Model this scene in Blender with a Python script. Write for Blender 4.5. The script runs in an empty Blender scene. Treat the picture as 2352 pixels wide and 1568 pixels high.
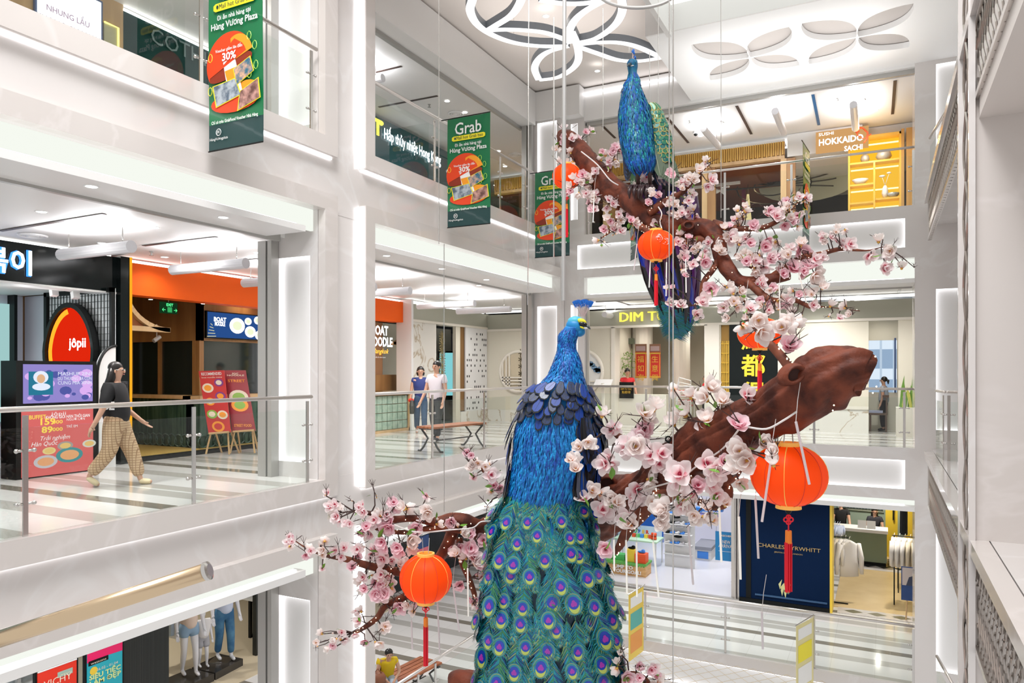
import bpy, bmesh, math, random
from mathutils import Vector, Matrix, noise
sc = bpy.context.scene
col = sc.collection
V = Vector
# ---------------------------------------------------------------- camera (building frame: left wall x=0, back wall y=0)
F, CX, HY = 1683.0, 1176.0, 854.0
CAM = V((6.55, -15.6, 1.42))
YAW = math.asin(0.4522)
cd = bpy.data.cameras.new('camera'); cam = bpy.data.objects.new('camera', cd); col.objects.link(cam)
cam.location = CAM; cam.rotation_euler = (math.pi/2, 0, YAW)
cd.sensor_width = 36; cd.lens = F/2352*36; cd.shift_y = (HY-784)/2352; cd.clip_start = 0.05; cd.clip_end = 200
sc.camera = cam
CR = V((math.cos(YAW), math.sin(YAW), 0)); CD = V((-math.sin(YAW), math.cos(YAW), 0)); UP = V((0, 0, 1))
# ---------------------------------------------------------------- world, lamps, exposure
w = bpy.data.worlds.new('world'); sc.world = w; w.use_nodes = True
w.node_tree.nodes['Background'].inputs[0].default_value = (1.0, 0.985, 0.97, 1)
w.node_tree.nodes['Background'].inputs[1].default_value = 0.72
vs = sc.view_settings
vs.view_transform = 'Standard'; vs.look = 'None'; vs.gamma = 1; vs.use_curve_mapping = False; vs.exposure = 0.15
sc.cycles.max_bounces = 7; sc.cycles.diffuse_bounces = 4; sc.cycles.glossy_bounces = 3; sc.cycles.transmission_bounces = 6
sc.cycles.transparent_max_bounces = 14; sc.cycles.caustics_reflective = False; sc.cycles.caustics_refractive = False
sc.cycles.sample_clamp_indirect = 4
def area(loc, size, power, rot=(0, 0, 0), color=(1, 1, 1), sy=None):
    l = bpy.data.lights.new('area_light', 'AREA'); l.energy = power; l.size = size; l.color = color
    if sy: l.shape = 'RECTANGLE'; l.size_y = sy
    o = bpy.data.objects.new('area_light', l); o.location = loc; o.rotation_euler = rot; col.objects.link(o); return o
def point(loc, power, color=(1, 1, 1), r=.06):
    l = bpy.data.lights.new('point_light', 'POINT'); l.energy = power; l.shadow_soft_size = r; l.color = color
    o = bpy.data.objects.new('point_light', l); o.location = loc; col.objects.link(o); return o
def spot(loc, power, ang=150, color=(1, 1, 1), r=.06, rot=(0, 0, 0)):
    l = bpy.data.lights.new('spot_light', 'SPOT'); l.energy = power; l.shadow_soft_size = r; l.color = color
    l.spot_size = math.radians(ang); l.spot_blend = 1
    o = bpy.data.objects.new('spot_light', l); o.location = loc; o.rotation_euler = rot; col.objects.link(o); return o
# added area lights, unseen high above the camera, to brighten the sculpture
area((5.2, -14.8, 11.5), 3.5, 820, (math.radians(28), 0, YAW))
area((3.6, -12.2, 11.2), 3.5, 420, (math.radians(18), 0, YAW))
# ---------------------------------------------------------------- pixel -> building helpers
def ray(u, v): return CD + CR*((u-CX)/F) - UP*((v-HY)/F)
def cp(u, v, Y): return CAM + ray(u, v)*Y
def PX(u, v, x): r = ray(u, v); return CAM + r*((x-CAM.x)/r.x)
def PY(u, v, y): r = ray(u, v); return CAM + r*((y-CAM.y)/r.y)
def PZ(u, v, z): r = ray(u, v); return CAM + r*((z-CAM.z)/r.z)
# ---------------------------------------------------------------- materials
_m = {}
def mat(name, c=(.8, .8, .8), rough=.5, metal=0, emit=0, ec=None, spec=.5, bump=None, var=None, coat=0, alpha=1, trans=0):
    """bump=(scale,strength), var=(color2, scale, stretch xyz)"""
    if name in _m: return _m[name]
    m = bpy.data.materials.new(name); m.use_nodes = True; nt = m.node_tree; b = nt.nodes['Principled BSDF']
    b.inputs['Base Color'].default_value = (*c, 1); b.inputs['Roughness'].default_value = rough
    b.inputs['Metallic'].default_value = metal; b.inputs['Specular IOR Level'].default_value = spec
    b.inputs['Coat Weight'].default_value = coat
    if emit:
        b.inputs['Emission Color'].default_value = (*(ec or c), 1); b.inputs['Emission Strength'].default_value = emit
    if bump or var:
        tc = nt.nodes.new('ShaderNodeTexCoord')
    if var:
        mp = nt.nodes.new('ShaderNodeMapping'); mp.inputs['Scale'].default_value = var[2] if len(var) > 2 else (1, 1, 1)
        n = nt.nodes.new('ShaderNodeTexNoise'); n.inputs['Scale'].default_value = var[1]; n.inputs['Detail'].default_value = 5
        cr = nt.nodes.new('ShaderNodeValToRGB'); cr.color_ramp.elements[0].position = .38; cr.color_ramp.elements[1].position = .62
        cr.color_ramp.elements[0].color = (*c, 1); cr.color_ramp.elements[1].color = (*var[0], 1)
        nt.links.new(tc.outputs['Object'], mp.inputs[0]); nt.links.new(mp.outputs[0], n.inputs['Vector'])
        nt.links.new(n.outputs['Fac'], cr.inputs[0]); nt.links.new(cr.outputs[0], b.inputs['Base Color'])
    if bump:
        n2 = nt.nodes.new('ShaderNodeTexNoise'); n2.inputs['Scale'].default_value = bump[0]; n2.inputs['Detail'].default_value = 6
        mp2 = nt.nodes.new('ShaderNodeMapping')
        if len(bump) > 2: mp2.inputs['Scale'].default_value = bump[2]
        nt.links.new(tc.outputs['Object'], mp2.inputs[0]); nt.links.new(mp2.outputs[0], n2.inputs['Vector'])
        bn = nt.nodes.new('ShaderNodeBump'); bn.inputs['Strength'].default_value = bump[1]; bn.inputs['Distance'].default_value = .02
        nt.links.new(n2.outputs['Fac'], bn.inputs['Height']); nt.links.new(bn.outputs[0], b.inputs['Normal'])
    if trans:
        t = nt.nodes.new('ShaderNodeBsdfTranslucent'); t.inputs[0].default_value = (*c, 1)
        mx = nt.nodes.new('ShaderNodeMixShader'); mx.inputs[0].default_value = trans
        nt.links.new(b.outputs[0], mx.inputs[1]); nt.links.new(t.outputs[0], mx.inputs[2])
        nt.links.new(mx.outputs[0], nt.nodes['Material Output'].inputs[0])
    _m[name] = m; return m
def emat(name, c, s):
    if name in _m: return _m[name]
    m = bpy.data.materials.new(name); m.use_nodes = True; nt = m.node_tree; nt.nodes.clear()
    e = nt.nodes.new('ShaderNodeEmission'); e.inputs[0].default_value = (*c, 1); e.inputs[1].default_value = s
    o = nt.nodes.new('ShaderNodeOutputMaterial'); nt.links.new(e.outputs[0], o.inputs[0]); _m[name] = m; return m
def glassmat(name, tint=(.955, .98, .968), ior=1.5, boost=1.0):
    if name in _m: return _m[name]
    m = bpy.data.materials.new(name); m.use_nodes = True; nt = m.node_tree; nt.nodes.clear()
    t = nt.nodes.new('ShaderNodeBsdfTransparent'); t.inputs[0].default_value = (*tint, 1)
    g = nt.nodes.new('ShaderNodeBsdfGlossy'); g.inputs['Roughness'].default_value = .02
    f = nt.nodes.new('ShaderNodeFresnel'); f.inputs[0].default_value = ior
    mx = nt.nodes.new('ShaderNodeMixShader'); o = nt.nodes.new('ShaderNodeOutputMaterial')
    ml = nt.nodes.new('ShaderNodeMath'); ml.operation = 'MULTIPLY'; ml.inputs[1].default_value = boost
    ge = nt.nodes.new('ShaderNodeNewGeometry'); sb = nt.nodes.new('ShaderNodeMath'); sb.operation = 'SUBTRACT'; sb.inputs[0].default_value = 1
    nt.links.new(ge.outputs['Backfacing'], sb.inputs[1]); m2 = nt.nodes.new('ShaderNodeMath'); m2.operation = 'MULTIPLY'
    nt.links.new(f.outputs[0], ml.inputs[0]); nt.links.new(ml.outputs[0], m2.inputs[0]); nt.links.new(sb.outputs[0], m2.inputs[1]); nt.links.new(m2.outputs[0], mx.inputs[0])
    nt.links.new(t.outputs[0], mx.inputs[1]); nt.links.new(g.outputs[0], mx.inputs[2]); nt.links.new(mx.outputs[0], o.inputs[0])
    _m[name] = m; return m
def stripefloor(name, tile, stripes, period, grout=.9, rough=.1):
    """stripes: list of (start, end, color) inside one period along y"""
    m = bpy.data.materials.new(name); m.use_nodes = True; nt = m.node_tree; b = nt.nodes['Principled BSDF']
    tc = nt.nodes.new('ShaderNodeNewGeometry'); sx = nt.nodes.new('ShaderNodeSeparateXYZ'); nt.links.new(tc.outputs['Position'], sx.inputs[0])
    d = nt.nodes.new('ShaderNodeMath'); d.operation = 'DIVIDE'; d.inputs[1].default_value = period; nt.links.new(sx.outputs[1], d.inputs[0])
    a = nt.nodes.new('ShaderNodeMath'); a.operation = 'ADD'; a.inputs[1].default_value = 50; nt.links.new(d.outputs[0], a.inputs[0])
    fr = nt.nodes.new('ShaderNodeMath'); fr.operation = 'FRACT'; nt.links.new(a.outputs[0], fr.inputs[0])
    cr = nt.nodes.new('ShaderNodeValToRGB'); cr.color_ramp.interpolation = 'CONSTANT'; el = cr.color_ramp.elements
    el[0].position = 0; el[0].color = (*tile, 1)
    first = True
    for s, e, c in stripes:
        if first: k = el[1]; k.position = s; first = False
        else: k = el.new(s)
        k.color = (*c, 1); k2 = el.new(e); k2.color = (*tile, 1)
    nt.links.new(fr.outputs[0], cr.inputs[0])
    br = nt.nodes.new('ShaderNodeTexBrick'); br.inputs['Scale'].default_value = 1; br.inputs['Mortar Size'].default_value = .003
    br.inputs['Brick Width'].default_value = .8; br.inputs['Row Height'].default_value = .8; br.offset = 0
    br.inputs['Color1'].default_value = (1, 1, 1, 1); br.inputs['Color2'].default_value = (.97, .965, .96, 1); br.inputs['Mortar'].default_value = (grout*.85, grout*.84, grout*.83, 1)
    nt.links.new(tc.outputs['Position'], br.inputs['Vector'])
    mx = nt.nodes.new('ShaderNodeMix'); mx.data_type = 'RGBA'; mx.blend_type = 'MULTIPLY'; mx.inputs[0].default_value = 1
    nt.links.new(cr.outputs[0], mx.inputs[6]); nt.links.new(br.outputs[0], mx.inputs[7]); nt.links.new(mx.outputs[2], b.inputs['Base Color'])
    b.inputs['Roughness'].default_value = rough; _m[name] = m; return m
def veined(name, base, vein, scale=1.2, rough=.12, thr=.035, sp=.5):
    m = bpy.data.materials.new(name); m.use_nodes = True; nt = m.node_tree; b = nt.nodes['Principled BSDF']
    g = nt.nodes.new('ShaderNodeNewGeometry'); n = nt.nodes.new('ShaderNodeTexNoise'); n.inputs['Scale'].default_value = scale
    n.inputs['Detail'].default_value = 5; n.inputs['Distortion'].default_value = 1.2; nt.links.new(g.outputs['Position'], n.inputs['Vector'])
    s = nt.nodes.new('ShaderNodeMath'); s.operation = 'SUBTRACT'; s.inputs[1].default_value = .5; nt.links.new(n.outputs['Fac'], s.inputs[0])
    ab = nt.nodes.new('ShaderNodeMath'); ab.operation = 'ABSOLUTE'; nt.links.new(s.outputs[0], ab.inputs[0])
    cr = nt.nodes.new('ShaderNodeValToRGB'); cr.color_ramp.elements[0].position = 0; cr.color_ramp.elements[0].color = (*vein, 1)
    cr.color_ramp.elements[1].position = thr; cr.color_ramp.elements[1].color = (*base, 1)
    nt.links.new(ab.outputs[0], cr.inputs[0]); nt.links.new(cr.outputs[0], b.inputs['Base Color'])
    b.inputs['Roughness'].default_value = rough; b.inputs['Specular IOR Level'].default_value = sp; _m[name] = m; return m
# ---------------------------------------------------------------- mesh builder
class MB:
    def __init__(s): s.v = []; s.f = []; s.mi = []; s.uv = {}
    def poly(s, pts, mi=0):
        n = len(s.v); s.v += [tuple(p) for p in pts]; s.f.append(tuple(range(n, n+len(pts)))); s.mi.append(mi)
    def box(s, x0, x1, y0, y1, z0, z1, mi=0):
        x0, x1 = min(x0, x1), max(x0, x1); y0, y1 = min(y0, y1), max(y0, y1); z0, z1 = min(z0, z1), max(z0, z1)
        n = len(s.v)
        s.v += [(x0, y0, z0), (x1, y0, z0), (x1, y1, z0), (x0, y1, z0), (x0, y0, z1), (x1, y0, z1), (x1, y1, z1), (x0, y1, z1)]
        for f in ((0, 3, 2, 1), (4, 5, 6, 7), (0, 1, 5, 4), (1, 2, 6, 5), (2, 3, 7, 6), (3, 0, 4, 7)):
            s.f.append(tuple(n+i for i in f)); s.mi.append(mi)
        return s
    def obox(s, c, a, b, d, mi=0):
        """box at centre c with half axes a, b, d (vectors)"""
        n = len(s.v); c = V(c); a = V(a); b = V(b); d = V(d)
        for k in (-1, 1):
            for i, j in ((-1, -1), (1, -1), (1, 1), (-1, 1)): s.v.append(tuple(c+a*i+b*j+d*k))
        fl = a.cross(b).dot(d) < 0
        for f in ((0, 3, 2, 1), (4, 5, 6, 7), (0, 1, 5, 4), (1, 2, 6, 5), (2, 3, 7, 6), (3, 0, 4, 7)):
            s.f.append(tuple(n+i for i in (reversed(f) if fl else f))); s.mi.append(mi)
        return s
    def prism(s, pts, d, mi=0, side=None):
        """polygon pts extruded by vector d"""
        pts = [V(p) for p in pts]; d = V(d); n = len(s.v); k = len(pts)
        s.v += [tuple(p) for p in pts] + [tuple(p+d) for p in pts]
        s.f.append(tuple(range(n, n+k))); s.mi.append(mi); s.f.append(tuple(range(n+2*k-1, n+k-1, -1))); s.mi.append(mi)
        for i in range(k):
            j = (i+1) % k; s.f.append((n+i, n+k+i, n+k+j, n+j)); s.mi.append(mi if side is None else side)
        return s
    def tube(s, path, r, n=8, mi=0, cap=True, ell=None, jit=0, seed=0):
        path = [V(p) for p in path]; k = len(path)
        if not hasattr(r, '__len__'): r = [r]*k
        rnd = random.Random(seed); base = len(s.v); up = None
        for i, p in enumerate(path):
            t = (path[min(i+1, k-1)]-path[max(i-1, 0)]).normalized()
            if up is None:
                up = V((0, 0, 1)) if abs(t.z) < .9 else V((1, 0, 0))
            a = (up - t*up.dot(t))
            if a.length < 1e-5: a = V((1, 0, 0)) - t*t.x
            a.normalize(); up = a; b = t.cross(a)
            for j in range(n):
                q = 2*math.pi*j/n; rr = r[i]*(1+(rnd.random()-.5)*jit)
                s.v.append(tuple(p + a*math.cos(q)*rr*(ell or 1) + b*math.sin(q)*rr))
        for i in range(k-1):
            for j in range(n):
                a0 = base+i*n+j; a1 = base+i*n+(j+1) % n
                s.f.append((a0, a1, a1+n, a0+n)); s.mi.append(mi)
        if cap:
            s.f.append(tuple(base+j for j in reversed(range(n)))); s.mi.append(mi)
            s.f.append(tuple(base+(k-1)*n+j for j in range(n))); s.mi.append(mi)
        return s
    def lathe(s, prof, n=16, c=(0, 0, 0), mi=0, axis='z'):
        base = len(s.v); c = V(c)
        for r, z in prof:
            for j in range(n):
                q = 2*math.pi*j/n
                p = V((r*math.cos(q), r*math.sin(q), z))
                if axis == 'y': p = V((p.x, p.z, p.y))
                if axis == 'x': p = V((p.z, p.x, p.y))
                s.v.append(tuple(c+p))
        for i in range(len(prof)-1):
            m = mi[i] if hasattr(mi, '__len__') else mi
            for j in range(n):
                a0 = base+i*n+j; a1 = base+i*n+(j+1) % n; s.f.append((a0, a1, a1+n, a0+n)); s.mi.append(m)
        return s
    def ball(s, c, rx, ry=None, rz=None, n=12, m=8, mi=0, M=None):
        ry = ry or rx; rz = rz or rx; base = len(s.v); c = V(c)
        for i in range(m+1):
            a = math.pi*i/m
            for j in range(n):
                q = 2*math.pi*j/n; p = V((rx*math.sin(a)*math.cos(q), ry*math.sin(a)*math.sin(q), rz*math.cos(a)))
                s.v.append(tuple(c+(M@p if M else p)))
        for i in range(m):
            for j in range(n):
                a0 = base+i*n+j; a1 = base+i*n+(j+1) % n; s.f.append((a0, a0+n, a1+n, a1)); s.mi.append(mi)
        return s
    def rings(s, secs, n=20, mi=0, cap=True):
        """secs: list of (centre, axis_a, axis_b) ellipses"""
        base = len(s.v)
        for c, a, b in secs:
            for j in range(n):
                q = 2*math.pi*j/n; s.v.append(tuple(V(c)+V(a)*math.cos(q)+V(b)*math.sin(q)))
        for i in range(len(secs)-1):
            for j in range(n):
                a0 = base+i*n+j; a1 = base+i*n+(j+1) % n; s.f.append((a0, a1, a1+n, a0+n)); s.mi.append(mi)
        if cap:
            s.f.append(tuple(base+j for j in reversed(range(n)))); s.mi.append(mi)
            k = len(secs)-1; s.f.append(tuple(base+k*n+j for j in range(n))); s.mi.append(mi)
        return s
    def build(s, name, mats, parent=None, smooth=False, local=False, loc=None):
        me = bpy.data.meshes.new(name)
        off = V((0, 0, 0))
        if parent is not None and not local:
            off = wloc(parent)
        if loc is not None: off = V(loc)
        me.from_pydata([tuple(V(p)-off) for p in s.v], [], s.f)
        if not isinstance(mats, (list, tuple)): mats = [mats]
        for m in mats: me.materials.append(m)
        if len(mats) > 1: me.polygons.foreach_set('material_index', s.mi)
        if smooth: me.polygons.foreach_set('use_smooth', [True]*len(me.polygons))
        me.update()
        o = bpy.data.objects.new(name, me); col.objects.link(o)
        if parent is not None: o.parent = parent
        if loc is not None: o.location = V(loc) - (wloc(parent) if parent is not None else V((0, 0, 0)))
        return o
def wloc(o):
    l = V(o.location)
    while o.parent: o = o.parent; l += V(o.location)
    return l
def tag(o, label, cat, group=None, kind=None):
    o['label'] = label; o['category'] = cat
    if group: o['group'] = group
    if kind: o['kind'] = kind
    return o
def thing(name, label, cat, loc=(0, 0, 0), group=None, kind=None, rz=0):
    o = bpy.data.objects.new(name, None); o.empty_display_size = .1; col.objects.link(o); o.location = loc; o.rotation_euler = (0, 0, rz)
    return tag(o, label, cat, group, kind)
def struct(name, b, m):
    o = b.build(name, m); o['kind'] = 'structure'; return o
def copytree(o, parent=None):
    c = o.copy(); col.objects.link(c); c.parent = parent
    for ch in list(o.children): copytree(ch, c)
    return c
def text(s, origin, right, up, h, m, parent, name='lettering', ext=.004, align='CENTER', bold=0, width=None, shear=0):
    """text standing on origin (world), right/up unit vectors, letter height h"""
    cu = bpy.data.curves.new('t', 'FONT'); cu.body = s; cu.size = 1; cu.extrude = 0; cu.resolution_u = 2; cu.align_x = align
    cu.offset = bold; cu.shear = shear
    o = bpy.data.objects.new('t', cu); col.objects.link(o)
    dg = bpy.context.evaluated_depsgraph_get(); dg.update()
    me = bpy.data.meshes.new_from_object(o.evaluated_get(dg)); bpy.data.objects.remove(o); bpy.data.curves.remove(cu)
    r = V(right).normalized(); u = V(up).normalized(); nrm = r.cross(u)
    sy = h/.73; sx = sy
    if width and len(me.vertices):
        xs = [v.co.x for v in me.vertices]; sx = width/max(1e-6, max(xs)-min(xs))
    off = wloc(parent) if parent is not None else V((0, 0, 0))
    for v in me.vertices: v.co = V(origin) + r*(v.co.x*sx) + u*(v.co.y*sy) + nrm*ext - off
    me.materials.clear(); me.materials.append(m); me.name = name
    ob = bpy.data.objects.new(name, me); col.objects.link(ob)
    if parent is not None: ob.parent = parent
    return ob
def cells(b, axis, p, d, a0, a1, z0, z1, holes, mi=0):
    """wall cladding in plane axis=p..p+d spanning a0..a1, z0..z1 with rectangular holes"""
    A = sorted({a0, a1} | {h[0] for h in holes} | {h[1] for h in holes}); Z = sorted({z0, z1} | {h[2] for h in holes} | {h[3] for h in holes})
    A = [a for a in A if a0 <= a <= a1]; Z = [z for z in Z if z0 <= z <= z1]
    for i in range(len(A)-1):
        run = None
        for j in range(len(Z)-1):
            ca = (A[i]+A[i+1])/2; cz = (Z[j]+Z[j+1])/2
            if any(h[0] < ca < h[1] and h[2] < cz < h[3] for h in holes): continue
            if axis == 'y': b.box(A[i], A[i+1], p, p+d, Z[j], Z[j+1], mi)
            else: b.box(p, p+d, A[i], A[i+1], Z[j], Z[j+1], mi)
MARBLE = veined('marble', (.625, .58, .555), (.67, .625, .605), .55, .12, .03)
MARBLE2 = veined('marble_light', (.665, .63, .615), (.70, .675, .665), .5, .12, .03)
PAINT = mat('white_paint', (.77, .76, .75), .5)
BEIGE = mat('ceiling_paint', (.76, .725, .70), .6)
LED = emat('led_strip', (1, .985, 1.0), 4.2)
LEDS = emat('led_soft', (1, .98, 1.0), 2.1)
TROUGH = emat('cove_glow', (.965, 1.0, .92), .86)  # glow put into the cove wall itself, in place of strip light on it
STEEL = mat('steel', (.62, .60, .58), .22, 1)
SATIN = mat('satin_steel', (.72, .68, .65), .32, 1)
GREYM = mat('grey_metal', (.42, .41, .39), .4, .3)
GLASS = glassmat('clear_glass')
DARKGLASS = mat('dark_glass', (.012, .02, .02), .06, 0, spec=.6)
FLOOR = stripefloor('striped_floor', (.78, .765, .75), [(.0, .10, (.50, .475, .44)), (.33, .45, (.52, .50, .47)), (.63, .72, (.24, .215, .18)), (.86, .98, (.5, .48, .45))], 2.4)
BLACK = mat('black', (.006, .007, .007), .4, spec=.2)
area((1.4, -3.6, 7.36), 2.6, 16, (math.pi, 0, 0), (1, .94, .90))  # added upward light over the pendant, brightens the atrium ceiling
# ================================================================ THE SETTING
ZL = {1: -4.45, 2: 0.0, 3: 4.54}
H3 = 7.757
# floors (slabs)
for n, z in ZL.items():
    b = MB(); b.box(-14, -.13, -18, 14, z-.4, z); b.box(-.13, 9.5, .1, 14, z-.4, z); struct('floor', b, [FLOOR])
    if n > 1:
        o1 = 1.30 if n == 3 else 1.17
        b = MB(); b.box(-14, -.71, -18, 14, z-o1, z-o1+.08); b.box(-.71, 9.5, .75, 14, z-o1, z-o1+.08); struct('ceiling', b, PAINT)
b = MB(); b.box(-14, -.9, -18, 14, 7.13, 7.2); b.box(-.9, 9.5, .5, 14, 7.13, 7.2); struct('ceiling', b, PAINT)
b = MB(); b.box(7.35, 13, -8.3, 0, -.4, 0); b.box(7.35, 13, -8.3, 0, 4.14, 4.54); struct('floor', b, [MARBLE2])
# ---- left facade
bb = MB(); fr = MB(); led = MB(); cov = MB(); sof = MB(); tr = MB()
for n, z in ZL.items():
    bb.box(-.5, -.12, -18, -7.27, z-.97, z-.005); bb.box(-.5, -.12, -7.27, 0, z-.97, z-.005)
    for ya, yb in ((-18, -7.86), (-7.26, 0)):
        fr.box(-.12, 0, ya, yb, z-.235, z)
        fr.box(-.12, 0, ya, yb, z-.97, z-.755)
        led.box(-.119, -.095, ya+.02, yb-.01, z-.255, z-.236)
    # soffit box and luminous cove of the level below
    if n > 1:
        for ya, yb in ((-18, -8.46), (-7.05, -.55)):
            o1, o2 = (1.33, 1.255) if n == 3 else (1.19, 1.10)
            sof.box(-.70, -.02, ya, yb, z-o1, z-o2)
            led.box(-.14, -.08, ya+.1, yb-.1, z-o2+.001, z-o2+.02)
        for ya, yb in ((-18, -8.12), (-7.04, -.26)):
            cov.box(-.25, -.2, ya, yb, z-1.25, z-.95)
        o3 = o1+.03; tr.box(-.76, -.70, -18, -8.2, z-o3, z-o3+.14); tr.box(-.76, -.70, -7.0, -.3, z-o3, z-o3+.14)
fr.box(-.12, 0, -7.26, -7.05, 4.54, H3); fr.box(-.12, 0, -8.11, -7.86, 4.54, H3)
for z0, z1 in ((0, 3.57), (-4.45, -.97)):
    fr.box(-.12, 0, -7.26, -7.05, z0, z1); fr.box(-.12, 0, -8.11, -7.86, z0, z1)
for z0, z1 in ((-.235, 3.785), (-4.685, -.755), (4.3, H3)):
    led.box(-.119, -.03, -7.272, -7.261, z0+.02, z1-.02)
struct('wall_left', bb, MARBLE2); struct('trim_1', fr, MARBLE); struct('trim_2', led, LED); struct('trim_3', cov, TROUGH)
struct('ceiling', sof, PAINT); struct('trim_4', tr, GREYM)
# column between the bays, with its recessed light panels
GX1 = PY(622, 800, -8.11).x; GX2 = PY(1222, 800, -.25).x
b = MB(); b.box(GX1, -.125, -8.0, -7.055, -6, H3)
cl = MB(); lp = MB(); ls = MB()
for (v0, v1) in ((590, 1060), (-1400, -60), (1372, 1900)):
    x0 = PY(640, 800, -8.11).x; x1 = PY(712, 800, -8.11).x
    za = PY(676, v1, -8.11).z; zb = PY(676, v0, -8.11).z
    if v0 == -1400: za, zb = 4.72, 7.2
    if v0 == 1372: za = -4.3
    cells(cl, 'y', -8.11, .1, GX1, -.13, {590: -.1, -1400: 4.5, 1372: -5}[v0], {590: 4.4, -1400: H3, 1372: -.2}[v0], [(x0, x1, za, zb)])
    lp.box(x0, x1, -8.03, -8.0, za, zb)
    ls.box(x0, x0+.012, -8.1, -8.03, za, zb); ls.box(x1-.012, x1, -8.1, -8.03, za, zb); ls.box(x0, x1, -8.1, -8.03, zb-.012, zb); ls.box(x0, x1, -8.1, -8.03, za, za+.012)
# corner column faces (seen through bay two) and back jamb
b.box(GX2, -.004, -.14, .35, -6, H3)
for (v0, v1, zz0, zz1) in ((703, 1000, -.1, 4.4), (280, 470, 4.4, H3), (1250, 1500, -5, -.1)):
    x0 = PY(1234, 800, -.25).x; x1 = PY(1279, 800, -.25).x
    za = PY(1256, v1, -.25).z; zb = PY(1256, v0, -.25).z
    cells(cl, 'y', -.25, .1, GX2, -.004, zz0, zz1, [(x0, x1, za, zb)])
    lp.box(x0, x1, -.17, -.14, za, zb)
    ls.box(x0, x0+.012, -.24, -.17, za, zb); ls.box(x1-.012, x1, -.24, -.17, za, zb); ls.box(x0, x1, -.24, -.17, zb-.012, zb); ls.box(x0, x1, -.24, -.17, za, za+.012)
# ---- back facade
YB = 0.0
sl = MB()
for n, z in ZL.items():
    hx0, hx1 = .313, 6.912
    cells(sl, 'y', 0, .1, 0, 7.07, z-.98, z, [(hx0, hx1, z-.78, z-.235)])
    lp.box(hx0, hx1, .08, .1, z-.78, z-.235)
    sl.box(0, 7.07, .1, .5, z-.98, z-.002)
    ls.box(hx0, hx1, .012, .08, z-.247, z-.235); ls.box(hx0, hx1, .012, .08, z-.78, z-.768); ls.box(hx0, hx0+.012, .012, .08, z-.78, z-.235); ls.box(hx1-.012, hx1, .012, .08, z-.78, z-.235)
for z0, z1, zz0, zz1, sp in ((-.0, 3.56, .35, 2.95, 1), (4.54, H3, 4.9, 7.1, 2), (-4.45, -.98, -4.1, -1.5, 0)):
    cells(cl, 'y', 0, .1, 0, .48, z0, z1, [(.15, .32, zz0, zz1)]); lp.box(.15, .32, .08, .1, zz0, zz1)
    for q in ((.15, .16), (.31, .32)): ls.box(q[0], q[1], .012, .08, zz0, zz1)
    cells(cl, 'y', 0, .1, 7.07, 9.2, z0, z1, [(7.415, 8.3, zz0, zz1)]); lp.box(7.415, 8.3, .08, .1, zz0, zz1)
    for q in ((7.415, 7.427), (8.288, 8.3)): ls.box(q[0], q[1], .012, .08, zz0, zz1)
    ls.box(7.415, 8.3, .012, .08, zz1-.012, zz1); ls.box(7.415, 8.3, .012, .08, zz0, zz0+.012)
b.box(0, .48, .1, .35, -6, H3); b.box(7.07, 9.2, .1, 1.2, -6, H3)
cl.box(7.07, 9.2, 0, .1, -.98, 0); cl.box(7.07, 9.2, 0, .1, 3.56, 4.54)
struct('wall_left', b, MARBLE2); struct('wall_back', cl, MARBLE2); struct('wall_back', sl, MARBLE2)
struct('trim_5', lp, PAINT); struct('trim_6', ls, LEDS)
sof = MB(); cov = MB(); tr = MB(); led = MB()
for n, z in ZL.items():
    if n > 1:
        o1, o2 = (1.45, 1.37) if n == 3 else (1.19, 1.10)
        sof.box(.48, 7.07, -.02, .70, z-o1, z-o2); cov.box(.48, 7.07, .2, .25, z-o2, z-.98)
        tr.box(.5, 7.05, .70, .76, z-o1-.03, z-o1+.15); led.box(.6, 6.9, .08, .14, z-o2+.001, z-o2+.02)
struct('ceiling', sof, PAINT); struct('trim_7', cov, TROUGH); struct('trim_8', led, LED)
# L3 head beams and upper ceiling
b = MB(); b.box(-.95, -.6, -18, -.3, 7.1, H3+.1); b.box(.48, 7.07, 0, .4, 7.12, H3+.1); b.box(-.95, .48, -.3, 0, 7.2, H3+.1)
struct('ceiling', b, PAINT)
tr.box(-1.0, -.93, -18, -.3, 7.03, 7.16); tr.box(.46, 7.07, .10, .16, 7.03, 7.12)
tr.box(.44, .5, .1, .2, 4.54, 7.1); tr.box(.46, .52, .1, .2, 0, 3.1)
for y, za, zb in ((-8.25, 0, 3.2), (-8.25, -4.45, -1.3), (-8.25, 4.54, 7.1)):
    q = [PY(u, 800, y).x for u in (592, 610, 614, 623)]; tr.box(q[0], q[1], y, y+.13, za, zb); tr.box(q[2], q[3], y, y+.13, za, zb)
for za, zb in ((0, 3.2), (4.54, 7.1)):
    q = [PY(u, 800, -.38).x for u in (1198, 1209, 1212, 1221)]; tr.box(q[0], q[1], -.38, -.26, za, zb); tr.box(q[2], q[3], -.38, -.26, za, zb)
struct('trim_9', tr, GREYM)
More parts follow.
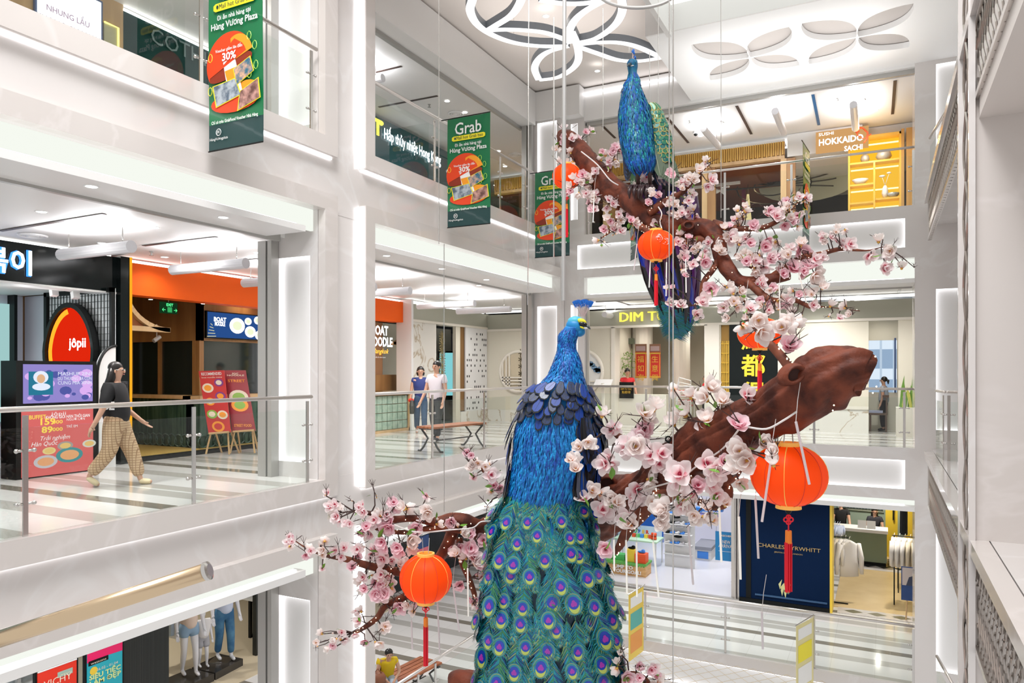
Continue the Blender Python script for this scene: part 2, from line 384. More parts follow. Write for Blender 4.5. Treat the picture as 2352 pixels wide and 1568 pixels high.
# atrium ceiling: upper plane, and a dropped white panel with petal cut-outs and a bright coffer
b = MB(); b.box(-1, 14, -9.5, 3, H3+.14, H3+.3); struct('ceiling', b, mat('beige_ceiling', (.80, .745, .71), .7))
def lens(p, q, bulge, n=14):
    p = V(p); q = V(q); d = q-p; L = d.length; d.normalize(); s = V((-d.y, d.x, 0)); out = []
    for i in range(n+1):
        t = i/n; out.append(p+d*L*t+s*bulge*math.sin(math.pi*t)**.8)
    for i in range(1, n):
        t = 1-i/n; out.append(p+d*L*t-s*bulge*math.sin(math.pi*t)**.8)
    return out
def flat_with_holes(name, outer, holes, z, depth, mats):
    cu = bpy.data.curves.new(name, 'CURVE'); cu.dimensions = '2D'; cu.fill_mode = 'BOTH'; cu.extrude = depth/2
    for pl in [outer]+holes:
        s = cu.splines.new('POLY'); s.points.add(len(pl)-1); s.use_cyclic_u = True
        for i, p in enumerate(pl): s.points[i].co = (p[0], p[1], 0, 1)
    o = bpy.data.objects.new('t', cu); col.objects.link(o)
    dg = bpy.context.evaluated_depsgraph_get(); dg.update()
    me = bpy.data.meshes.new_from_object(o.evaluated_get(dg)); bpy.data.objects.remove(o)
    for v in me.vertices: v.co.z += z+depth/2
    me.materials.clear()
    for m in mats: me.materials.append(m)
    ob = bpy.data.objects.new(name, me); col.objects.link(ob); return ob
ZP_ = 7.18; P = lambda u, v: PZ(u, v, ZP_)
pet = []
for c, tips in (((1722, 133), ((1588, 103), (1812, 62), (1836, 150), (1632, 184))), ((1969, 86), ((1842, 54), (2098, 8), (2088, 108), (1859, 147)))):
    for t in tips:
        a = P(*c); q = P(*t); d = (q-a).normalized(); L = (q-a).length
        pet.append(lens(a+d*.03, q, L*.27))
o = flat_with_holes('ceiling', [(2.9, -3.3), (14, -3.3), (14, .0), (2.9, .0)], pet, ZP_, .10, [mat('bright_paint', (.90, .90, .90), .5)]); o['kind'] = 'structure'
b = MB(); b.box(2.9, 14, -3.3, 0, ZP_+.11, ZP_+.2); struct('ceiling', b, mat('recess_shade', (.50, .46, .435), .7))  # shade inside the cut-outs is put into this darker colour
b = MB(); b.box(3.35, 14, -8, -3.3, 7.62, 7.7); struct('trim_10', b, emat('coffer_glow', (.97, 1, .95), 1.3))  # coffer ceiling emits, standing in for light falling on it
b = MB(); b.box(3.27, 3.35, -8, -3.3, 7.1, H3); b.box(2.9, 14, -3.34, -3.3, ZP_, 7.75); struct('ceiling', b, PAINT)
b = MB(); b.box(.5, 2.9, -.06, -.03, 7.70, 7.74); struct('trim_16', b, LED)
area((5.0, -1.6, 6.4), 3.4, 34, (math.pi, 0, 0), sy=2.4)  # added upward light in mid-air, whitens the dropped panel
# ---- far interior walls to close the views
b = MB(); b.box(-14, -13.9, -18, 14, -4.5, 8); b.box(-14, 10, 13.9, 14, -4.5, 8); b.box(9.4, 9.5, .1, 14, -4.45, 7.7); struct('wall_back', b, PAINT)
# ---- right side: marble pier, slab edges, soffit
RX = 7.25
b = MB(); b.box(7.24, 13, -8.3, -6.85, 0, 4.14); b.box(7.24, 13, -8.28, -6.85, 4.54, 9); b.box(7.24, 7.6, -8.28, -6.9, -5, -.4)
struct('wall_right', b, MARBLE)
b = MB(); b.box(7.27, 13, -17.5, -8.3, 3.56, 4.4); struct('ceiling', b, mat('soffit_paint', (.70, .655, .625), .7))
b = MB(); b.box(7.35, 13, -14.2, -8.3, -.4, -.0); struct('floor', b, MARBLE2)
# ================================================================ INTERIORS: ceiling lamps
WOOD = mat('wood_slats', (.36, .19, .07), .45, var=((.27, .13, .045), 6, (1, 1, .1)))
LWOOD = mat('light_wood', (.62, .42, .22), .45, var=((.52, .34, .17), 5, (1, 1, .1)))
CREAM = mat('cream_wall', (.70, .665, .56), .55)
SAGE = mat('sage_fascia', (.40, .40, .33), .6)
ORANGE = mat('orange_panel', (.85, .115, .008), .6, spec=.2)
WHITE = mat('white_plain', (.82, .82, .82), .45)
NAVY = mat('navy_panel', (.0015, .013, .05), .7, spec=.1)
YEL = mat('yellow_paint', (.85, .6, .05), .4)
CALA = veined('calacatta', (.80, .78, .73), (.45, .36, .25), .8, .15, .022)
TUBEW = mat('tube_white', (.80, .80, .84), .4)
LAMP = emat('lamp_face', (1, .97, .93), 9)
def tube_lamp(p, q, label, group, power=26, r=.075):
    p = V(p); q = V(q); m = (p+q)/2
    t = thing('tube_lamp', label, 'ceiling lamp', m, group)
    b = MB(); b.tube([p, q], r, 14); b.build('lamp_housing', TUBEW, t, smooth=False)
    for k in (.12, .88):
        c = MB(); e = p+(q-p)*k; c.tube([e+V((0, 0, r*.8)), V((e.x, e.y, e.z+.25))], .008, 5); c.build('hanger', STEEL, t)
    d = (q-p); L = d.length; ang = math.atan2(d.y, d.x)
    area(m+V((0, 0, r+.02)), L*.9, power, (math.pi, 0, ang), (.96, .97, 1), sy=.08)
G2 = 'tube lamps hanging under the middle floor ceiling'
for (a, b2, lb) in (((140, 585), (325, 570), 'white tube lamp above the oval red sign'), ((396, 620), (575, 605), 'white tube lamp in front of the wide orange fascia'),
                  ((560, 650), (700, 640), 'white tube lamp cut off by the pillar beside the orange fascia'),
                  ((862, 655), (885, 657), 'white tube lamp end beside the pillar, left of the second bay'),
                  ((800, 676), (973, 678), 'white tube lamp over the white neon noodle lettering'), ((960, 703), (1083, 691), 'white tube lamp in the middle of the second bay'),
                  ((1050, 715), (1142, 706), 'white tube lamp nearest the moon window in the second bay')):
    p = PZ(*a, 2.93); q = PZ(*b2, 2.93)
    if a[0] == 862: p = V((-3.0, q.y, 2.93))
    if a[0] == 560: q = V((q.x, p.y+.1, 2.93))
    d = q-p
    q = p+V((max(1.2, min(d.length, 1.5)), 0, 0)) if abs(d.x) > .3 or True else q
    tube_lamp(p, q, lb, G2)
for (a, b2, lb) in (((1180, 690), (1388, 722), 'white tube lamp left of the yellow lettering'), ((1560, 690), (1655, 712), 'white tube lamp right of the hanging peacock tail'), ((1968, 690), (1970, 715), 'white tube lamp at the right end over the cream wall')):
    p = PZ(*b2, 2.93); tube_lamp(p, p+V((0, 1.0, 0)), lb, 'tube lamps hanging over the back corridor', 34)
G3 = 'tube lamps hanging on the top floor at the back'
for (a, b2, lb) in (((1615, 295), (1650, 335), 'white tube lamp left of the three on the top floor'), ((1780, 255), (1800, 305), 'white tube lamp in the middle on the top floor'), ((1960, 240), (1965, 295), 'white tube lamp above the sushi sign')):
    tube_lamp(PZ(*a, 6.8), PZ(*b2, 6.8), lb, G3, 40)
for p, q, lb in (((-3, -6.4, 6.85), (-1.6, -6.4, 6.85), 'white tube lamp on the top floor beside the beam'), ((-3.1, -4.6, 6.85), (-1.7, -4.6, 6.85), 'white tube lamp over the dark green sign'),):
    tube_lamp(p, q, lb, 'tube lamps on the top floor of the left side', 40)
# downlights: small glowing discs with a real spot below
DLN = [0]
def downlight(p, where, r=.065, power=14, rim=True, lit=True):
    DLN[0] += 1; p = V(p)
    t = thing('downlight', 'small round recessed ceiling light ' + where, 'ceiling light', p, 'recessed ceiling lights')
    b = MB(); b.lathe([(r*.01, -.004), (r*.8, -.004)], 14, p); b.build('light_face', LAMP, t)
    c = MB(); c.lathe([(r*.8, -.003), (r, -.007), (r*1.1, 0)], 14, p); c.build('rim', WHITE, t)
    if lit: spot(p-V((0, 0, .05)), power, 150, (1, .96, .92))
wh = {0: 'in the soffit'}
for u, v, w2 in ((210, 428, 'in the soffit over the black storefront'), (513, 499, 'in the soffit near the pillar')):
    downlight(PZ(u, v, 3.21), w2, power=8)
for u, v, w2 in ((888, 587, 'at the left end of the second soffit'), (1015, 617, 'in the middle of the second soffit'), (1117, 642, 'at the right of the second soffit')):
    downlight(PZ(u, v, 3.21), w2, power=8)
for u, v, w2 in ((95, 486, 'in the ceiling at the far left edge'), (355, 522, 'above the black and orange shopfront corner'), (234, 558, 'above the oval sign'), (378, 590, 'over the orange fascia'), (592, 580, 'beside the pillar above the orange fascia')):
    downlight(PZ(u, v, 3.24), w2, power=30)
for u, v, w2 in ((1100, 655, 'near the middle of the second bay'), (965, 672, 'over the walking couple'), (1005, 665, 'behind the walking couple')):
    downlight(PZ(u, v, 3.24), w2, power=30)
for u, v, w2 in ((1612, 261, 'beside the green wing of the upper peacock'), (1683, 301, 'right of the security camera'), (1805, 303-60, 'between two top floor tube lamps'), (1826, 240, 'left of the blue air slot'), (1960, 207, 'above the sushi tube lamp'), (1923, 266, 'left of the sushi tube lamp'), (2010, 253, 'right of the sushi tube lamp'), (1745, 254, 'by the brown air slot'), (1609, 312, 'below the security camera')):
    downlight(PZ(u, v, 7.125), w2, power=24)
for u, v, w2 in ((1027, 232, 'above the first whole green banner'), (1068, 258, 'beside the top of the green banner'), (1145, 347, 'right of the whole green banner'), (1160, 382, 'above the amber glow on the top floor')):
    downlight(PZ(u, v, 7.125), w2, power=26)
for u, v, w2 in ((1254, 37, 'in the atrium ceiling inside the hanging petal frame'), (1372, 163, 'in the atrium ceiling left of the peacock crest'), (1597, 133, 'in the atrium ceiling by the leftmost petal cut-out'), (1573, 193, 'in the atrium ceiling below the petal cut-outs'), (2182, 21, 'in the atrium ceiling at the far right')):
    downlight(PZ(u, v, 7.75), w2, power=14)
for x, y in ((.8, 1.4), (2.4, 2.2), (4, 1.4), (5.6, 2.2), (-2.2, .8), (-2.5, -3.4), (-2.4, -6), (-2.6, -9.4), (-2.2, -12)):  # bare spots without fixtures, added to brighten the three floors
    spot((x, y, -1.35), 130, 160, (1, .98, .97), .1)
for x, y in ((1.5, 2.2), (3.3, 1.6), (5.2, 2.2), (6.7, 1.6)): spot((x, y, 3.14), 190, 160, (1, .97, .94), .1)
for x, y in ((-2, -10.5), (-2.4, -12.5), (-2.2, -8.6), (-2.2, -5), (-1.9, -2), (-2.5, 1.4), (-2.6, -3.4)): spot((x, y, 3.14), 140, 160, (1, .97, .94), .1)
for x, y in ((1.5, 2), (4.2, 2), (6.2, 2), (-2, -1.5), (-2, -5), (-2, -9)): spot((x, y, 7.05), 120, 160, (1, .97, .94), .1)
# black slot diffusers
SLOT = mat('slot_black', (.05, .03, .025), .5)
for (a, b2, z, lb, mm) in (((0, 530), (240, 491), 3.236, 'long black air slot in the ceiling at the far left', SLOT), ((330, 564), (498, 544), 3.236, 'thin black air slot above the tube lamps', SLOT),
                       ((470, 608), (592, 594), 3.236, 'thin black air slot above the orange fascia', SLOT),
                       ((1533, 270), (1581, 328), 7.126, 'brown air slot right of the green wing', SLOT), ((1692, 243), (1726, 308), 7.126, 'brown air slot between the top floor lamps', SLOT),
                       ((1867, 217), (1881, 287), 7.126, 'blue glowing air slot on the top floor ceiling', mat('slot_blue', (.01, .09, .22), .4)), ((2056, 185), (2050, 262), 7.126, 'brown air slot near the right end of the top floor', SLOT),
                       ((1385, 290), (1413, 317), 7.126, 'short brown air slot left of the peacock', SLOT), ((1395, 685), (1452, 702), 3.236, 'thin slot above the yellow lettering', SLOT), ((1703, 672), (1735, 690), 3.236, 'thin slot above the right boughs', SLOT),
                       ((1880, 660), (1892, 684), 3.236, 'grey slot above the cream wall', GREYM), ((2070, 654), (2063, 676), 3.236, 'grey slot near the window', GREYM),
                       ((862, 166), (922, 152), 7.126, 'thin dark air slot by the second bay beam', SLOT), ((870, 246), (1005, 220), 7.126, 'long dark air slot over the dark green sign', SLOT)):
    p = PZ(*a, z); q = PZ(*b2, z); d = q-p; s = V((-d.y, d.x, 0)).normalized()*.03
    b = MB(); b.prism([p-s, q-s, q+s, p+s], (0, 0, -.006)); tag(b.build('air_slot', mm), lb, 'air vent', 'ceiling air slots')
# round vents, sprinkler, camera
for u, v, z, lb in ((75, 540, 3.236, 'round slatted vent above the black fascia'), (1645, 284, 7.126, 'round vent beside the top floor lamp'), (1967, 232, 7.126, 'round vent above the sushi sign'), (1047, 261, 7.126, 'round vent over the green banner'), (1183, 355, 7.126, 'round vent near the corner on the top floor')):
    p = PZ(u, v, z); b = MB()
    for r in (.18, .13, .08): b.lathe([(r, 0), (r-.01, -.02), (r-.03, -.02), (r-.04, 0)], 18, p)
    b.lathe([(.001, -.01), (.03, -.01)], 12, p)
    tag(b.build('round_vent', WHITE), lb, 'air vent', 'round ceiling vents')
for u, v, z, lb in ((348, 578, 3.236, 'sprinkler head over the tube lamps'), (1584, 277, 7.126, 'sprinkler head near the green wing'), (1925, 226, 7.126, 'sprinkler head near the blue slot'), (986, 240, 7.126, 'sprinkler head by the dark green sign')):
    p = PZ(u, v, z); b = MB(); b.lathe([(.03, 0), (.03, -.01), (.012, -.015), (.012, -.05), (.035, -.055), (.035, -.06), (.001, -.06)], 10, p)
    tag(b.build('sprinkler', GREYM), lb, 'sprinkler', 'fire sprinklers')
p = PZ(1598, 302, 7.126); t = thing('security_camera', 'small white dome security camera on the top floor ceiling', 'camera', p)
b = MB(); b.lathe([(.07, 0), (.07, -.05), (.05, -.06)], 14, p); b.build('camera_base', WHITE, t); b = MB(); b.ball(p-V((0, 0, .06)), .05); b.build('dome', BLACK, t, smooth=True)
# ================================================================ GLASS RAILINGS
def railing(p, q, z, posts, label, h=1.1, group='glass railings around the atrium', post_d=.05, inward=(1, 0, 0), extra=None):
    p = V((p[0], p[1], z)); q = V((q[0], q[1], z)); d = (q-p).normalized(); L = (q-p).length; nrm = V(inward)
    t = thing('glass_railing', label, 'railing', p, group)
    b = MB(); b.tube([p+UP*h, q+UP*h], .024, 12); b.ball(q+UP*h, .024); b.ball(p+UP*h, .024); b.build('handrail', SATIN, t, smooth=True)
    cuts = sorted(posts)
    edges = [0.0]+cuts+[L]
    for s in cuts:
        o = p+d*s
        b = MB(); b.obox(o+UP*(h-.06)/2, d*.022, nrm*.008, UP*(h-.05)/2); pb = b.build('post', STEEL, t)
        for zz in (.28, .74):
            c = MB()
            for sg in (-1, 1):
                c.tube([o+UP*zz+d*sg*.02, o+UP*zz+d*sg*.075], .012, 8); c.ball(o+UP*zz+d*sg*.075, .02, n=8, m=6)
            k = c.build('glass_clamp', STEEL, pb, smooth=True)
    for i in range(len(edges)-1):
        s0 = edges[i]+.015; s1 = edges[i+1]-.015
        if s1-s0 < .12: continue
        b = MB(); b.obox(p+d*(s0+s1)/2+UP*(.47), d*(s1-s0)/2, nrm*.005, UP*.47); b.build('glass_panel', GLASS, t)
    return t
def ys(us, y0, z=1000): return [PX(u, z, 0)[1]-y0 for u in us]
railing((-.07, -16), (-.07, -8.30), 0, [PX(u, 1000, -.07).y+16 for u in (58, 445, 706)]+[1.4, 2.8], 'glass railing with satin handrail in front of the walking woman')
railing((-.07, -7.05), (-.07, -.3), 0, [PX(u, 1000, -.07).y+7.05 for u in (993, 1112)]+[6.2], 'glass railing of the middle floor in front of the bench')
railing((.5, .07), (7.06, .07), 0, [PY(u, 1000, .07).x-.5 for u in (1484, 1870)]+[3.0, 6.4], 'glass railing of the middle floor along the back under the yellow lettering', inward=(0, 1, 0))
railing((-.07, -16), (-.07, -8.2), 4.54, [PX(u, 200, -.07).y+16 for u in (462, 715)]+[2.0], 'top floor glass railing behind the first green banner')
railing((-.07, -7.05), (-.07, -.3), 4.54, [PX(u, 300, -.07).y+7.05 for u in (998, 1206)]+[4.0], 'top floor glass railing behind the whole green banner')
railing((.5, .07), (7.06, .07), 4.54, [PY(u, 400, .07).x-.5 for u in (1665, 2098)]+[.12, 4.4], 'top floor glass railing along the back in front of the amber shelves', inward=(0, 1, 0))
railing((-.07, -7.05), (-.07, -.3), -4.45, [1.2, PX(1000, 1500, -.07).y+7.05, 5.0], 'lowest glass railing running diagonally past the brown bench')
railing((.5, .07), (7.06, .07), -4.45, [PY(u, 1500, .07).x-.5 for u in (1482, 1666, 1870, 2098)], 'lowest glass railing along the back in front of the navy shopfront', inward=(0, 1, 0))
t = MB(); 
for k in range(34):
    for s in (-1, 1):
        x = -2.2+k*.32; p = V((x, -.12, -4.6)); q = V((x+s*3.2, -3.3, -4.85)); a_, c_ = p.copy(), q.copy()
        if c_.x < 0: f_ = (0-p.x)/(q.x-p.x) if q.x != p.x else 0; c_ = p.lerp(q, max(0, f_))
        if c_.x > 7.1: c_ = p.lerp(q, (7.1-p.x)/(q.x-p.x))
        if 0 <= p.x <= 7.1: t.tube([a_, c_], .004, 4)
tag(t.build('safety_net', mat('net_gold', (.62, .5, .32), .6)), 'diamond mesh safety net stretched below the lowest railing', 'net')
# right side rails at the stair head
railing((7.35, -1.2), (7.42, -2.0), 0, [.70], 'short glass railing turning the corner beside the right pillar', inward=(1, 0, 0))
railing((7.46, -2.03), (9.4, -2.03), 0, [.02, .9], 'glass railing right of the corner post', inward=(0, 1, 0))
pr = PZ(2168, 245, 4.54+1.1)
railing((7.3, -.4), (7.46, -1.9), 4.54, [1.45], 'top floor glass railing turning the corner by the right pillar')
railing((7.50, -1.93), (8.6, -1.93), 4.54, [.03], 'top floor glass railing right of the corner', inward=(0, 1, 0))
railing((7.35, -1.4), (7.5, -2.6), -4.45, [1.15], 'lowest glass railing turning the corner at the bottom right')
railing((7.54, -2.63), (9.2, -2.63), -4.45, [.03], 'lowest glass railing at the bottom right edge', inward=(0, 1, 0))
# big foreground handrail at lower left
p0 = cp(-260, 1552, 2.27); p1 = cp(476, 1311, 2.27)
t = thing('stair_handrail', 'thick brushed metal handrail in the foreground at lower left, ending in a cap', 'handrail', p1)
b = MB(); b.tube([p0, p1], .0265, 28); b.build('rail_tube', mat('reflection_tint_steel', (.70, .54, .36), .24, 1), t, smooth=True)  # gold tint in the steel colour stands in for orange reflections
d = (p1-p0).normalized(); b = MB(); b.tube([p1-d*.006, p1+d*.006, p1+d*.010], [.029, .029, .020], 28); b.build('end_cap', STEEL, t, smooth=False)
b = MB(); e = p0+d*.05; b.tube([e, e-UP*1.0], .02, 12); b.build('rail_post', STEEL, t)
# lattice balustrade bands at the right, one at each landing
LAT = mat('lattice_metal', (.36, .32, .29), .3, .8)
def lattice(x, y0, y1, z0, z1, label, dz0=0.0, name='lattice_panel'):
    """band of interlaced wavy bars in plane x, from y0 to y1; frame bars along both long edges"""
    t = thing(name, label, 'balustrade', (x, (y0+y1)/2, z0))
    b = MB(); b.box(x-.03, x+.03, y0, y1, z1-.05, z1); b.box(x-.03, x+.03, y0, y1, z0, z0+.05)
    for y in (y0, y1): b.box(x-.03, x+.03, y-.025, y+.025, z0, z1)
    b.build('frame', SATIN, t)
    b = MB(); pitch = .16; n = int(abs(y1-y0)/pitch); H = z1-z0
    for i in range(n+1):
        for ph in (1, -1):
            pts = []
            for k in range(13):
                q = k/12; pts.append((x+.008*ph, y0+i*pitch+ph*pitch*.62*math.sin(q*math.pi*3), z0+q*H))
            b.tube(pts, .008, 4, cap=False)
    b.build('lattice', LAT, t); return t
lattice(7.27, -13.2, -.9, -.95, -.12, 'grey metal lattice band running along the right landing edge of the middle floor')
lattice(7.27, -11.6, -.9, 3.72, 4.42, 'grey metal lattice band running up along the top floor landing at right')
b = MB(); b.box(7.2, 7.34, -14, -.6, -.12, .0); b.box(7.2, 7.34, -14, -.6, 4.42, 4.54); struct('trim_11', b, MARBLE)
o = PZ(2190, 1052, 0); o = V((8.0, -1.35, 0)); b = MB()
for k in range(28): q = k*math.tau/28; b.tube([o+V((.24*math.cos(q), .24*math.sin(q), .02)), o+V((.24*math.cos(q), .24*math.sin(q), .68))], .022, 5)
b.lathe([(.001, .0), (.25, 0), (.25, .03), (.22, .03)], 20, o); b.lathe([(.22, .66), (.26, .66), (.26, .70), (.20, .70)], 20, o); tag(b.build('ribbed_bin', SATIN), 'ribbed cylindrical metal bin behind the short glass railing at right', 'bin')
# slim lattice strip on the pier edge
t = thing('lattice_column', 'tall narrow metal lattice strip set in the edge of the big marble pier at right', 'decorative screen', (7.20, -7.6, -4))
b = MB()
for y in (-8.32, -7.35): b.box(7.19, 7.24, y-.02, y+.02, -5, 9)
b.build('frame', MARBLE2, t); b = MB()
for ph in (1, -1):
    b.tube([(7.215, -7.84+ph*.2*math.sin(z*5), z) for z in [(-5+k*.09) for k in range(156)]], .012, 4)
b.build('lattice', LAT, t)
# ================================================================ SHOPFRONTS
def rx(b, x, u0, v0, u1, v1, t=.03, mi=0):
    a = PX(u0, v0, x); c = PX(u1, v1, x); b.box(x-t, x, a.y, c.y, c.z, a.z, mi); return a, c
def ry(b, y, u0, v0, u1, v1, t=.03, mi=0):
    a = PY(u0, v0, y); c = PY(u1, v1, y); b.box(a.x, c.x, y, y+t, c.z, a.z, mi); return a, c
def simple(name, label, cat, b, m, group=None, smooth=False):
    return tag(b.build(name, m, smooth=smooth), label, cat, group)
def ellipse(c, a, b, n=24): return [V(c)+V(a)*math.cos(2*math.pi*i/n)+V(b)*math.sin(2*math.pi*i/n) for i in range(n)]
YP = V((0, 1, 0)); XP = V((1, 0, 0)); ZP = UP
GLOSSB = mat('gloss_black', (.004, .007, .007), .12, spec=.3)
AMB = emat('amber_glow', (1, .58, .08), 1.5)
WGLOW = emat('white_glow', (.95, .98, 1), 2.6)
BGLOW = emat('blue_glow', (.05, .28, 1), 1.6)
# ---- middle floor, first bay: Korean food shop
t = thing('shop_fascia', 'glossy black shop fascia with glowing white Korean letters at the far left', 'shop sign', (-4, -12, 2.65))
b = MB(); b.box(-4.3, -4, -16, -8.26, 2.65, 3.19); b.build('fascia_board', GLOSSB, t)
yl = PX(38, 600, -3.98).y; yr = PX(74, 600, -3.98).y; w1 = yr-yl
text('\ub5a1\ubcf6\uc774', (-3.97, yr+.02, PX(60, 630, -3.98).z+.02), YP, ZP, .265, WGLOW, t, ext=.02, align='RIGHT', bold=.02)
text('\ub5a1\ubcf6\uc774', (-3.99, yr+.02, PX(60, 630, -3.98).z+.02), YP, ZP, .265, BGLOW, t, name='letter_halo', ext=.003, align='RIGHT', bold=.05)
b = MB(); b.box(-9, -4.3, -16, -8.3, 2.70, 2.74); b.box(-4.3, -4.0, -16, -8.26, 2.62, 2.65); struct('ceiling', b, WHITE)
b = MB(); b.box(-6.6, -6.5, -16, -8.25, 0, 2.7); b.box(-6.5, -4.3, -8.22, -8.14, 0, 2.7); struct('wall_left', b, mat('cool_wall', (.66, .67, .76), .5))
b = MB(); b.box(-6.5, -6.3, PX(17, 800, -6.5).y, PX(24, 800, -6.5).y, 0, 2.7); struct('trim_12', b, BLACK)
b = MB(); b.box(-6.49, -6.44, -14, PX(17, 800, -6.5).y, .6, 2.55); simple('backlit_panel', 'pale teal backlit wall panel at the left edge inside the shop', 'wall panel', b, emat('teal_glow', (.45, .75, .74), .7))
spot((-5.2, -9.6, 2.6), 60, 150); spot((-5.4, -12, 2.6), 60, 150); point((-4.6, -9.3, 2.2), 12)
for k, u in enumerate((73, 90)): downlight(PZ(u, 658, 2.69), ('left' if k == 0 else 'right')+' of the pair inside the shop soffit', .07, 8)
for u, v, s in ((124, 672, 'left'), (173, 678, 'right')):
    p = PY(u, v, -8.8); t = thing('track_spotlight', 'white track spotlight aimed down, %s one above the oval sign' % s, 'spotlight', p)
    b = MB(); b.obox(p, (.035, 0, .01), (0, .05, 0), (-.01, 0, .05)); b.build('lamp_head', WHITE, t); b = MB(); b.tube([p+ZP*.05, V((p.x, p.y, 2.7))], .01, 6); b.build('stem', WHITE, t)
# oval sign on its wire grid panel (faces -y)
ys_ = -8.45; A = PY(100, 672, ys_); Bq = PY(256, 1090, ys_)
t = thing('grid_screen', 'white wire grid screen in a black frame behind the oval sign', 'screen', (A.x, ys_, 0))
b = MB(); fw = .07
b.box(A.x, Bq.x, ys_, ys_+.06, A.z-fw, A.z); b.box(A.x, A.x+fw, ys_, ys_+.06, 0, A.z); b.box(Bq.x-fw*.8, Bq.x, ys_, ys_+.06, 0, A.z); b.build('frame', BLACK, t)
b = MB(); b.box(A.x, Bq.x, ys_+.05, ys_+.07, 0, A.z-.01); b.build('back_panel', mat('pale_panel', (.62, .66, .68), .5), t)
b = MB(); n = 22
for i in range(1, n): x = A.x+(Bq.x-A.x)*i/n; b.box(x-.003, x+.003, ys_+.035, ys_+.045, 0, A.z-.02)
for i in range(1, 27): z = A.z-i*.1; b.box(A.x, Bq.x, ys_+.033, ys_+.037, z-.003, z+.003)
b.build('wire_grid', BLACK, t)
t = thing('oval_sign', 'glowing red and orange egg-shaped sign with white glowing lettering', 'sign', PY(174, 900, ys_))
def egg(c, rx_, ztop, zbot, y, n=40, k=1.0):
    out = []
    for i in range(n):
        q = 2*math.pi*i/n; s = math.sin(q); z = c.z + (ztop if s > 0 else zbot)*s*k; out.append(V((c.x+rx_*k*math.cos(q)*(1-.10*max(0, s)), y, z)))
    return out
c0 = PY(173, 806, ys_); rxx = PY(233, 800, ys_).x-c0.x; zt = PY(173, 696, ys_).z-c0.z
b = MB(); e1 = egg(c0, rxx, zt, .75, ys_-.03); e2 = egg(c0, rxx, zt, .75, ys_-.12)
b.prism(egg(c0, rxx, zt, .75, ys_-.02), (0, -.03, 0)); 
i1 = egg(c0, rxx, zt, .75, ys_-.13, k=.9)
for i in range(40):
    j = (i+1) % 40
    o1 = egg(c0, rxx, zt, .75, ys_-.13)[i]; o2 = egg(c0, rxx, zt, .75, ys_-.13)[j]
    b.poly([o1, o2, i1[j], i1[i]]); b.poly([o1, V((o1.x, ys_-.02, o1.z)), V((o2.x, ys_-.02, o2.z)), o2]); b.poly([i1[i], i1[j], V((i1[j].x, ys_-.05, i1[j].z)), V((i1[i].x, ys_-.05, i1[i].z))])
b.build('rim', BLACK, t)
b = MB(); b.poly(egg(c0, rxx, zt, .75, ys_-.07, k=.9)); b.build('face', emat('sign_red', (.72, .02, .004), .95), t)
b = MB(); seg = egg(c0, rxx, zt, .75, ys_-.08, k=.88); in_ = egg(c0, rxx, zt, .75, ys_-.08, k=.78)
for i in range(11, 24): b.poly([seg[i], seg[i+1], in_[i+1]+V((.03, 0, 0)), in_[i]+V((.03, 0, 0))])
b.build('light_tube', emat('sign_amber', (1, .32, .02), 1.5), t)
text('j\u00f4pii', PY(181, 797, ys_-.15), XP, ZP, .15, WGLOW, t, ext=.02, bold=.02, width=.42)
# kiosk with screen and poster (faces +x)
x = -3.6
t = thing('ordering_kiosk', 'black kiosk cabinet with octagonal purple video screen above a red buffet poster', 'kiosk', PX(130, 1095, x))
a = PX(37, 827, x); c = PX(222, 1098, x); b = MB(); b.box(x-.35, x, a.y, c.y, 0.0, PX(130, 829, x).z); b.build('cabinet', BLACK, t)
b = MB(); a, c = rx(b, x+.012, 54, 836, 213, 921, .012); s = b.build('screen', emat('screen_violet', (.30, .25, .62), .9), t)
sm = [emat('scr_a', (.10, .12, .42), .8), emat('scr_b', (.70, .42, .85), .95), emat('scr_c', (.03, .22, .35), .8), emat('scr_d', (.72, .78, .9), 1), emat('scr_e', (.85, .52, .3), .8)]
rnd = random.Random(5)
for k in range(26):
    p = PX(60+rnd.random()*146, 842+rnd.random()*74, x+.014+k*.0004); b = MB(); r = .03+rnd.random()*.07
    if p.y+r > c.y or p.y-r < a.y or p.z+r > a.z or p.z-r < c.z: continue
    b.poly(ellipse(p, YP*r, ZP*r*.7, 12)); b.build('image_patch', sm[k % 2], s)
b = MB(); rx(b, x+.03, 66, 853, 122, 906, .004); b.build('portrait_photo', sm[2], s)
b = MB(); cc = PX(94, 866, x+.032); b.poly(ellipse(cc, YP*.10, ZP*.085, 16)); b.poly(ellipse(PX(95, 888, x+.032), YP*.12, ZP*.05, 16)); b.build('portrait_hair', sm[3], s)
b = MB(); b.poly(ellipse(cc-ZP*.02+XP*.002, YP*.055, ZP*.06, 16)); b.build('portrait_face', sm[4], s)
for v, q in ((862, 'MASHUP 2IN1'), (873, 'DU THUONG BA CON'), (883, 'CUNG MIA XINH')): text(q, PX(132, v, x+.034), YP, ZP, .05, sm[3], s, align='LEFT', width=.48)
b = MB(); a, c = rx(b, x+.012, 50, 938, 214, 1078, .012); s = b.build('poster', emat('poster_red', (.80, .17, .16), .8), t)
PW = emat('print_white', (1, .93, .9), .85); PY_ = emat('print_yellow', (1, .72, .12), .9)
text('j\u00f4pii', PX(135, 953, x+.016), YP, ZP, .05, PW, s, width=.2)
text('BUFFET', PX(66, 963, x+.016), YP, ZP, .055, PY_, s, align='LEFT', width=.22, bold=.02)
text('KH\u00d4NG GI\u1edaI H\u1ea0N TH\u1edcI GIAN', PX(104, 962, x+.016), YP, ZP, .042, PW, s, align='LEFT', width=.62, bold=.02)
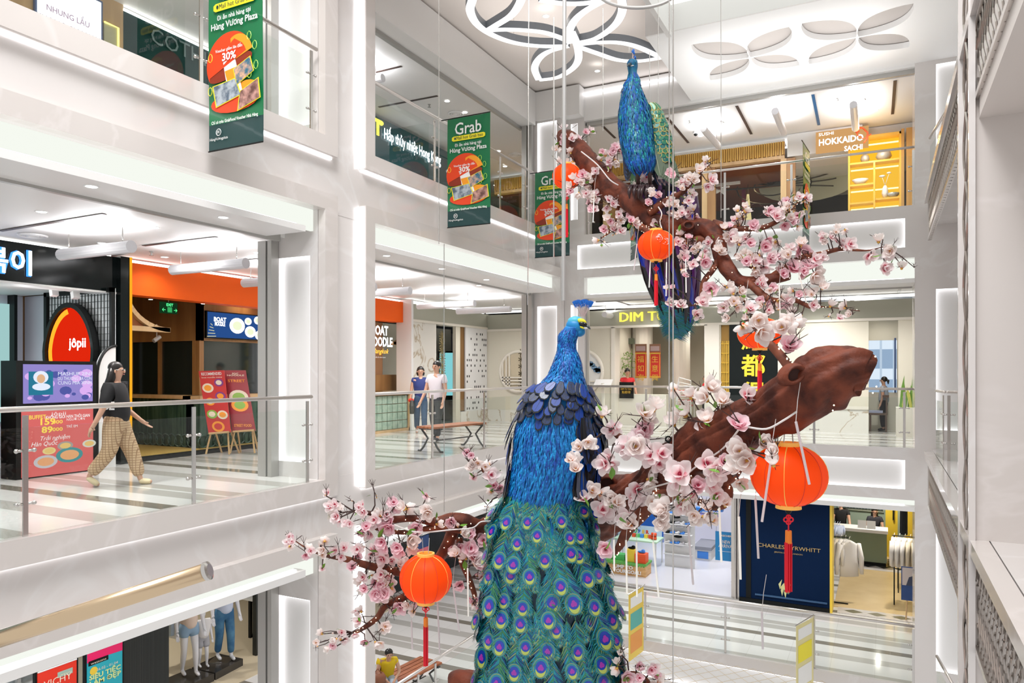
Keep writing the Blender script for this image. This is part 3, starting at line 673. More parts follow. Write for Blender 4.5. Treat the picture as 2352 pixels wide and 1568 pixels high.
text('159', PX(88, 976, x+.016), YP, ZP, .085, PY_, s, align='LEFT', width=.2, bold=.03); text('000', PX(120, 973, x+.016), YP, ZP, .05, PY_, s, align='LEFT', width=.14, bold=.02)
text('89', PX(95, 994, x+.016), YP, ZP, .085, PY_, s, align='LEFT', width=.15, bold=.03); text('000', PX(120, 990, x+.016), YP, ZP, .05, PY_, s, align='LEFT', width=.14, bold=.02)
text('NG\u01af\u1edcI L\u1edaN', PX(152, 966, x+.016), YP, ZP, .035, PW, s, align='LEFT'); text('TR\u1eba EM', PX(152, 982, x+.016), YP, ZP, .035, PW, s, align='LEFT')
text('Tr\u1ea3i nghi\u1ec7m', PX(90, 1012, x+.016), YP, ZP, .06, PW, s, align='LEFT', shear=.3); text('H\u00e0n Qu\u1ed1c', PX(70, 1026, x+.016), YP, ZP, .06, PW, s, align='LEFT', shear=.3)
for u, v, r, cc in ((160, 1044, .19, (.10, .33, .34)), (205, 1018, .10, (.75, .72, .62)), (150, 1023, .11, (.45, .38, .35)), (113, 1035, .09, (.9, .7, .3)), (105, 1060, .16, (.65, .6, .62))):
    p = PX(u, v, x+.018+r*.02); g = MB(); g.poly(ellipse(p, YP*r, ZP*r*.55, 20)); d_ = g.build('dish', emat('dish%d' % u, cc, .8), s)
    g = MB(); g.poly(ellipse(p+XP*.002, YP*r*.7, ZP*r*.36, 16)); g.build('food', emat('food%d' % u, (.85, .4+.2*rnd.random(), .2), .85), d_)
# curved white panel beside it
t = thing('curved_panel', 'white quarter-arched panel with black edge beside the ordering kiosk', 'partition', PX(245, 1080, -3.7))
a = PX(222, 840, -3.72); c = PX(266, 794, -3.72); pts = []; w_ = c.y-a.y; h_ = .45
for i in range(11): q = math.pi/2*i/10; pts.append(V((-3.72, c.y-w_*math.cos(q), c.z-h_+h_*math.sin(q))))
b = MB(); b.prism([V((-3.72, c.y, .0)), V((-3.72, a.y, .0))]+pts, (-.05, 0, 0)); b.build('panel', WHITE, t)
b = MB(); b.tube([p+XP*.01 for p in [V((-3.72, a.y, .0))]+pts], .022, 6); b.build('black_edge', BLACK, t)
b = MB(); b.box(-4.4, -3.9, -8.28, -8.13, 0, 3.2); b2 = simple('black_pillar', 'square black pillar between the black fascia and the orange fascia', 'pillar', b, GLOSSB)
b = MB(); b.box(-3.91, -3.88, -8.13, -8.10, 0, 3.2); simple('amber_edge', 'thin amber light line on the black pillar edge', 'light', b, emat('amber_line', (1, .45, .02), .9))
# left-edge cashier counter and crew in red
t = thing('cashier_counter', 'dark cashier counter with small gear at the left edge', 'counter', (-4.6, -10.7, 0))
b = MB(); b.box(-5.2, -4.3, -12.8, -9.9, 0, 1.05); b.build('body', GLOSSB, t); b = MB(); b.box(-5.25, -4.25, -12.8, -9.85, 1.05, 1.1); b.build('worktop', BLACK, t)
# ---- boat noodle restaurant
t = thing('orange_fascia', 'long plain orange fascia board of the noodle restaurant', 'shop sign', (-4, -4, 2.65))
b = MB(); b.box(-4.3, -4, -8.1, -.72, 2.64, 3.14); b.build('board', ORANGE, t); b = MB(); b.box(-4.15, -4.1, -8.1, -.72, 3.16, 3.2); b.build('cove_light', emat('cove_line', (1, .98, .95), 3), t)
b = MB(); b.box(-4.15, -4.1, -16, -8.3, 3.2, 3.235); simple('cove_light', 'bright cove line above the black fascia', 'light', b, emat('cove_line', (1, .98, .95), 3))
yc = PX(458, 800, -4.7).y
b = MB(); b.box(-4.8, -4.7, yc, -.8, 2.0, 3.2); b.box(-4.8, -4.7, yc, yc+.1, 0.9, 2.0); b.box(-4.8, -4.7, yc+1.55, yc+1.7, .9, 2); b.box(-9, -4.7, yc, yc+.1, 2.0, 3.2); b.box(-4.8, -4.7, yc+.1, -.8, .9, .98)
for xx in (-5.75, -6.6, -4.8): b.box(xx-.08, xx, yc-.01, yc+.1, .9, 2.0)
struct('wall_left', b, WOOD)
b = MB(); b.box(-12, -4.3, -8.1, -.8, 3.0, 3.05); struct('ceiling', b, mat('dark_ceiling', (.02, .016, .012), .6))
b = MB(); b.box(-9, -4.82, yc+.03, yc+.06, .98, 2.0); b.box(-4.78, -4.75, yc+.1, -.8, .98, 2.0); b.build('x', DARKGLASS).name = 'kitchen_window'
tag(bpy.data.objects['kitchen_window'], 'dark kitchen window glass behind the menu lightbox counter', 'window')
b = MB(); b.box(-9.2, -9.1, -8.1, yc, 0, 3.1); b.box(-9, -4.4, -8.12, -8.09, 0, 3.0); struct('wall_left', b, WOOD)
t = thing('restaurant_counter', 'dark green restaurant counter with a wooden ledge and patterned base', 'counter', (-4.3, -6, 0))
b = MB(); b.box(-8.5, -4.55, yc-.32, yc+.02, .93, .99); b.box(-4.75, -4.3, yc-.32, -2.2, .93, .99); b.build('ledge', LWOOD, t)
b = MB(); b.box(-8.5, -4.55, yc-.25, yc, .0, .93); b.box(-4.75, -4.38, yc-.25, -2.2, 0, .93); b.build('front', mat('green_tile', (.02, .05, .035), .2, var=((.05, .10, .07), 18, (1, 1, .1))), t)
b = MB()
for i in range(26):
    p = V((-4.36, yc-.2+i*.17, .17)); q = [p+YP*.11*math.cos(a_)+ZP*.11*math.sin(a_) for a_ in [k*math.pi/6 for k in range(13)]]; b.tube(q, .012, 4, cap=False)
for i in range(14):
    p = V((-4.6-i*.17, yc-.26, .17)); q = [p+XP*.11*math.cos(a_)+ZP*.11*math.sin(a_) for a_ in [k*math.pi/6 for k in range(13)]]; b.tube(q, .012, 4, cap=False)
b.build('scallop_pattern', mat('green_dark', (.03, .08, .06), .3), t)
b = MB(); b.box(-4.38, -4.0, -8.0, -2.2, 0.0, .05); b.box(-6.5, -4.38, -8.0, yc-.26, 0, .05); simple('pebble_bed', 'strip of gold pebbles at the foot of the restaurant counter', 'pebbles', b, mat('pebbles', (.62, .45, .13), .6, bump=(60, 1), var=((.45, .3, .08), 60)))['kind'] = 'stuff'
b = MB(); b.box(-4.0, -3.93, -8.2, -.9, 0, .075); simple('black_kerb', 'low black kerb along the restaurant front', 'kerb', b, BLACK)
spot((-5.2, -7.6, 2.95), 34, 150, (1, .75, .42)); spot((-4.35, -5.2, 2.95), 30, 150, (1, .8, .5)); spot((-6.6, -7.4, 2.9), 24, 150, (1, .75, .42)); spot((-4.4, -3, 2.95), 40, 150, (1, .75, .45))
# arch bracket
def arch_bracket(x, y0, z0, W, H, label, flip=1):
    t = thing('arch_bracket', label, 'decoration', (x, y0, z0)); pts = []
    for i in range(13): q = math.pi/2*i/12; pts.append(V((x, y0+flip*W*(1-math.cos(q)), z0+H*(1-math.sin(q)))))
    b = MB()
    for i in range(12):
        a_, c_ = pts[i], pts[i+1]; d_ = (c_-a_).normalized(); n_ = V((0, d_.z, -d_.y))*.035; b.obox((a_+c_)/2, (c_-a_)/2*1.05, n_, XP*.06)
    b.obox((x, y0+flip*W/2, z0), YP*W/2, ZP*.04, XP*.06); b.build('wood_arch', LWOOD, t)
    b = MB(); b.prism([p-XP*.03 for p in pts]+[V((x-.03, y0, z0))], (-.02, 0, 0)); b.build('infill', mat('terracotta', (.38, .13, .05), .6), t); return t
arch_bracket(-4.15, -8.05, PX(330, 755, -4.15).z, .8, .62, 'pale wooden quarter arch bracket next to the black pillar')
p = PX(387, 707, -4.9); t = thing('exit_sign', 'small green lit EXIT sign hanging in the restaurant', 'sign', p)
b = MB(); b.box(p.x-.02, p.x+.02, p.y-.17, p.y+.17, p.z-.1, p.z+.1); b.build('case', emat('exit_dark', (.01, .06, .02), .5), t)
text('EXIT', p+V((.03, 0, .03)), YP, ZP, .05, emat('exit_green', (.1, 1, .3), 1.6), t, bold=.02); text('\u2190 \u2592 \u2192', p+V((.03, 0, -.07)), YP, ZP, .07, emat('exit_green', (.1, 1, .3), 1.6), t)
b = MB(); b.tube([p+ZP*.1, V((p.x, p.y, 3.0))], .006, 5); b.build('stem', WHITE, t)
x = -4.68; t = thing('menu_lightbox', 'blue lit menu board showing white noodle bowls', 'sign', PX(530, 760, x))
a = PX(471, 713, x); zb = PX(471, 776, x).z; b = MB(); b.box(x-.04, x+.04, a.y, a.y+1.7, zb, a.z); f_ = b.build('frame', BLACK, t)
b = MB(); b.box(x+.041, x+.045, a.y+.02, a.y+1.68, zb+.02, a.z-.02); f_ = b.build('face', emat('menu_blue', (.02, .07, .24), 1), t)
x = -4.62
text('BOAT', PX(505, 738, x), YP, ZP, .08, WGLOW, f_, bold=.03); text('NOODLE', PX(505, 748, x), YP, ZP, .08, WGLOW, f_, bold=.03, width=.24)
for u, v, r in ((545, 748, .19), (570, 738, .09), (575, 762, .14), (592, 736, .1), (596, 770, .12)):
    b = MB(); p = PX(u, v, x+.002*r*50); b.poly(ellipse(p, YP*r, ZP*r*.8, 18)); q_ = b.build('bowl_picture', emat('bowl_white', (.95, .95, .85), 1.4), f_)
    b = MB(); b.poly(ellipse(p+XP*.003, YP*r*.6, ZP*r*.45, 14)); b.build('broth', emat('broth', (.75, .8, .55), 1.1), q_)
b = MB(); q0 = PX(486, 765, x)
for k in range(5): b.tube([q0+YP*(-.1+k*.02)+ZP*.3*(.2*k-.2), q0+YP*(.1-.02*k)+ZP*(-.05+.05*k)], .006, 4)
b.build('boat_drawing', emat('draw_gold', (.8, .75, .4), .9), f_)
for u in (346, 466, 574): 
    v = 690+(u-346)*.08; p = PX(u, v, -4.4); t = thing('ceiling_can', 'black cylinder ceiling lamp '+{346: 'next to the exit sign', 466: 'over the left end of the menu board', 574: 'over the right end of the menu board'}[u], 'ceiling lamp', p)
    b = MB(); b.tube([p+ZP*.02, p+ZP*.2], .04, 12); b.build('can', BLACK, t); b = MB(); b.lathe([(.001, .015), (.034, .015)], 12, p); b.build('light_face', LAMP, t)
p = PX(360, 778, -4.5); t = thing('track_spotlight', 'grey spotlight hanging below the wooden arch', 'spotlight', p); b = MB(); b.tube([p+V((0, .06, .04)), p-V((0, .06, .04))], .035, 12); b.build('lamp_head', GREYM, t); b = MB(); b.tube([p, p+ZP*.25], .008, 5); b.build('stem', GREYM, t)
# two easel boards
def easel(c4, foot, cols, label, lines, pics):
    """c4: board corners TL,TR,BR,BL world"""
    t = thing('easel_sign', label, 'easel sign', foot); TL, TR, BR, BL = c4; n = (TR-TL).cross(BL-TL).normalized()
    if n.dot(CAM-TL) < 0: n = -n
    b = MB(); b.prism([TL, TR, BR, BL], -n*.015); bd = b.build('board', cols[0], t)
    def at(s, r): return TL+(TR-TL)*s*(1-r)+(BL-TL)*r*(1-s)+(BR-TL)*s*r*1.0 if False else (TL*(1-s)+TR*s)*(1-r)+(BL*(1-s)+BR*s)*r
    R_ = (TR-TL).normalized(); U_ = (TL-BL).normalized(); W = (TR-TL).length
    for s, r, h, q, m in lines: text(q, at(s, r)+n*.004, R_, U_, h, m, bd, width=W*.8 if len(q) > 5 else None, bold=.02)
    for k, (s, r, rr, m, m2) in enumerate(pics):
        b = MB(); p = at(s, r)+n*(.006+.001*k); b.poly(ellipse(p, R_*rr, U_*rr*.8, 18)); d_ = b.build('dish_picture', m, bd); b = MB(); b.poly(ellipse(p+n*.002, R_*rr*.65, U_*rr*.5, 14)); b.build('food', m2, d_)
    for s in (.2, .85):
        b = MB(); top = at(s, .86)-n*.03; b.tube([top, V((top.x, top.y, 0))+R_*(s-.5)*.25+n*.08], .016, 6); b.build('leg', LWOOD, t)
        b = MB(); b.tube([top-n*.02, V((top.x, top.y, 0))+R_*(s-.5)*.1-n*.35], .016, 6); b.build('leg', LWOOD, t)
    b = MB(); b.tube([at(.05, 1.0)+n*.02, at(.95, 1.0)+n*.02], .018, 6); b.build('ledge', LWOOD, t); return t
pr1 = mat('print_red', (.55, .05, .05), .4); pr2 = mat('print_maroon', (.27, .02, .03), .4); pw = mat('print_cream', (.85, .75, .6), .4); py2 = mat('print_orange', (.9, .35, .05), .4); pg = mat('print_green', (.25, .45, .08), .5); pp = mat('print_purple', (.22, .06, .25), .4)
easel([cp(456, 852, 12.85), cp(514, 850, 12.75), cp(530, 992, 12.45), cp(479, 996, 12.55)], PZ(490, 1046, 0), [pr1], 'easel board headed RECOMMENDED with photos of dishes, left of the two',
      [(.5, .075, .055, 'RECOMMENDED', mat('print_white2', (.9, .9, .88), .4)), (.5, .12, .025, 'boat noodle menu', pw)],
      [(.28, .28, .11, pw, py2), (.75, .2, .09, pp, pw), (.75, .42, .1, pp, py2), (.3, .5, .09, py2, pw), (.3, .7, .1, pg, pw), (.75, .72, .1, pw, py2), (.5, .9, .12, py2, pr1)])
easel([cp(515, 850, 12.95), cp(564, 850, 12.95), cp(587, 988, 12.6), cp(533, 992, 12.6)], PZ(562, 1040, 0), [pr2], 'maroon easel board with a big green noodle bowl, right of the two',
      [(.5, .07, .03, 'BOAT', pw), (.5, .1, .03, 'NOODLE', pw), (.5, .2, .05, 'STREET', py2), (.5, .93, .05, 'STREET FOOD', py2)],
      [(.5, .45, .17, pw, pg), (.5, .58, .15, py2, pg)])
# ---- second bay: sign, counter, marble wall
yb0 = -3.2
b = MB(); b.box(-4.75, -4.6, -2.6, -.75, 0, 2.65); struct('wall_left', b, mat('tan_wall', (.42, .22, .11), .5))
t = thing('noodle_sign', 'white glowing noodle shop lettering with yellow script below', 'sign', PX(900, 770, -4.0))
text('BOAT', PX(889, 770, -4.0), YP, ZP, .22, WGLOW, t, ext=.03, align='RIGHT', width=.62, bold=.03)
text('NOODLE', PX(899, 796, -4.0), YP, ZP, .22, WGLOW, t, ext=.03, align='RIGHT', width=.92, bold=.03)
text('Bangkok', PX(891, 812, -4.0), YP, ZP, .12, emat('neon_amber', (1, .5, .05), 2), t, name='script', align='RIGHT', shear=.4, width=.6)
text('boat noodle & thai food', PX(885, 822, -4.0), YP, ZP, .035, PW, t, name='script', align='RIGHT', width=.6)
arch_bracket(-4.3, PX(933, 760, -4.3).y, PX(920, 789, -4.3).z, .62, .55, 'pale wooden quarter arch bracket beside the noodle lettering', -1)
t = thing('glass_block_counter', 'counter faced with green glass blocks in a pale wood frame', 'counter', (-3.85, -2, 0))
a = PX(942, 900, -3.8); b = MB(); b.box(-4.4, -3.8, -3.4, a.y, .0, .06); b.box(-4.45, -3.78, -3.4, a.y, .88, .94); b.box(-3.84, -3.8, a.y-.05, a.y, 0, .9); b.box(-4.4, -3.9, -3.4, a.y-.05, .06, .88); b.build('frame', LWOOD, t)
b = MB()
for i in range(10):
    for j in range(4): b.box(-3.9, -3.84, a.y-.08-i*.2-.18, a.y-.08-i*.2, .07+j*.2, .07+j*.2+.185)
b.build('glass_blocks', mat('block_green', (.40, .52, .42), .15, var=((.28, .40, .32), 8)), t)
b = MB(); b.box(-4.55, -4.5, PX(862, 850, -4.5).y-1, PX(930, 850, -4.5).y, .95, PX(930, 860, -4.5).z); simple('wood_cabinet', 'brown panelled cabinet behind the glass block counter', 'cabinet', b, WOOD)
b = MB(); b.box(-4.2, -3.75, -.72, -.64, 0, 3.2); simple('white_divider', 'thin white partition between the noodle shop and the marble wall', 'partition', b, WHITE)
b = MB(); b.box(-4.1, -3.8, -.64, 3.3, 2.72, 3.1, 0); b.box(-3.82, 9.4, 3.2, 3.5, 2.66, 3.08, 0); struct('trim_17', b, SAGE)
b = MB(); b.box(-4.1, -3.77, -.64, 3.3, 2.66, 2.72); b.box(-3.8, 9.4, 3.17, 3.3, 2.60, 2.66); struct('trim_18', b, mat('cream_trim', (.80, .76, .68), .4))
b = MB(); b.box(-4.0, -3.95, -.64, 3.3, 3.14, 3.2); b.box(-3.9, 9.4, 3.32, 3.36, 3.14, 3.2); struct('trim_13', b, emat('cove_line', (1, .98, .95), 3))
b = MB(); y1 = PX(1002, 900, -3.8).y; b.box(-3.9, -3.8, -.64, y1, 0, 2.66); struct('wall_left', b, CALA)
b = MB(); y2 = PX(1047, 900, -3.8).y; y3 = PX(1057, 900, -3.8).y; b.box(-3.9, -3.8, y2, y3, 0, 2.66); b.box(-5.2, -5.1, y1-.6, 3.3, 0, 2.7); b.box(-3.9, -3.8, PX(1121, 900, -3.8).y, 3.3, 0, 2.66); struct('wall_left', b, CREAM)
b = MB(); y4 = PX(1069, 900, -3.8).y; y5 = PX(1118, 900, -3.8).y; b.box(-3.86, -3.84, y3, y4, .35, 2.66); b.box(-3.86, -3.84, y5, PX(1127, 900, -3.8).y, .35, 2.66); struct('trim_14', b, mat('bronze', (.25, .13, .04), .3, .4))
t = thing('perforated_panel', 'tall white panel with small dark square perforations', 'screen', (-3.78, (y4+y5)/2, .3))
b = MB(); b.box(-3.83, -3.79, y4, y5, .25, 2.66); b.build('panel', WHITE, t); b = MB(); rnd = random.Random(3)
for i in range(11):
    for j in range(15):
        if rnd.random() < .42:
            y = y4+.08+(y5-y4-.16)*i/10; z = .4+j*.15; b.box(-3.79, -3.783, y-.018, y+.018, z-.03, z+.03)
b.build('perforations', BLACK, t)
b = MB(); b.box(-3.83, -3.77, y3, 3.3, 0, .33); b.box(-3.8, -.0, 3.14, 3.2, 0, .33); struct('baseboard_left', b, CALA)
for k in range(6):
    pass
t = thing('flower_screen', 'gold lit screen of geometric flower cutouts behind the digital directory', 'screen', PX(1015, 780, -4.3))
for j in range(6):
    p = PX(1016, 772+j*17, -4.3)
    b = MB()
    for a_ in range(6): q = math.pi*a_/6; d_ = (YP*math.cos(q)+ZP*math.sin(q))*.16; b.tube([p-d_, p+d_], .012, 4)
    b.build('flower_motif', mat('gold_cream', (.75, .6, .3), .4), t)
# digital directory
t = thing('digital_directory', 'slim black directory totem with a light blue screen beside the walking couple', 'totem', PZ(1030, 965, 0)+V((0, .4, 0)))
o = PZ(1030, 968, 0); R_ = V((.75, .66, 0)).normalized(); N_ = V((R_.y, -R_.x, 0)); zt = cp(1030, 806, (o-CAM).dot(CD)).z
b = MB(); b.obox(o+ZP*zt*.5, R_*.30, N_*.05, ZP*zt*.5); b.build('case', GLOSSB, t); b = MB(); b.obox(o+ZP*(zt*.5+.35)+N_*.052, R_*.26, N_*.003, ZP*(zt*.5-.4)); b.build('screen', emat('scr_cyan', (.22, .62, .66), .9), t)
b = MB(); b.obox(o+ZP*.02, R_*.4, N_*.3, ZP*.02); b.build('base_plate', mat('green_plate', (.08, .13, .11), .3), t)
# ---- back restaurant
YS = 3.2
b = MB(); b.box(-3.8, .09, YS, YS+.1, 0, 2.60); b.box(2.57, 2.9, YS, YS+.3, 0, 2.62); xw0 = PY(1995, 800, YS).x; xw1 = PY(2063, 800, YS).x
b.box(4.36, xw0, YS, YS+.1, 0, 2.62); b.box(xw1, 9.4, YS, YS+.1, 0, 2.62); struct('wall_back', b, CREAM)
b = MB(); b.box(4.36, xw0, YS-.02, YS, 0, .55); struct('baseboard_back', b, CALA); b = MB(); b.box(4.3, xw0, YS-.04, YS, .55, .62); struct('baseboard_back', b, mat('cream_trim'))
b = MB(); b.box(.02, .12, YS-.03, YS+.4, 0, 2.62); b.box(2.5, 2.6, YS-.03, YS+.4, 0, 2.62); struct('door_1', b, mat('cream_trim'))
t = thing('yellow_lettering', 'glowing yellow restaurant lettering on the sage fascia', 'sign', PY(1500, 730, YS))
YG = emat('letter_yellow', (1, .85, .10), 1.3)
p = PY(1421, 739, YS-.05); text('DIM TU TAC', p, XP, ZP, .26, YG, t, ext=.03, align='LEFT', width=2.12, bold=0)
text('DIM TU TAC', p+XP*.022, XP, ZP, .26, YG, t, ext=.028, align='LEFT', width=2.12); p = PY(1303, 737, YS-.05); text('28', p-XP*.12, XP, ZP, .3, YG, t, name='numeral', ext=.02, align='LEFT')
def moon(c, r, label, painted=False, clip=None):
    t = thing('moon_window', label, 'window', c); b = MB(); pts = [c+XP*r*math.cos(q)+ZP*r*math.sin(q) for q in [2*math.pi*k/40 for k in range(41)]]
    b.tube(pts, .05, 8, cap=False); b.build('ring', mat('cream_trim'), t, smooth=True)
    b = MB(); b.poly([c+(p-c)*.97+YP*.0-YP*.012 for p in pts[:-1]]); b.build('backing', mat('moon_wall' if not painted else 'moon_white', (.55, .48, .35) if not painted else (.74, .75, .74), .6), t)
    b = MB()
    if painted:
        rnd = random.Random(2)
        for k in range(16):
            q = c+XP*(-.2+k*.035)*1.6+ZP*(.12+.1*math.sin(k*.8))-YP*.03; b.poly(ellipse(q, XP*.09, ZP*(.05+.03*rnd.random()), 8))
        b.build('blue_mountains', mat('ink_blue', (.14, .25, .38), .6), t)
        b = MB()
        for z in (-.28, -.42): b.box(c.x-r*.85, c.x+r*.85, c.y-.06, c.y-.02, c.z+z, c.z+z+.03)
        b.build('shelf', mat('cream_trim'), t)
    else:
        for k in (-.55, -.42, -.3): h = math.sqrt(r*r-(k*r*1.5)**2); b.box(c.x+k*r*1.5-.02, c.x+k*r*1.5+.02, c.y-.05, c.y-.02, c.z-h, c.z+h)
        for k in (-.45, -.62, -.3): h = math.sqrt(r*r-(k*r)**2); b.box(c.x-h, c.x+h, c.y-.05, c.y-.02, c.z+k*r-.02, c.z+k*r+.02)
        b.build('lattice_bars', mat('cream_trim'), t)
        b = MB()
        for j in range(6):
            p = c+XP*.12+ZP*(.55-j*.2)-YP*.03
            for a_ in range(4): q = math.pi*a_/4+.4; d_ = (XP*math.cos(q)+ZP*math.sin(q))*.1; b.tube([p-d_, p+d_], .012, 4)
        b.build('dark_fretwork', mat('dark_bronze', (.08, .06, .03), .5), t)
    return t
c1 = PY(1190, 853, YS-.02); r1 = (PY(1190, 806, YS).z-PY(1190, 898, YS).z)/2
moon(c1, r1, 'round moon window with cream lattice, left of the blue peacock')
c2 = PY(1338, 853, YS-.02); moon(c2, r1, 'round moon window with blue mountain painting, right of the peacock neck', True)
# inside the doorway
b = MB(); b.box(-.2, 3.0, 7.5, 7.6, 0, 3.1); b.box(-.25, -.15, 3.3, 7.6, 0, 3.1); b.box(2.9, 3.0, 3.5, 7.6, 0, 3.1); struct('wall_back', b, CREAM)
spot((.6, 4.6, 2.95), 70, 150, (1, .93, .82)); spot((2, 5.5, 2.95), 70, 150, (1, .93, .82)); spot((1.9, 3.9, 2.95), 50, 150, (1, .93, .82))
for uu, zl, lb in ((1348, 1.05, 'left'), (1510, 1.05, 'right')):
    pass
b = MB(); c = PY(1395, 870, 5.2); b.box(PY(1405, 800, 5.2).x, PY(1455, 800, 5.2).x, 5.2, 5.3, PY(1430, 790, 5.2).z, PY(1430, 777, 5.2).z); simple('vent_grille', 'dark grille panel above the receptionist', 'grille', b, mat('grille_dark', (.10, .12, .08), .5))
for (u, w_, lb) in ((1453, 46, 'wide cream column behind the red hangings'), (1545, 40, 'cream column inside the doorway at right')):
    a = PY(u, 800, 5.6).x; c = PY(u+w_, 800, 5.6).x; b = MB(); b.tube([((a+c)/2, 5.6, 0), ((a+c)/2, 5.6, 3.0)], (c-a)/2, 16); simple('round_column', lb, 'column', b, mat('cream_trim'), smooth=False)
RED = mat('couplet_red', (.62, .03, .02), .5); GOLD = mat('gold_print', (.85, .55, .08), .35, .3)
for (u0, u1, lb) in ((1459, 1485, 'left red and gold festive hanging with a photo on top'), (1492, 1517, 'right red and gold festive hanging with a photo on top')):
    y = 4.5; a = PY(u0, 790, y); c = PY(u1, 868, y); t = thing('couplet_hanging', lb, 'hanging decoration', (a.x, y, c.z), 'red festive hangings')
    b = MB(); b.box(a.x, c.x, y, y+.02, c.z, PY(u0, 808, y).z); b.build('scroll', RED, t)
    b = MB(); zt = PY(u0, 790, y).z; zb = PY(u0, 808, y).z; b.box(a.x, c.x, y-.01, y+.02, zb, zt); ph = b.build('photo_board', mat('photo_brown', (.32, .16, .10), .5), t)
    b = MB(); b.box(a.x+.03, c.x-.03, y-.02, y-.01, zb+.03, zt-.06); b.build('photo', mat('photo_pink', (.55, .40, .42), .5), ph)
    b = MB()
    for xx in (a.x+.015, c.x-.03): b.box(xx, xx+.015, y-.008, y, c.z+.02, zb-.02)
    b.box(a.x, c.x, y-.008, y, c.z+.015, c.z+.05); b.box(a.x, c.x, y-.008, y, zb-.06, zb-.02); b.build('gold_border', GOLD, t)
    cx_ = (a.x+c.x)/2
    for k, ch in enumerate('\u798f\u5982\u6d77' if u0 < 1480 else '\u751f\u610f\u8208'): text(ch, (cx_, y-.01, zb-.28-k*.26), XP, ZP, .15, GOLD, t, name='character')
t = thing('reception_stand', 'cream reception stand with a black name plate', 'reception desk', PY(1440, 970, 3.6))
y = 3.5; a = PY(1410, 885, y); c = PY(1530, 965, y); b = MB(); b.box(a.x, c.x, y, y+.5, 0, PY(1410, 905, y).z); b.build('body', mat('cream_trim'), t)
xa = PY(1424, 880, y).x; xb = PY(1456, 880, y).x; b = MB(); b.box(xa, xb, y-.05, y-.01, PY(1424, 914, y).z, PY(1424, 877, y).z); b.build('black_plate', BLACK, t)
text('DIM TU TAC', ((xa+xb)/2, y-.06, PY(1440, 895, y).z), XP, ZP, .05, GOLD, t, width=.3); text('\u9ede\u90fd\u5f97', ((xa+xb)/2, y-.06, PY(1440, 903, y).z), XP, ZP, .06, GOLD, t)
t = thing('menu_stand', 'open menu on a white stand left of the reception', 'menu stand', PY(1385, 885, 2.9)); p = PY(1385, 880, 2.9)
b = MB(); b.obox(p, XP*.24, V((0, .12, .1)), V((0, -.005, .006))); b.build('open_menu', WHITE, t); b = MB(); b.tube([V((p.x, p.y, 0)), p], .05, 8); b.build('stem', mat('cream_trim'), t)
t = thing('bamboo_plant', 'slim bamboo-like potted plant behind the receptionist', 'plant', PY(1440, 880, 4.6)); y = 4.6; b = MB(); rnd = random.Random(8); p0 = PY(1443, 885, y)
for k in range(3): b.tube([p0, p0+V((-.1+.1*k, 0, .5+.15*k)), p0+V((-.2+.15*k, 0, .8+.12*k))], .008, 5)
b.build('stem', mat('stem_green', (.25, .35, .1), .5), t); b = MB()
for k in range(46):
    q = p0+V((rnd.uniform(-.25, .25), rnd.uniform(-.1, .1), rnd.uniform(.25, 1.0))); d_ = V((rnd.uniform(-1, 1), rnd.uniform(-.4, .4), rnd.uniform(-.8, .3))).normalized()*.13; s = V((d_.z, 0, -d_.x))*.12; b.poly([q, q+d_*.5+s, q+d_, q+d_*.5-s])
b.build('leaves', mat('leaf_light', (.20, .38, .06), .5), t); b = MB(); b.lathe([(.001, 0), (.14, 0), (.17, .4), (.15, .42)], 14, (p0.x, y, 0)); b.lathe([(.02, .4), (.02, p0.z)], 8, (p0.x, y, 0)); b.build('pot', WHITE, t)
# stack of chairs
y = 4.3; p = PY(1570, 880, y); t = thing('stacked_chairs', 'stack of white-framed chairs with red seats inside the doorway', 'chairs', (p.x, y, 0)); 
for k in range(4):
    b = MB(); z = .5+k*.13; b.tube([(p.x-.2, y, z), (p.x+.2, y, z), (p.x+.2, y, z+.35-.02*k), (p.x-.12, y, z+.38), (p.x-.2, y, z)], .02, 6); b.build('chair_frame', WHITE, t)
    b = MB(); b.obox((p.x-.02, y+.2, z), XP*.18, YP*.18, ZP*.025); b.build('seat', RED, t)
b = MB()
for sx in (-.2, .2):
    for sy in (0, .4): b.tube([(p.x+sx, y+sy, 0), (p.x+sx, y+sy, .55)], .015, 6)
b.build('legs', WHITE, t)
# gold lattice door and black panel with characters
xa = PY(1653, 800, YS).x; xb = PY(1675, 800, YS).x; t = thing('gold_lattice_door', 'tall golden lattice strip left of the black panel', 'screen', (xa, YS, 0))
b = MB(); b.box(xa, xb, YS+.1, YS+.14, 0, 2.6); b.build('backing', mat('gold_wood', (.42, .24, .05), .4), t); b = MB()
for k in range(5): xx = xa+(xb-xa)*(k+.5)/5; b.box(xx-.012, xx+.012, YS+.06, YS+.1, 0, 2.2)
for k in range(9): b.box(xa, xb, YS+.05, YS+.09, .2+k*.24, .22+k*.24)
b.build('bars', GOLD, t)
xc = PY(1787, 800, YS).x; t = thing('black_sign_panel', 'glossy black wall panel with large golden Chinese characters', 'sign', (xb, YS, 0))
b = MB(); b.box(xb, xc, YS+.0, YS+.06, 0, 2.6); b.build('panel', GLOSSB, t); xm = PY(1731, 830, YS).x
YC = mat('gold_character', (.95, .68, .05), .35)
for ch, vb in (('\u9ede', 800), ('\u90fd', 862), ('\u5f97', 925)): text(ch, (xm, YS-.03, PY(1731, vb, YS).z+.03), XP, ZP, .42, YC, t, name='character', ext=.02, bold=.02)
b = MB(); xd = PY(1800, 800, YS).x; b.box(xc, xd, YS-.04, YS+.3, 0, 2.62); b.box(PY(1625, 800, YS).x, xa, YS-.06, YS+.3, 0, 2.62); struct('door_2', b, mat('cream_trim'))
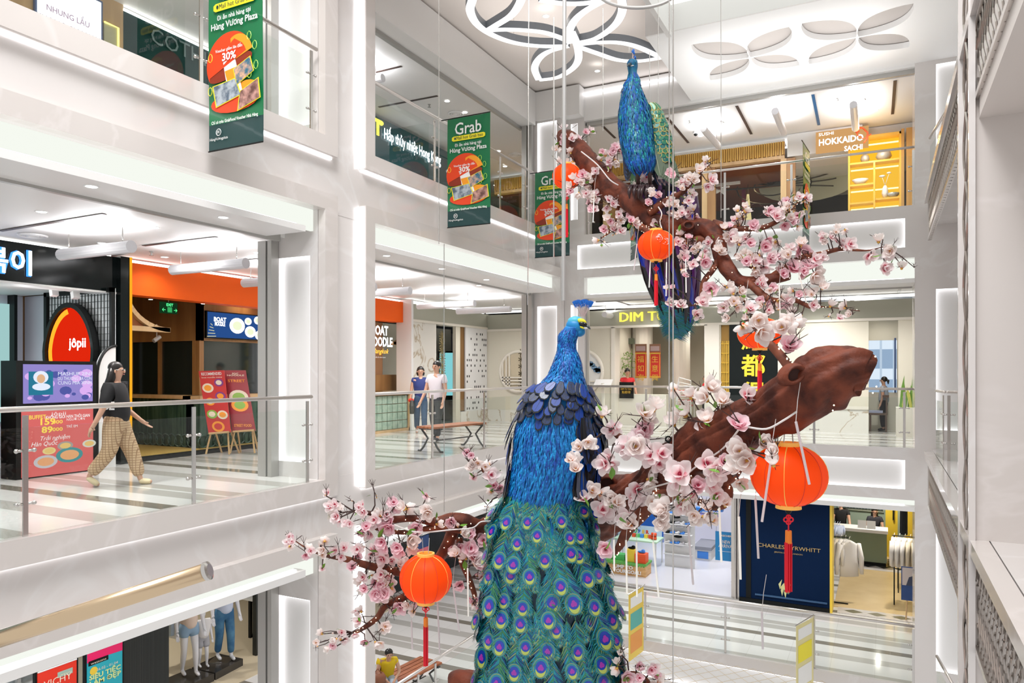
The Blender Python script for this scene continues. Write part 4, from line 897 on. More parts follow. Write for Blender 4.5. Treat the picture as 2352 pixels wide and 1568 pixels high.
# window with the building outside
t = thing('facade_outside', 'blue-grey office facade with pale window bands seen through the right window', 'building', (6.5, 9, 0))
b = MB(); b.box(5.4, 9.3, 9.0, 9.1, -1, 3.4); b.build('facade', emat('facade_blue', (.30, .42, .58), .9), t); b = MB()
for k in range(4): b.box(5.4, 9.3, 8.95, 9.0, .3+k*.9, .62+k*.9)
b.build('window_band', emat('facade_pale', (.66, .76, .86), 1), t); b = MB()
for k in range(12): b.box(5.4+k*.35, 5.46+k*.35, 8.92, 8.95, -1, 3.4)
b.build('mullions', emat('facade_mull', (.5, .62, .75), .9), t)
b = MB(); yw = 4.6; b.box(xw0-.3, xw1+.8, yw, yw+.05, 0, .92); b.box(xw0-.3, xw1+.8, yw, yw+.05, 2.2, 3.1); b.box(PY(2060, 800, yw).x, xw1+.8, yw, yw+.05, .92, 2.2); b.box(xw0-.4, xw0-.3, 3.3, yw, 0, 3.1); struct('wall_back', b, CREAM)
b = MB(); xx = PY(2056, 800, yw).x; b.box(xx-.02, xx+.02, yw-.02, yw+.06, .92, 2.25); struct('window_1', b, mat('frame_blue', (.08, .13, .28), .4))
spot((6.5, 3.9, 2.9), 40, 150, (1, .95, .88))
t = thing('wooden_bench', 'dark carved wooden chair with blue cushion by the window', 'chair', PZ(2017, 985, 0)); o = PZ(2017, 990, 0); DW = mat('dark_wood', (.10, .06, .04), .4)
b = MB(); b.obox(o+ZP*.42, XP*.2, YP*.2, ZP*.025); b.build('seat', DW, t); b = MB(); b.obox(o+ZP*.47-XP*.05, XP*.15, YP*.17, ZP*.025); b.build('cushion', mat('blue_grey', (.4, .43, .6), .7), t)
for sx in (-.17, .17):
    for sy in (-.17, .17): b = MB(); b.obox(o+V((sx, sy, .2)), XP*.02, YP*.02, ZP*.2); b.build('leg', DW, t)
b = MB(); b.obox(o+V((.18, 0, .62)), XP*.02, YP*.18, ZP*.2); b.obox(o+V((.16, 0, .84)), XP*.07, YP*.2, ZP*.03); b.build('backrest', DW, t)
t = thing('snake_plant', 'snake plants in a tall white box planter beside the right jamb', 'plant', PZ(2090, 990, 0)+YP*.5); o = PY(2088, 900, 2.5)
zp = PY(2088, 936, 2.5).z; xa = PY(2058, 900, 2.5).x; b = MB(); b.box(xa, 8.2, 2.5, 2.9, 0, zp); b.build('planter', mat('cream_trim'), t); rnd = random.Random(4)
for k in range(26):
    q = V((xa+.08+rnd.random()*.9, 2.6+rnd.random()*.25, zp)); h = .3+rnd.random()*.42; d_ = V((rnd.uniform(-.12, .12), rnd.uniform(-.05, .05), h)); s = XP*.03
    b = MB(); b.poly([q-s, q+s, q+d_*.6+s*1.1, q+d_, q+d_*.6-s*1.1]); b.poly([q-s*.6-YP*.01, q+s*.6-YP*.01, q+d_*.98-YP*.01]); b.build('leaf', [mat('snake_green', (.13, .28, .04), .4), mat('snake_yellow', (.55, .55, .12), .4)][k % 3 == 0], t)
# ================================================================ TOP FLOOR
Z3 = 4.54
b = MB(); ya = PX(283, 120, -4).y; b.box(-4.3, -4, -16, ya, Z3, 7.13); struct('wall_left', b, LWOOD)
t = thing('lit_screen', 'bright white menu screen with purple words at the top left corner', 'screen', PX(150, 40, -3.95))
a = PX(80, 0, -3.95); c = PX(236, 84, -3.95); b = MB(); b.box(-3.99, -3.95, a.y, c.y, Z3+1.1, 7.0); b.build('frame', mat('frame_blue', (.08, .13, .28), .4), t)
b = MB(); b.box(-3.95, -3.94, a.y+.03, c.y-.03, Z3+1.13, 6.97); f_ = b.build('display', emat('screen_white', (.95, .97, 1), 1.15), t)
PM = emat('print_mauve', (.45, .25, .38), .8); text('NHUNG L\u1ea8U', PX(157, 44, -3.93), YP, ZP, .085, PM, f_, width=.62); text('KHONG GIOI HAN', PX(160, 72, -3.93), YP, ZP, .085, PM, f_, width=.92)
a = PX(240, 50, -3.96); c = PX(272, 98, -3.96); t = thing('outline_lamp', 'yellow light outline frame beside the bright white screen', 'light', a)
b = MB(); b.tube([V((-3.96, a.y, a.z)), V((-3.96, c.y, a.z)), V((-3.96, c.y, 5.3))], .015, 6); b.build('light_line', emat('line_yellow', (1, .85, .2), 2), t); b = MB(); b.box(-3.99, -3.97, a.y, c.y, 5.2, a.z); b.build('panel', mat('olive', (.5, .48, .3), .5), t)
t = thing('dark_shopfront', 'dark green glass shopfront behind the top floor railing, left of the pillar', 'shopfront', (-4, -6, Z3))
b = MB(); b.box(-4.2, -4.0, ya, -2.65, Z3, 7.04); b.build('glass_wall', mat('deep_green_glass', (.008, .035, .035), .6, spec=.08), t); b = MB(); b.box(-4.25, -3.98, ya, 1.2, 7.04, 7.07); b.build('top_light', emat('cove_line', (1, .98, .95), 3), t)
b = MB(); b.box(-4.2, -4.05, ya, 3, 7.07, 7.12); b.build('upper_wall', PAINT, t)
text('COTHI', PX(345, 95, -3.98), YP, ZP, .26, mat('dim_grey', (.18, .25, .25), .5), t, align='LEFT')
t = thing('steam_sign', 'dark teal fascia sign with white Vietnamese words and a yellow emblem', 'shop sign', (-3.4, -.5, Z3))
b = MB(); b.box(-3.5, -3.4, PX(850, 300, -3.4).y-.3, PX(1030, 300, -3.4).y, Z3, 7.05); b.build('board', mat('teal_board', (.01, .07, .09), .2), t)
text('H\u1ea5p th\u1ee7y nhi\u1ec7t Hong Kong', PX(1012, 378, -3.36), YP, ZP, .24, WGLOW, t, align='RIGHT', width=PX(1012, 378, -3.36).y-PX(882, 325, -3.36).y, bold=.02)
b = MB(); p = PX(868, 293, -3.34); b.obox(p, YP*.04, ZP*.17, XP*.01); b.obox(p+ZP*.15, YP*.14, ZP*.035, XP*.01); b.ball(p+YP*.13+ZP*.13, .05, n=8, m=6); b.build('emblem', YG, t)
t = thing('amber_shopfront', 'amber lit wooden shopfront near the corner on the top floor', 'shopfront', (-4, 2.5, Z3))
b = MB(); b.box(-4.0, -3.85, 1.3, 3.1, Z3, 6.35); b.build('wood_front', mat('amber_wood', (.55, .30, .06), .4), t); b = MB(); b.box(-3.84, -3.82, 1.4, 3.0, 6.0, 6.3); b.build('light_band', AMB, t)
spot((-2.9, 2.0, 7.0), 60, 140, (1, .75, .35))
for u, v, lb in ((1187, 388, 'faint round patch'),): pass
# back of top floor: slatted canopy, dark interior, sushi shop
YT = 3.1
b = MB(); b.box(-3.8, 9.4, YT+.5, YT+.6, 6.97, 7.13); struct('trim_15', b, emat('cove_line', (1, .98, .95), 3))
b = MB(); b.box(-3.8, 4.42, YT+.05, YT+.5, 6.98, 7.05); struct('ceiling', b, WHITE)
t = thing('slatted_canopy', 'golden wooden slat canopy over the dark top floor restaurant', 'canopy', (1.5, YT, 6.7)); b = MB(); xr = PY(1802, 350, YT).x
b.box(-3.5, xr, YT+.04, YT+.10, 6.66, 6.98); b.build('backing', mat('amber_wood', (.55, .30, .06), .4), t); b = MB()
for i in range(150): x = -3.5+(xr+3.5)*i/150; b.box(x, x+.022, YT, YT+.04, 6.64+.02*(i % 2), 6.98)
b.build('slats', mat('slat_gold', (.78, .50, .12), .4), t)
b = MB(); b.box(-3.5, xr, YT+.0, YT+.2, 6.56, 6.64); b.build('beam', LWOOD, t)
b = MB(); b.box(-3.5, 9.4, 8.0, 8.1, Z3, 7.1); struct('wall_back', b, mat('dark_wall', (.03, .028, .022), .4))
b = MB(); b.box(-3.5, xr, YT+.2, 8.0, 6.5, 6.56); struct('ceiling', b, mat('red_brown_ceiling', (.16, .045, .02), .5))
for x, lb in ((PY(1612, 450, YT).x, 'pale wooden post left of the ceiling fan pattern'), (xr-.09, 'pale wooden post at the right end of the slatted canopy'), (PY(1385, 450, YT).x, 'pale wooden post behind the blossoms at left')):
    b = MB(); b.box(x, x+.13, YT, YT+.13, Z3, 6.56); simple('wooden_post', lb, 'post', b, LWOOD, 'wooden posts of the top floor restaurant')
    b = MB(); b.box(x+.13, x+.33, YT+.02, YT+.12, Z3, 6.56); simple('post_casing', 'brown board, right of the '+lb.replace('pale wooden ', ''), 'board', b, WOOD)
for k, z in enumerate((4.85, 5.1, 5.35)):
    for x0, x1 in ((-.2, 1.9), (2.5, 4.2)): b = MB(); b.box(x0, x1, 6.8+k*.4, 6.83+k*.4, z+.25+.12*k, z+.28+.12*k); simple('amber_light_line', ['lowest', 'middle', 'highest'][k]+' amber strip light '+('left' if x0 < 1 else 'right')+' of the pale post', 'strip light', b, AMB, 'amber strip lights in the dark restaurant')
# curving dark structure reflected/arched ribs
t = thing('rib_ceiling', 'dark curved ribs radiating across a pale shell ceiling in the restaurant', 'ceiling feature', (4.5, 5.5, 6)); c = PY(1775, 425, 5.0)
b = MB(); 
for k in range(14):
    q = math.pi*k/13*1.1-.3; L = 1.5; pts = [c+V((math.cos(q)*L*s+ .25*math.sin(s*3), .0+.3*s, math.sin(q)*L*.5*s+.1*s*s)) for s in [i/8 for i in range(9)]]; b.tube(pts, .02, 5)
for L in (.5, .95): b.tube([c+V((math.cos(q)*L, .1, math.sin(q)*L*.5)) for q in [k*math.pi/10 for k in range(21)]], .018, 5)
b.build('ribs', mat('rib_dark', (.02, .02, .016), .4), t); b = MB(); b.poly(ellipse(c+V((.8, .6, .1)), XP*1.25, ZP*.5, 24)); b.build('shell', mat('shell_pale', (.50, .53, .44), .5), t)
b = MB(); b.box(1.0, 3.2, 4.2, 4.26, 6.35, 6.42); simple('ceiling_unit', 'long white air unit under the red-brown ceiling', 'air unit', b, WHITE)
t = thing('fish_ornament', 'white paper fish ornament hanging in the restaurant', 'ornament', PY(1635, 440, 4)); p = PY(1635, 440, 4); b = MB(); b.ball(p, .22, .04, .08); b.prism([p+V((.18, 0, 0)), p+V((.36, 0, .16)), p+V((.3, 0, 0)), p+V((.36, 0, -.16))], (0, .02, 0)); b.prism([p+V((-.05, 0, .05)), p+V((.1, 0, .3)), p+V((.08, 0, .05))], (0, .02, 0)); b.build('fish', WHITE, t)
for u, lb in ((1718, 'long amber cone pendant lamp in the dark restaurant'),):
    p = PY(u, 480, 5); t = thing('cone_pendant', lb, 'pendant lamp', p); b = MB(); b.lathe([(.001, .75), (.03, .75), (.10, 0), (.09, 0)], 14, p-ZP*.35); b.build('shade', emat('cone_glow', (.9, .72, .35), .8), t); b = MB(); b.tube([p+ZP*.4, V((p.x, p.y, 6.5))], .006, 5); b.build('cord', BLACK, t)
b = MB(); p = PY(1708, 470, 5.4); b.box(p.x-.05, p.x+.05, 5.4, 5.43, p.z-.5, p.z+.45); simple('maroon_cloth', 'narrow maroon cloth hanging beside the cone pendant', 'cloth', b, mat('maroon', (.18, .02, .07), .7))
# sushi shop
xs0 = xr+.06; xs1 = PY(1948, 400, YT).x; xs2 = PY(2070, 400, YT).x; xs3 = PY(2096, 400, YT).x
b = MB(); b.box(xs0, xs1+.3, YT+.0, YT+.1, PY(1850, 355, YT).z, 7.12); b.box(xs0, xs1, YT+.1, 7.9, 6.6, 6.66); b.box(xs1, 9.4, YT+.35, YT+.5, 6.7, 7.12); struct('wall_back', b, WHITE)
t = thing('sushi_sign', 'pale orange board sign with white letters and a red fish', 'shop sign', PY(1930, 330, YT-.1)); a = PY(1874, 303, YT-.1); c = PY(1995, 345, YT-.1)
b = MB(); b.box(a.x, c.x, YT-.12, YT-.06, PY(1874, 353, YT-.1).z, a.z-.02); b.build('board', emat('board_orange', (.95, .52, .20), .62), t); y = YT-.14
text('SUSHI', PY(1880, 313, y), XP, ZP, .07, WGLOW, t, align='LEFT', width=.32); text('HOKKAIDO', PY(1880, 335, y), XP, ZP, .15, WGLOW, t, align='LEFT', width=PY(1982, 320, y).x-PY(1880, 320, y).x, bold=.02); text('SACHI', PY(1982, 342, y), XP, ZP, .12, WGLOW, t, align='RIGHT', width=.38, bold=.015)
b = MB(); p = PY(1982, 308, y-.02); b.tube([p+V((-.13, 0, .17)), p+V((.0, 0, .14)), p+V((.10, 0, .02)), p+V((.08, 0, -.12)), p+V((.02, 0, -.2))], .02, 6); b.tube([p+V((-.16, 0, .1)), p+V((-.1, 0, -.02)), p+V((0, 0, -.1)), p+V((.08, 0, -.09))], .012, 6); b.tube([p+V((.06, 0, -.08)), p+V((.17, 0, -.02))], .012, 6); b.ball(p+V((-.1, 0, .08)), .035, n=8, m=6); b.build('fish_emblem', mat('fish_red', (.80, .10, .02), .4), t)
t = thing('glowing_shelves', 'wall of glowing amber display shelves with vases and bowls', 'display shelf', (xs1, YT, Z3))
b = MB(); b.box(xs1, xs2, YT+.3, YT+.33, Z3, 6.85); b.build('lit_back', emat('shelf_amber', (1, .52, .03), .95), t)
GW = mat('gold_shelf', (.80, .48, .08), .35); xm_ = xs1+(xs2-xs1)*.5
b = MB()
for x in (xs1, xs2-.04): b.box(x, x+.04, YT, YT+.32, Z3, 6.85)
b.box(xm_-.02, xm_+.02, YT, YT+.32, Z3, 6.25); b.box(xs1, xs2, YT, YT+.32, 6.8, 6.85); b.build('side_frame', GW, t)
for k, (x0, x1, z) in enumerate(((xs1, xs2, 6.22), (xs1, xm_, 5.72), (xs1, xm_, 5.3), (xm_, xs2, 5.35), (xs1, xs2, 4.98))): b = MB(); b.box(x0, x1, YT+.01, YT+.3, z, z+.04); b.build('shelf', GW, t)
b = MB()
for z in (6.72, 6.16, 5.66, 5.24, 4.93): b.box(xs1+.05, xs2-.05, YT+.27, YT+.295, z-.03, z)
b.build('light_strip', emat('strip_warm', (1, .8, .35), 2.0), t)
point((xs1+.5, YT-.5, 6.4), 14, (1, .7, .3))
for (x, z, r, h, mm, lb) in ((xs1+.35, 6.26, .1, .2, GREYM, 'small dark teapot on the top amber shelf'), (xs2-.35, 6.26, .17, .24, GREYM, 'larger dark teapot on the top amber shelf'), (xs1+.25, 5.76, .18, .12, WHITE, 'shell-like bowl on the left middle amber shelf'), (xm_+.22, 5.39, .07, .3, WHITE, 'white vase holding two dark lotus pods'), (xs2-.16, 5.39, .15, .1, GREYM, 'flat dark bowl right of the white vase'), (xs1+.3, 5.02, .17, .1, WHITE, 'pale shell dish on the lowest amber shelf')):
    b = MB(); p = V((x, YT+.14, z)); b.lathe([(.001, 0), (r*.6, 0), (r, h*.4), (r*.8, h*.8), (r*.35, h), (.001, h)] if h > .13 else [(.001, 0), (r*.4, 0), (r, h), (r*.9, h)], 14, p)
    if 'lotus' in lb:
        b.tube([p+ZP*h, p+V((-.06, 0, h+.2))], .006, 5); b.ball(p+V((-.06, 0, h+.22)), .07, .03, .03, n=8, m=6); b.tube([p+ZP*h, p+V((.08, 0, h+.26))], .006, 5); b.ball(p+V((.08, 0, h+.28)), .05, .03, .025, n=8, m=6)
    simple('vessel', lb, 'vessel', b, mm, smooth=True)
b = MB(); b.box(xs2, xs2+.06, YT, YT+.4, Z3, 6.9); b.box(xs2+.10, xs3, YT-.02, YT+.1, Z3, 6.9); simple('wooden_jamb', 'brown wooden jamb right of the amber shelves', 'post', b, mat('jamb_wood', (.50, .28, .09), .4))
b = MB(); b.box(xs3, 7.4, YT+.2, YT+.25, Z3, 6.9); simple('dark_glass_strip', 'narrow dark glass strip right of the wooden jamb', 'glass', b, DARKGLASS)
spot((5.2, 4.2, 6.55), 50, 150, (1, .8, .5)); spot((1.0, 5, 6.4), 30, 150, (1, .7, .4)); spot((3.4, 5, 6.4), 30, 150, (1, .7, .4))
b = MB(); b.box(xs0, xs1, 5.2, 5.3, Z3, 5.5); b.box(xs0, xs1, 5.1, 5.4, 5.5, 5.55); simple('dining_booth', 'olive padded booth seats in the restaurant left of the amber shelves', 'seating', b, mat('olive_seat', (.13, .12, .06), .6))
# ================================================================ LOWEST FLOOR
Z1 = -4.45
# left: drugstore with posters, mannequin shop
CAL = mat('beige_floor', (.66, .56, .40), .3)
b = MB(); b.box(-14, -4.3, -8.05, 0, Z1, Z1+.012); struct('floor', b, CAL)
yw1 = PX(288, 1480, -4).y; yw2 = PX(388, 1440, -4).y
b = MB(); b.box(-4.4, -4.0, yw1-.05, yw2, Z1, -1.18); struct('wall_left', b, mat('black_panelling', (.012, .015, .014), .35, bump=(3, .6, (1, 14, .02))))
b = MB(); b.box(-4.25, -4.05, -16, yw1, -2.75+.35, -1.18); struct('wall_left', b, BLACK)
for (u0, v0, u1, v1, lb, cols, yy) in ((86, 1545, 176, 1515, 'red drugstore poster at the bottom left corner', 0, 0), (200, 1500, 281, 1475, 'blue and pink drugstore poster with a black tab', 1, 0)):
    x = -3.9; a = PX(u0, v0, x); c = PX(u1, v1, x); zt = (a.z+c.z)/2; t = thing('poster_stand', lb, 'poster', (x, a.y, Z1))
    b = MB(); b.box(x-.06, x-.01, a.y-.03, c.y+.03, Z1, zt+.02); b.build('frame', BLACK, t); y0, y1 = a.y, c.y; ym = (y0+y1)/2
    b = MB(); b.box(x-.01, x, y0, y1, zt-1.5, zt); f_ = b.build('print', [mat('poster_scarlet', (.75, .03, .01), .4), mat('poster_cyan', (.02, .42, .52), .4)][cols], t)
    b = MB(); b.box(x-.01, x+.01, y0, y1, zt, zt+.02); b.build('top_rail', WHITE, t)
    if cols == 0:
        text('VICHY', (x+.004, y0+.08, zt-.24), YP, ZP, .10, pw, f_, align='LEFT'); b = MB(); b.box(x, x+.003, ym, y1-.06, zt-.17, zt-.09); b.build('tab', mat('tab_grey', (.35, .5, .42), .4), f_); text('watsons', (x+.006, ym+.04, zt-.15), YP, ZP, .035, pw, f_, align='LEFT')
        text('TRUNG QU\u00c0', (x+.004, ym, zt-.36), YP, ZP, .05, pw, f_, width=.4); text('MAY M\u1eaeN', (x+.004, ym+.05, zt-.47), YP, ZP, .075, pw, f_, width=.46, bold=.03)
    else:
        b = MB(); b.prism([(x, y0, zt), (x, y0, zt-.14), (x, ym, zt-.12), (x, y1, zt-.13), (x, y1, zt)], (.003, 0, 0)); b.build('pink_band', mat('poster_pink', (.85, .01, .14), .4), f_)
        b = MB(); b.box(x, x+.005, y0+.02, ym+.05, zt-.19, zt-.12); b.build('tab', BLACK, f_); text('watsons', (x+.008, y0+.05, zt-.175), YP, ZP, .035, pw, f_, align='LEFT', width=.24)
        text('26.02 - 01.04', (x+.004, ym+.03, zt-.30), YP, ZP, .04, pw, f_, width=.34); text('SI\u00caU TI\u1ec6C', (x+.004, ym, zt-.40), YP, ZP, .07, mat('print_lime', (.72, .85, .35), .4), f_, width=.5, bold=.03); text('L\u00c0M \u0110\u1eb8P', (x+.004, ym, zt-.49), YP, ZP, .07, mat('print_lime'), f_, width=.5, bold=.03)
        b = MB(); b.poly(ellipse((x+.004, y0+.1, zt-.28), YP*.06, ZP*.06, 16)); b.build('yellow_badge', YEL, f_)
rnd = random.Random(9); t = thing('cosmetics_shelf', 'bright shelf of small cosmetics seen above the red poster', 'shelf', (-5.6, -10, Z1)); b = MB(); b.box(-6.0, -5.6, -13, -8.4, Z1, -2.3); b.build('cabinet', mat('shelf_white', (.75, .82, .85), .4), t)
for k in range(5): b = MB(); b.box(-5.6, -5.45, -13, -8.4, -2.6-k*.3, -2.58-k*.3); b.build('shelf', WHITE, t)
for k in range(34):
    b = MB(); y = -12+k*.1; z = -2.58-.3*(k % 4); b.box(-5.56, -5.5, y, y+.06, z, z+.09+.06*rnd.random()); tag(b.build('product_box', mat('prod%d' % (k % 5), ((.1, .4, .6), (.8, .8, .8), (.2, .6, .6), (.7, .3, .3), (.85, .8, .4))[k % 5], .4)), 'small cosmetics box on the bright shelf above the red poster', 'box', 'cosmetics boxes on the bright shelf')
spot((-5, -10.5, -1.4), 90, 150); spot((-6.4, -6, -1.4), 130, 150, (1, .97, .9)); spot((-8.5, -4, -1.4), 120, 150, (1, .97, .9))
b = MB(); b.box(-11, -10.9, -8.1, 0, Z1, -1.18); b.box(-11, -4.5, -8.1, -8.06, Z1, -1.18); struct('wall_left', b, mat('warm_wall', (.72, .64, .48), .5))
PL = mat('platform_dark', (.05, .045, .04), .15)
pl0 = PZ(392, 1568, Z1+.12); 
R1 = (PZ(556, 1515, Z1+.15)-PZ(430, 1575, Z1+.15)).normalized(); N1 = V((-R1.y, R1.x, 0))
for k, (a_, c_, lb) in enumerate((((495, 1545), (558, 1512), 'dark glossy display platform under the jeans mannequin'), ((392, 1590), (492, 1547), 'dark glossy display platform under the two left mannequins'))):
    p = PZ(*a_, Z1+.15); q = PZ(*c_, Z1+.15); d_ = q-p; b = MB(); b.prism([p, q, q+N1*.62, p+N1*.62], (0, 0, -.15)); simple('display_platform', lb, 'platform', b, PL)
t = thing('black_frame_rack', 'square black metal frame rack with a folded dark garment on top', 'rack', PZ(575, 1460, Z1)); c = PZ(575, 1465, Z1); b = MB()
zt = cp(562, 1378, (c-CAM).dot(CD)).z
for q in ((0, 0), (0, .9)): b.box(c.x-.03, c.x+.03, c.y+q[1]-.03, c.y+q[1]+.03, Z1, zt)
b.box(c.x-.03, c.x+.03, c.y, c.y+.9, zt-.05, zt); b.box(c.x-.03, c.x+.03, c.y, c.y+.9, Z1+.02, Z1+.07); b.build('frame', BLACK, t); b = MB(); b.box(c.x-.3, c.x+.3, c.y-.05, c.y+1, zt, zt+.04); b.build('shelf', WHITE, t)
b = MB(); b.box(c.x-.15, c.x+.2, c.y+.2, c.y+.7, zt+.04, zt+.12); b.build('folded_garment', mat('garment_slate', (.10, .13, .2), .8), t)
t = thing('clothes_rail', 'rail of pale blue and grey garments beside the black panelling', 'clothes rail', PZ(400, 1530, Z1)); c = PZ(402, 1535, Z1)
b = MB(); b.tube([c+V((0, -.3, 1.5)), c+V((0, .5, 1.5))], .015, 6); b.tube([c+V((0, .5, 0)), c+V((0, .5, 1.5))], .015, 6); b.build('rail', BLACK, t)
for k in range(5): b = MB(); b.box(c.x-.2, c.x+.2, c.y-.25+k*.13, c.y-.18+k*.13, Z1+.75-.1*(k % 2), Z1+1.45); b.build('garment', mat('garm%d' % (k % 3), ((.5, .6, .72), (.75, .76, .78), (.08, .12, .25))[k % 3], .8), t)
# back: toy-like shoe display, navy shop, menswear shop
YL = 3.85
xn0 = PY(1698, 1300, YL).x; xn1 = PY(1906, 1300, YL).x
t = thing('navy_shopfront', 'tall navy blue shopfront wall with small gold lettering', 'shopfront', (xn0, YL, Z1))
b = MB(); b.box(xn0, xn1, YL, YL+.3, Z1, -1.18); b.build('wall', NAVY, t)
b = MB(); xq = PY(1714, 1300, YL).x; b.box(xn0+.17, xq+.12, YL-.02, YL, Z1, -1.18); b.box(xn0, xn1, YL-.04, YL, Z1, Z1+.10); b.build('black_groove', BLACK, t)
b = MB(); zq = PY(1800, 1372, YL).z; b.box(xq+.22, xn1-.06, YL-.035, YL, zq-.02, zq+.02); b.build('skirting_ridge', mat('navy_light', (.03, .09, .2), .4), t)
GL = mat('gold_letter', (.60, .42, .16), .35, .4)
p = PY(1740, 1252, YL-.03); q = PY(1884, 1268, YL-.03); text('CHARLES TYRWHITT', V((p.x, YL-.03, (p.z+q.z)/2-.02)), XP, ZP, .10, GL, t, align='LEFT', width=q.x-p.x); text('JERMYN STREET LONDON', V(((p.x+q.x)/2, YL-.03, (p.z+q.z)/2-.13)), XP, ZP, .035, GL, t, width=(q.x-p.x)*.45)
b = MB(); b.box(xn1, PY(1912, 1300, YL).x, YL-.03, YL+.6, Z1, -1.18); simple('yellow_jamb', 'thin yellow jamb between the navy wall and the menswear shop', 'door frame', b, YEL)
WF = mat('oak_floor', (.72, .55, .30), .3, var=((.66, .49, .25), 2.2))
xm0 = PY(1912, 1300, YL).x
b = MB(); b.box(xm0, 9.4, YL+.55, 12, Z1, Z1+.012); struct('floor', b, WF)
t = thing('diamond_threshold', 'white threshold strip inlaid with olive diamonds', 'floor inlay', (xm0, YL, Z1)); b = MB(); b.box(xm0+.1, 9.4, YL+.08, YL+.55, Z1+.0, Z1+.014); b.build('strip', MARBLE2, t); b = MB()
for k in range(7): c = V((xm0+.45+k*.52, YL+.315, Z1+.0145)); b.poly([c-XP*.22, c-YP*.15, c+XP*.22, c+YP*.15])
b.build('diamonds', mat('olive_stone', (.17, .155, .09), .3), t)
yk = 6.9; xk = PY(2037, 1290, yk-.0).x
yk = PZ(2037, 1303, Z1).y; xk = PZ(2037, 1303, Z1).x; zt = cp(2037, 1222, (PZ(2037, 1303, Z1)-CAM).dot(CD)).z
t = thing('checkout_counter', 'sage green ribbed checkout counter with a thick white top', 'counter', (xk-1, yk, Z1)); b = MB(); b.box(xk-2.6, xk, yk, yk+.6, Z1+.12, zt-.06); 
for k in range(60): b.box(xk-.02-k*.043-.02, xk-.02-k*.043, yk-.012, yk, Z1+.12, zt-.06)
b.build('body', mat('sage_counter', (.23, .28, .18), .5), t); b = MB(); b.box(xk-2.6, xk-.02, yk+.02, yk+.6, Z1, Z1+.12); b.build('plinth', BLACK, t); b = MB(); b.box(xk-2.6, xk+.03, yk-.03, yk+.63, zt-.06, zt+.03); b.build('top', WHITE, t)
b = MB(); b.box(xk-2.7, xk+.5, yk-.55, yk-.0, Z1+.012, Z1+.016); simple('checker_border', 'black and white triangle floor border around the green counter', 'floor inlay', b, MARBLE2)
t = thing('triangle_inlay', 'row of black floor triangles in front of the green counter', 'floor inlay', (xk, yk-.3, Z1)); b = MB()
for k in range(7): x = xk-2.4+k*.42; b.poly([(x, yk-.02, Z1+.019), (x+.21, yk-.25, Z1+.019), (x+.42, yk-.02, Z1+.019)])
for k in range(5): y = yk+k*.22; b.poly([(xk+.02, y, Z1+.019), (xk+.22, y+.08, Z1+.019), (xk+.02, y+.16, Z1+.019)])
b.build('triangles', BLACK, t)
b = MB(); b.box(xm0-.5, xk+.1, yk+1.9, yk+2.0, Z1, -1.18); b.box(PY(2062, 1200, yk+.9).x, PY(2076, 1200, yk+.9).x, yk+.9, yk+1.0, Z1, -1.18); struct('wall_back', b, mat('sage_wall', (.36, .46, .38), .5)); spot((6.4, yk+.5, -1.4), 230, 150, (1, .93, .8)); spot((6.8, 5.2, -1.4), 190, 150, (1, .95, .85))
t = thing('yellow_door', 'bright yellow panelled door right of the green counter', 'door', (xk+.3, yk+1.6, Z1)); b = MB(); x0 = PY(2042, 1200, yk+1.4).x; x1 = PY(2064, 1200, yk+1.4).x; b.box(x0-.1, x1+.5, yk+1.4, yk+1.45, Z1, -1.18); b.build('door_leaf', YEL, t); b = MB(); b.box(x0+.1, x0+.14, yk+1.34, yk+1.4, Z1+1.2, Z1+1.7); b.build('handle', BLACK, t)
for k, (u, lb) in enumerate(((1980, 'left of the two white card displays on the counter top'), (2001, 'right of the two white card displays on the counter top'))): p = PY(u, 1210, yk+.2); b = MB(); b.obox(V((p.x, yk+.2, zt+.15)), XP*.12, V((0, .03, .11)), V((0, .012, -.004))); simple('card_display', lb, 'display', b, WHITE)
t = thing('framed_wall_display', 'framed display of ties and dark items on the sage wall', 'wall display', (xk-1.4, yk+1.85, -2.2)); y = yk+1.88; a = PY(1925, 1150, y); c = PY(2030, 1176, y); b = MB(); b.box(a.x, c.x, y-.04, y, c.z, a.z+.5); b.build('frame', mat('frame_mint', (.55, .62, .52), .5), t); b = MB()
for k in range(14): x = a.x+.08+k*(c.x-a.x)/15; b.box(x, x+.08, y-.07, y-.04, c.z+.06, c.z+.22+.05*(k % 3))
b.build('ties', mat('tie_dark', (.06, .09, .10), .6), t)
def shirt(c, w_, h_, m, ax=XP, parent=None, group=None, label=None):
    b = MB(); n = ax; secs = []
    for k, (f, ww) in enumerate(((0, .18), (.06, .55), (.14, .92), (.5, .85), (1, .95))): secs.append((c-ZP*h_*f, n*w_*ww*.5, V((-n.y, n.x, 0))*w_*.16))
    b.rings(secs, 12); 
    for sg in (-1, 1): b.tube([c-ZP*h_*.1+n*w_*.42*sg, c-ZP*h_*.5+n*w_*.58*sg, c-ZP*h_*.95+n*w_*.6*sg], [w_*.13, w_*.12, w_*.09], 8)
    b.tube([c, c+ZP*.06, c+ZP*.1+n*.03], .006, 5); o = b.build('hanging_shirt', m, parent, smooth=True)
    if label: tag(o, label, 'shirt', group)
    return o
SH = mat('shirt_white', (.80, .77, .74), .7); SB = mat('shirt_blue', (.55, .62, .80), .7); ST = mat('shirt_tan', (.70, .62, .48), .7)
rp = PY(1925, 1232, 4.9); t = thing('clothes_rack', 'black rack with white shirts at the left of the menswear entrance', 'clothes rack', PZ(1915, 1345, Z1)); zr = rp.z
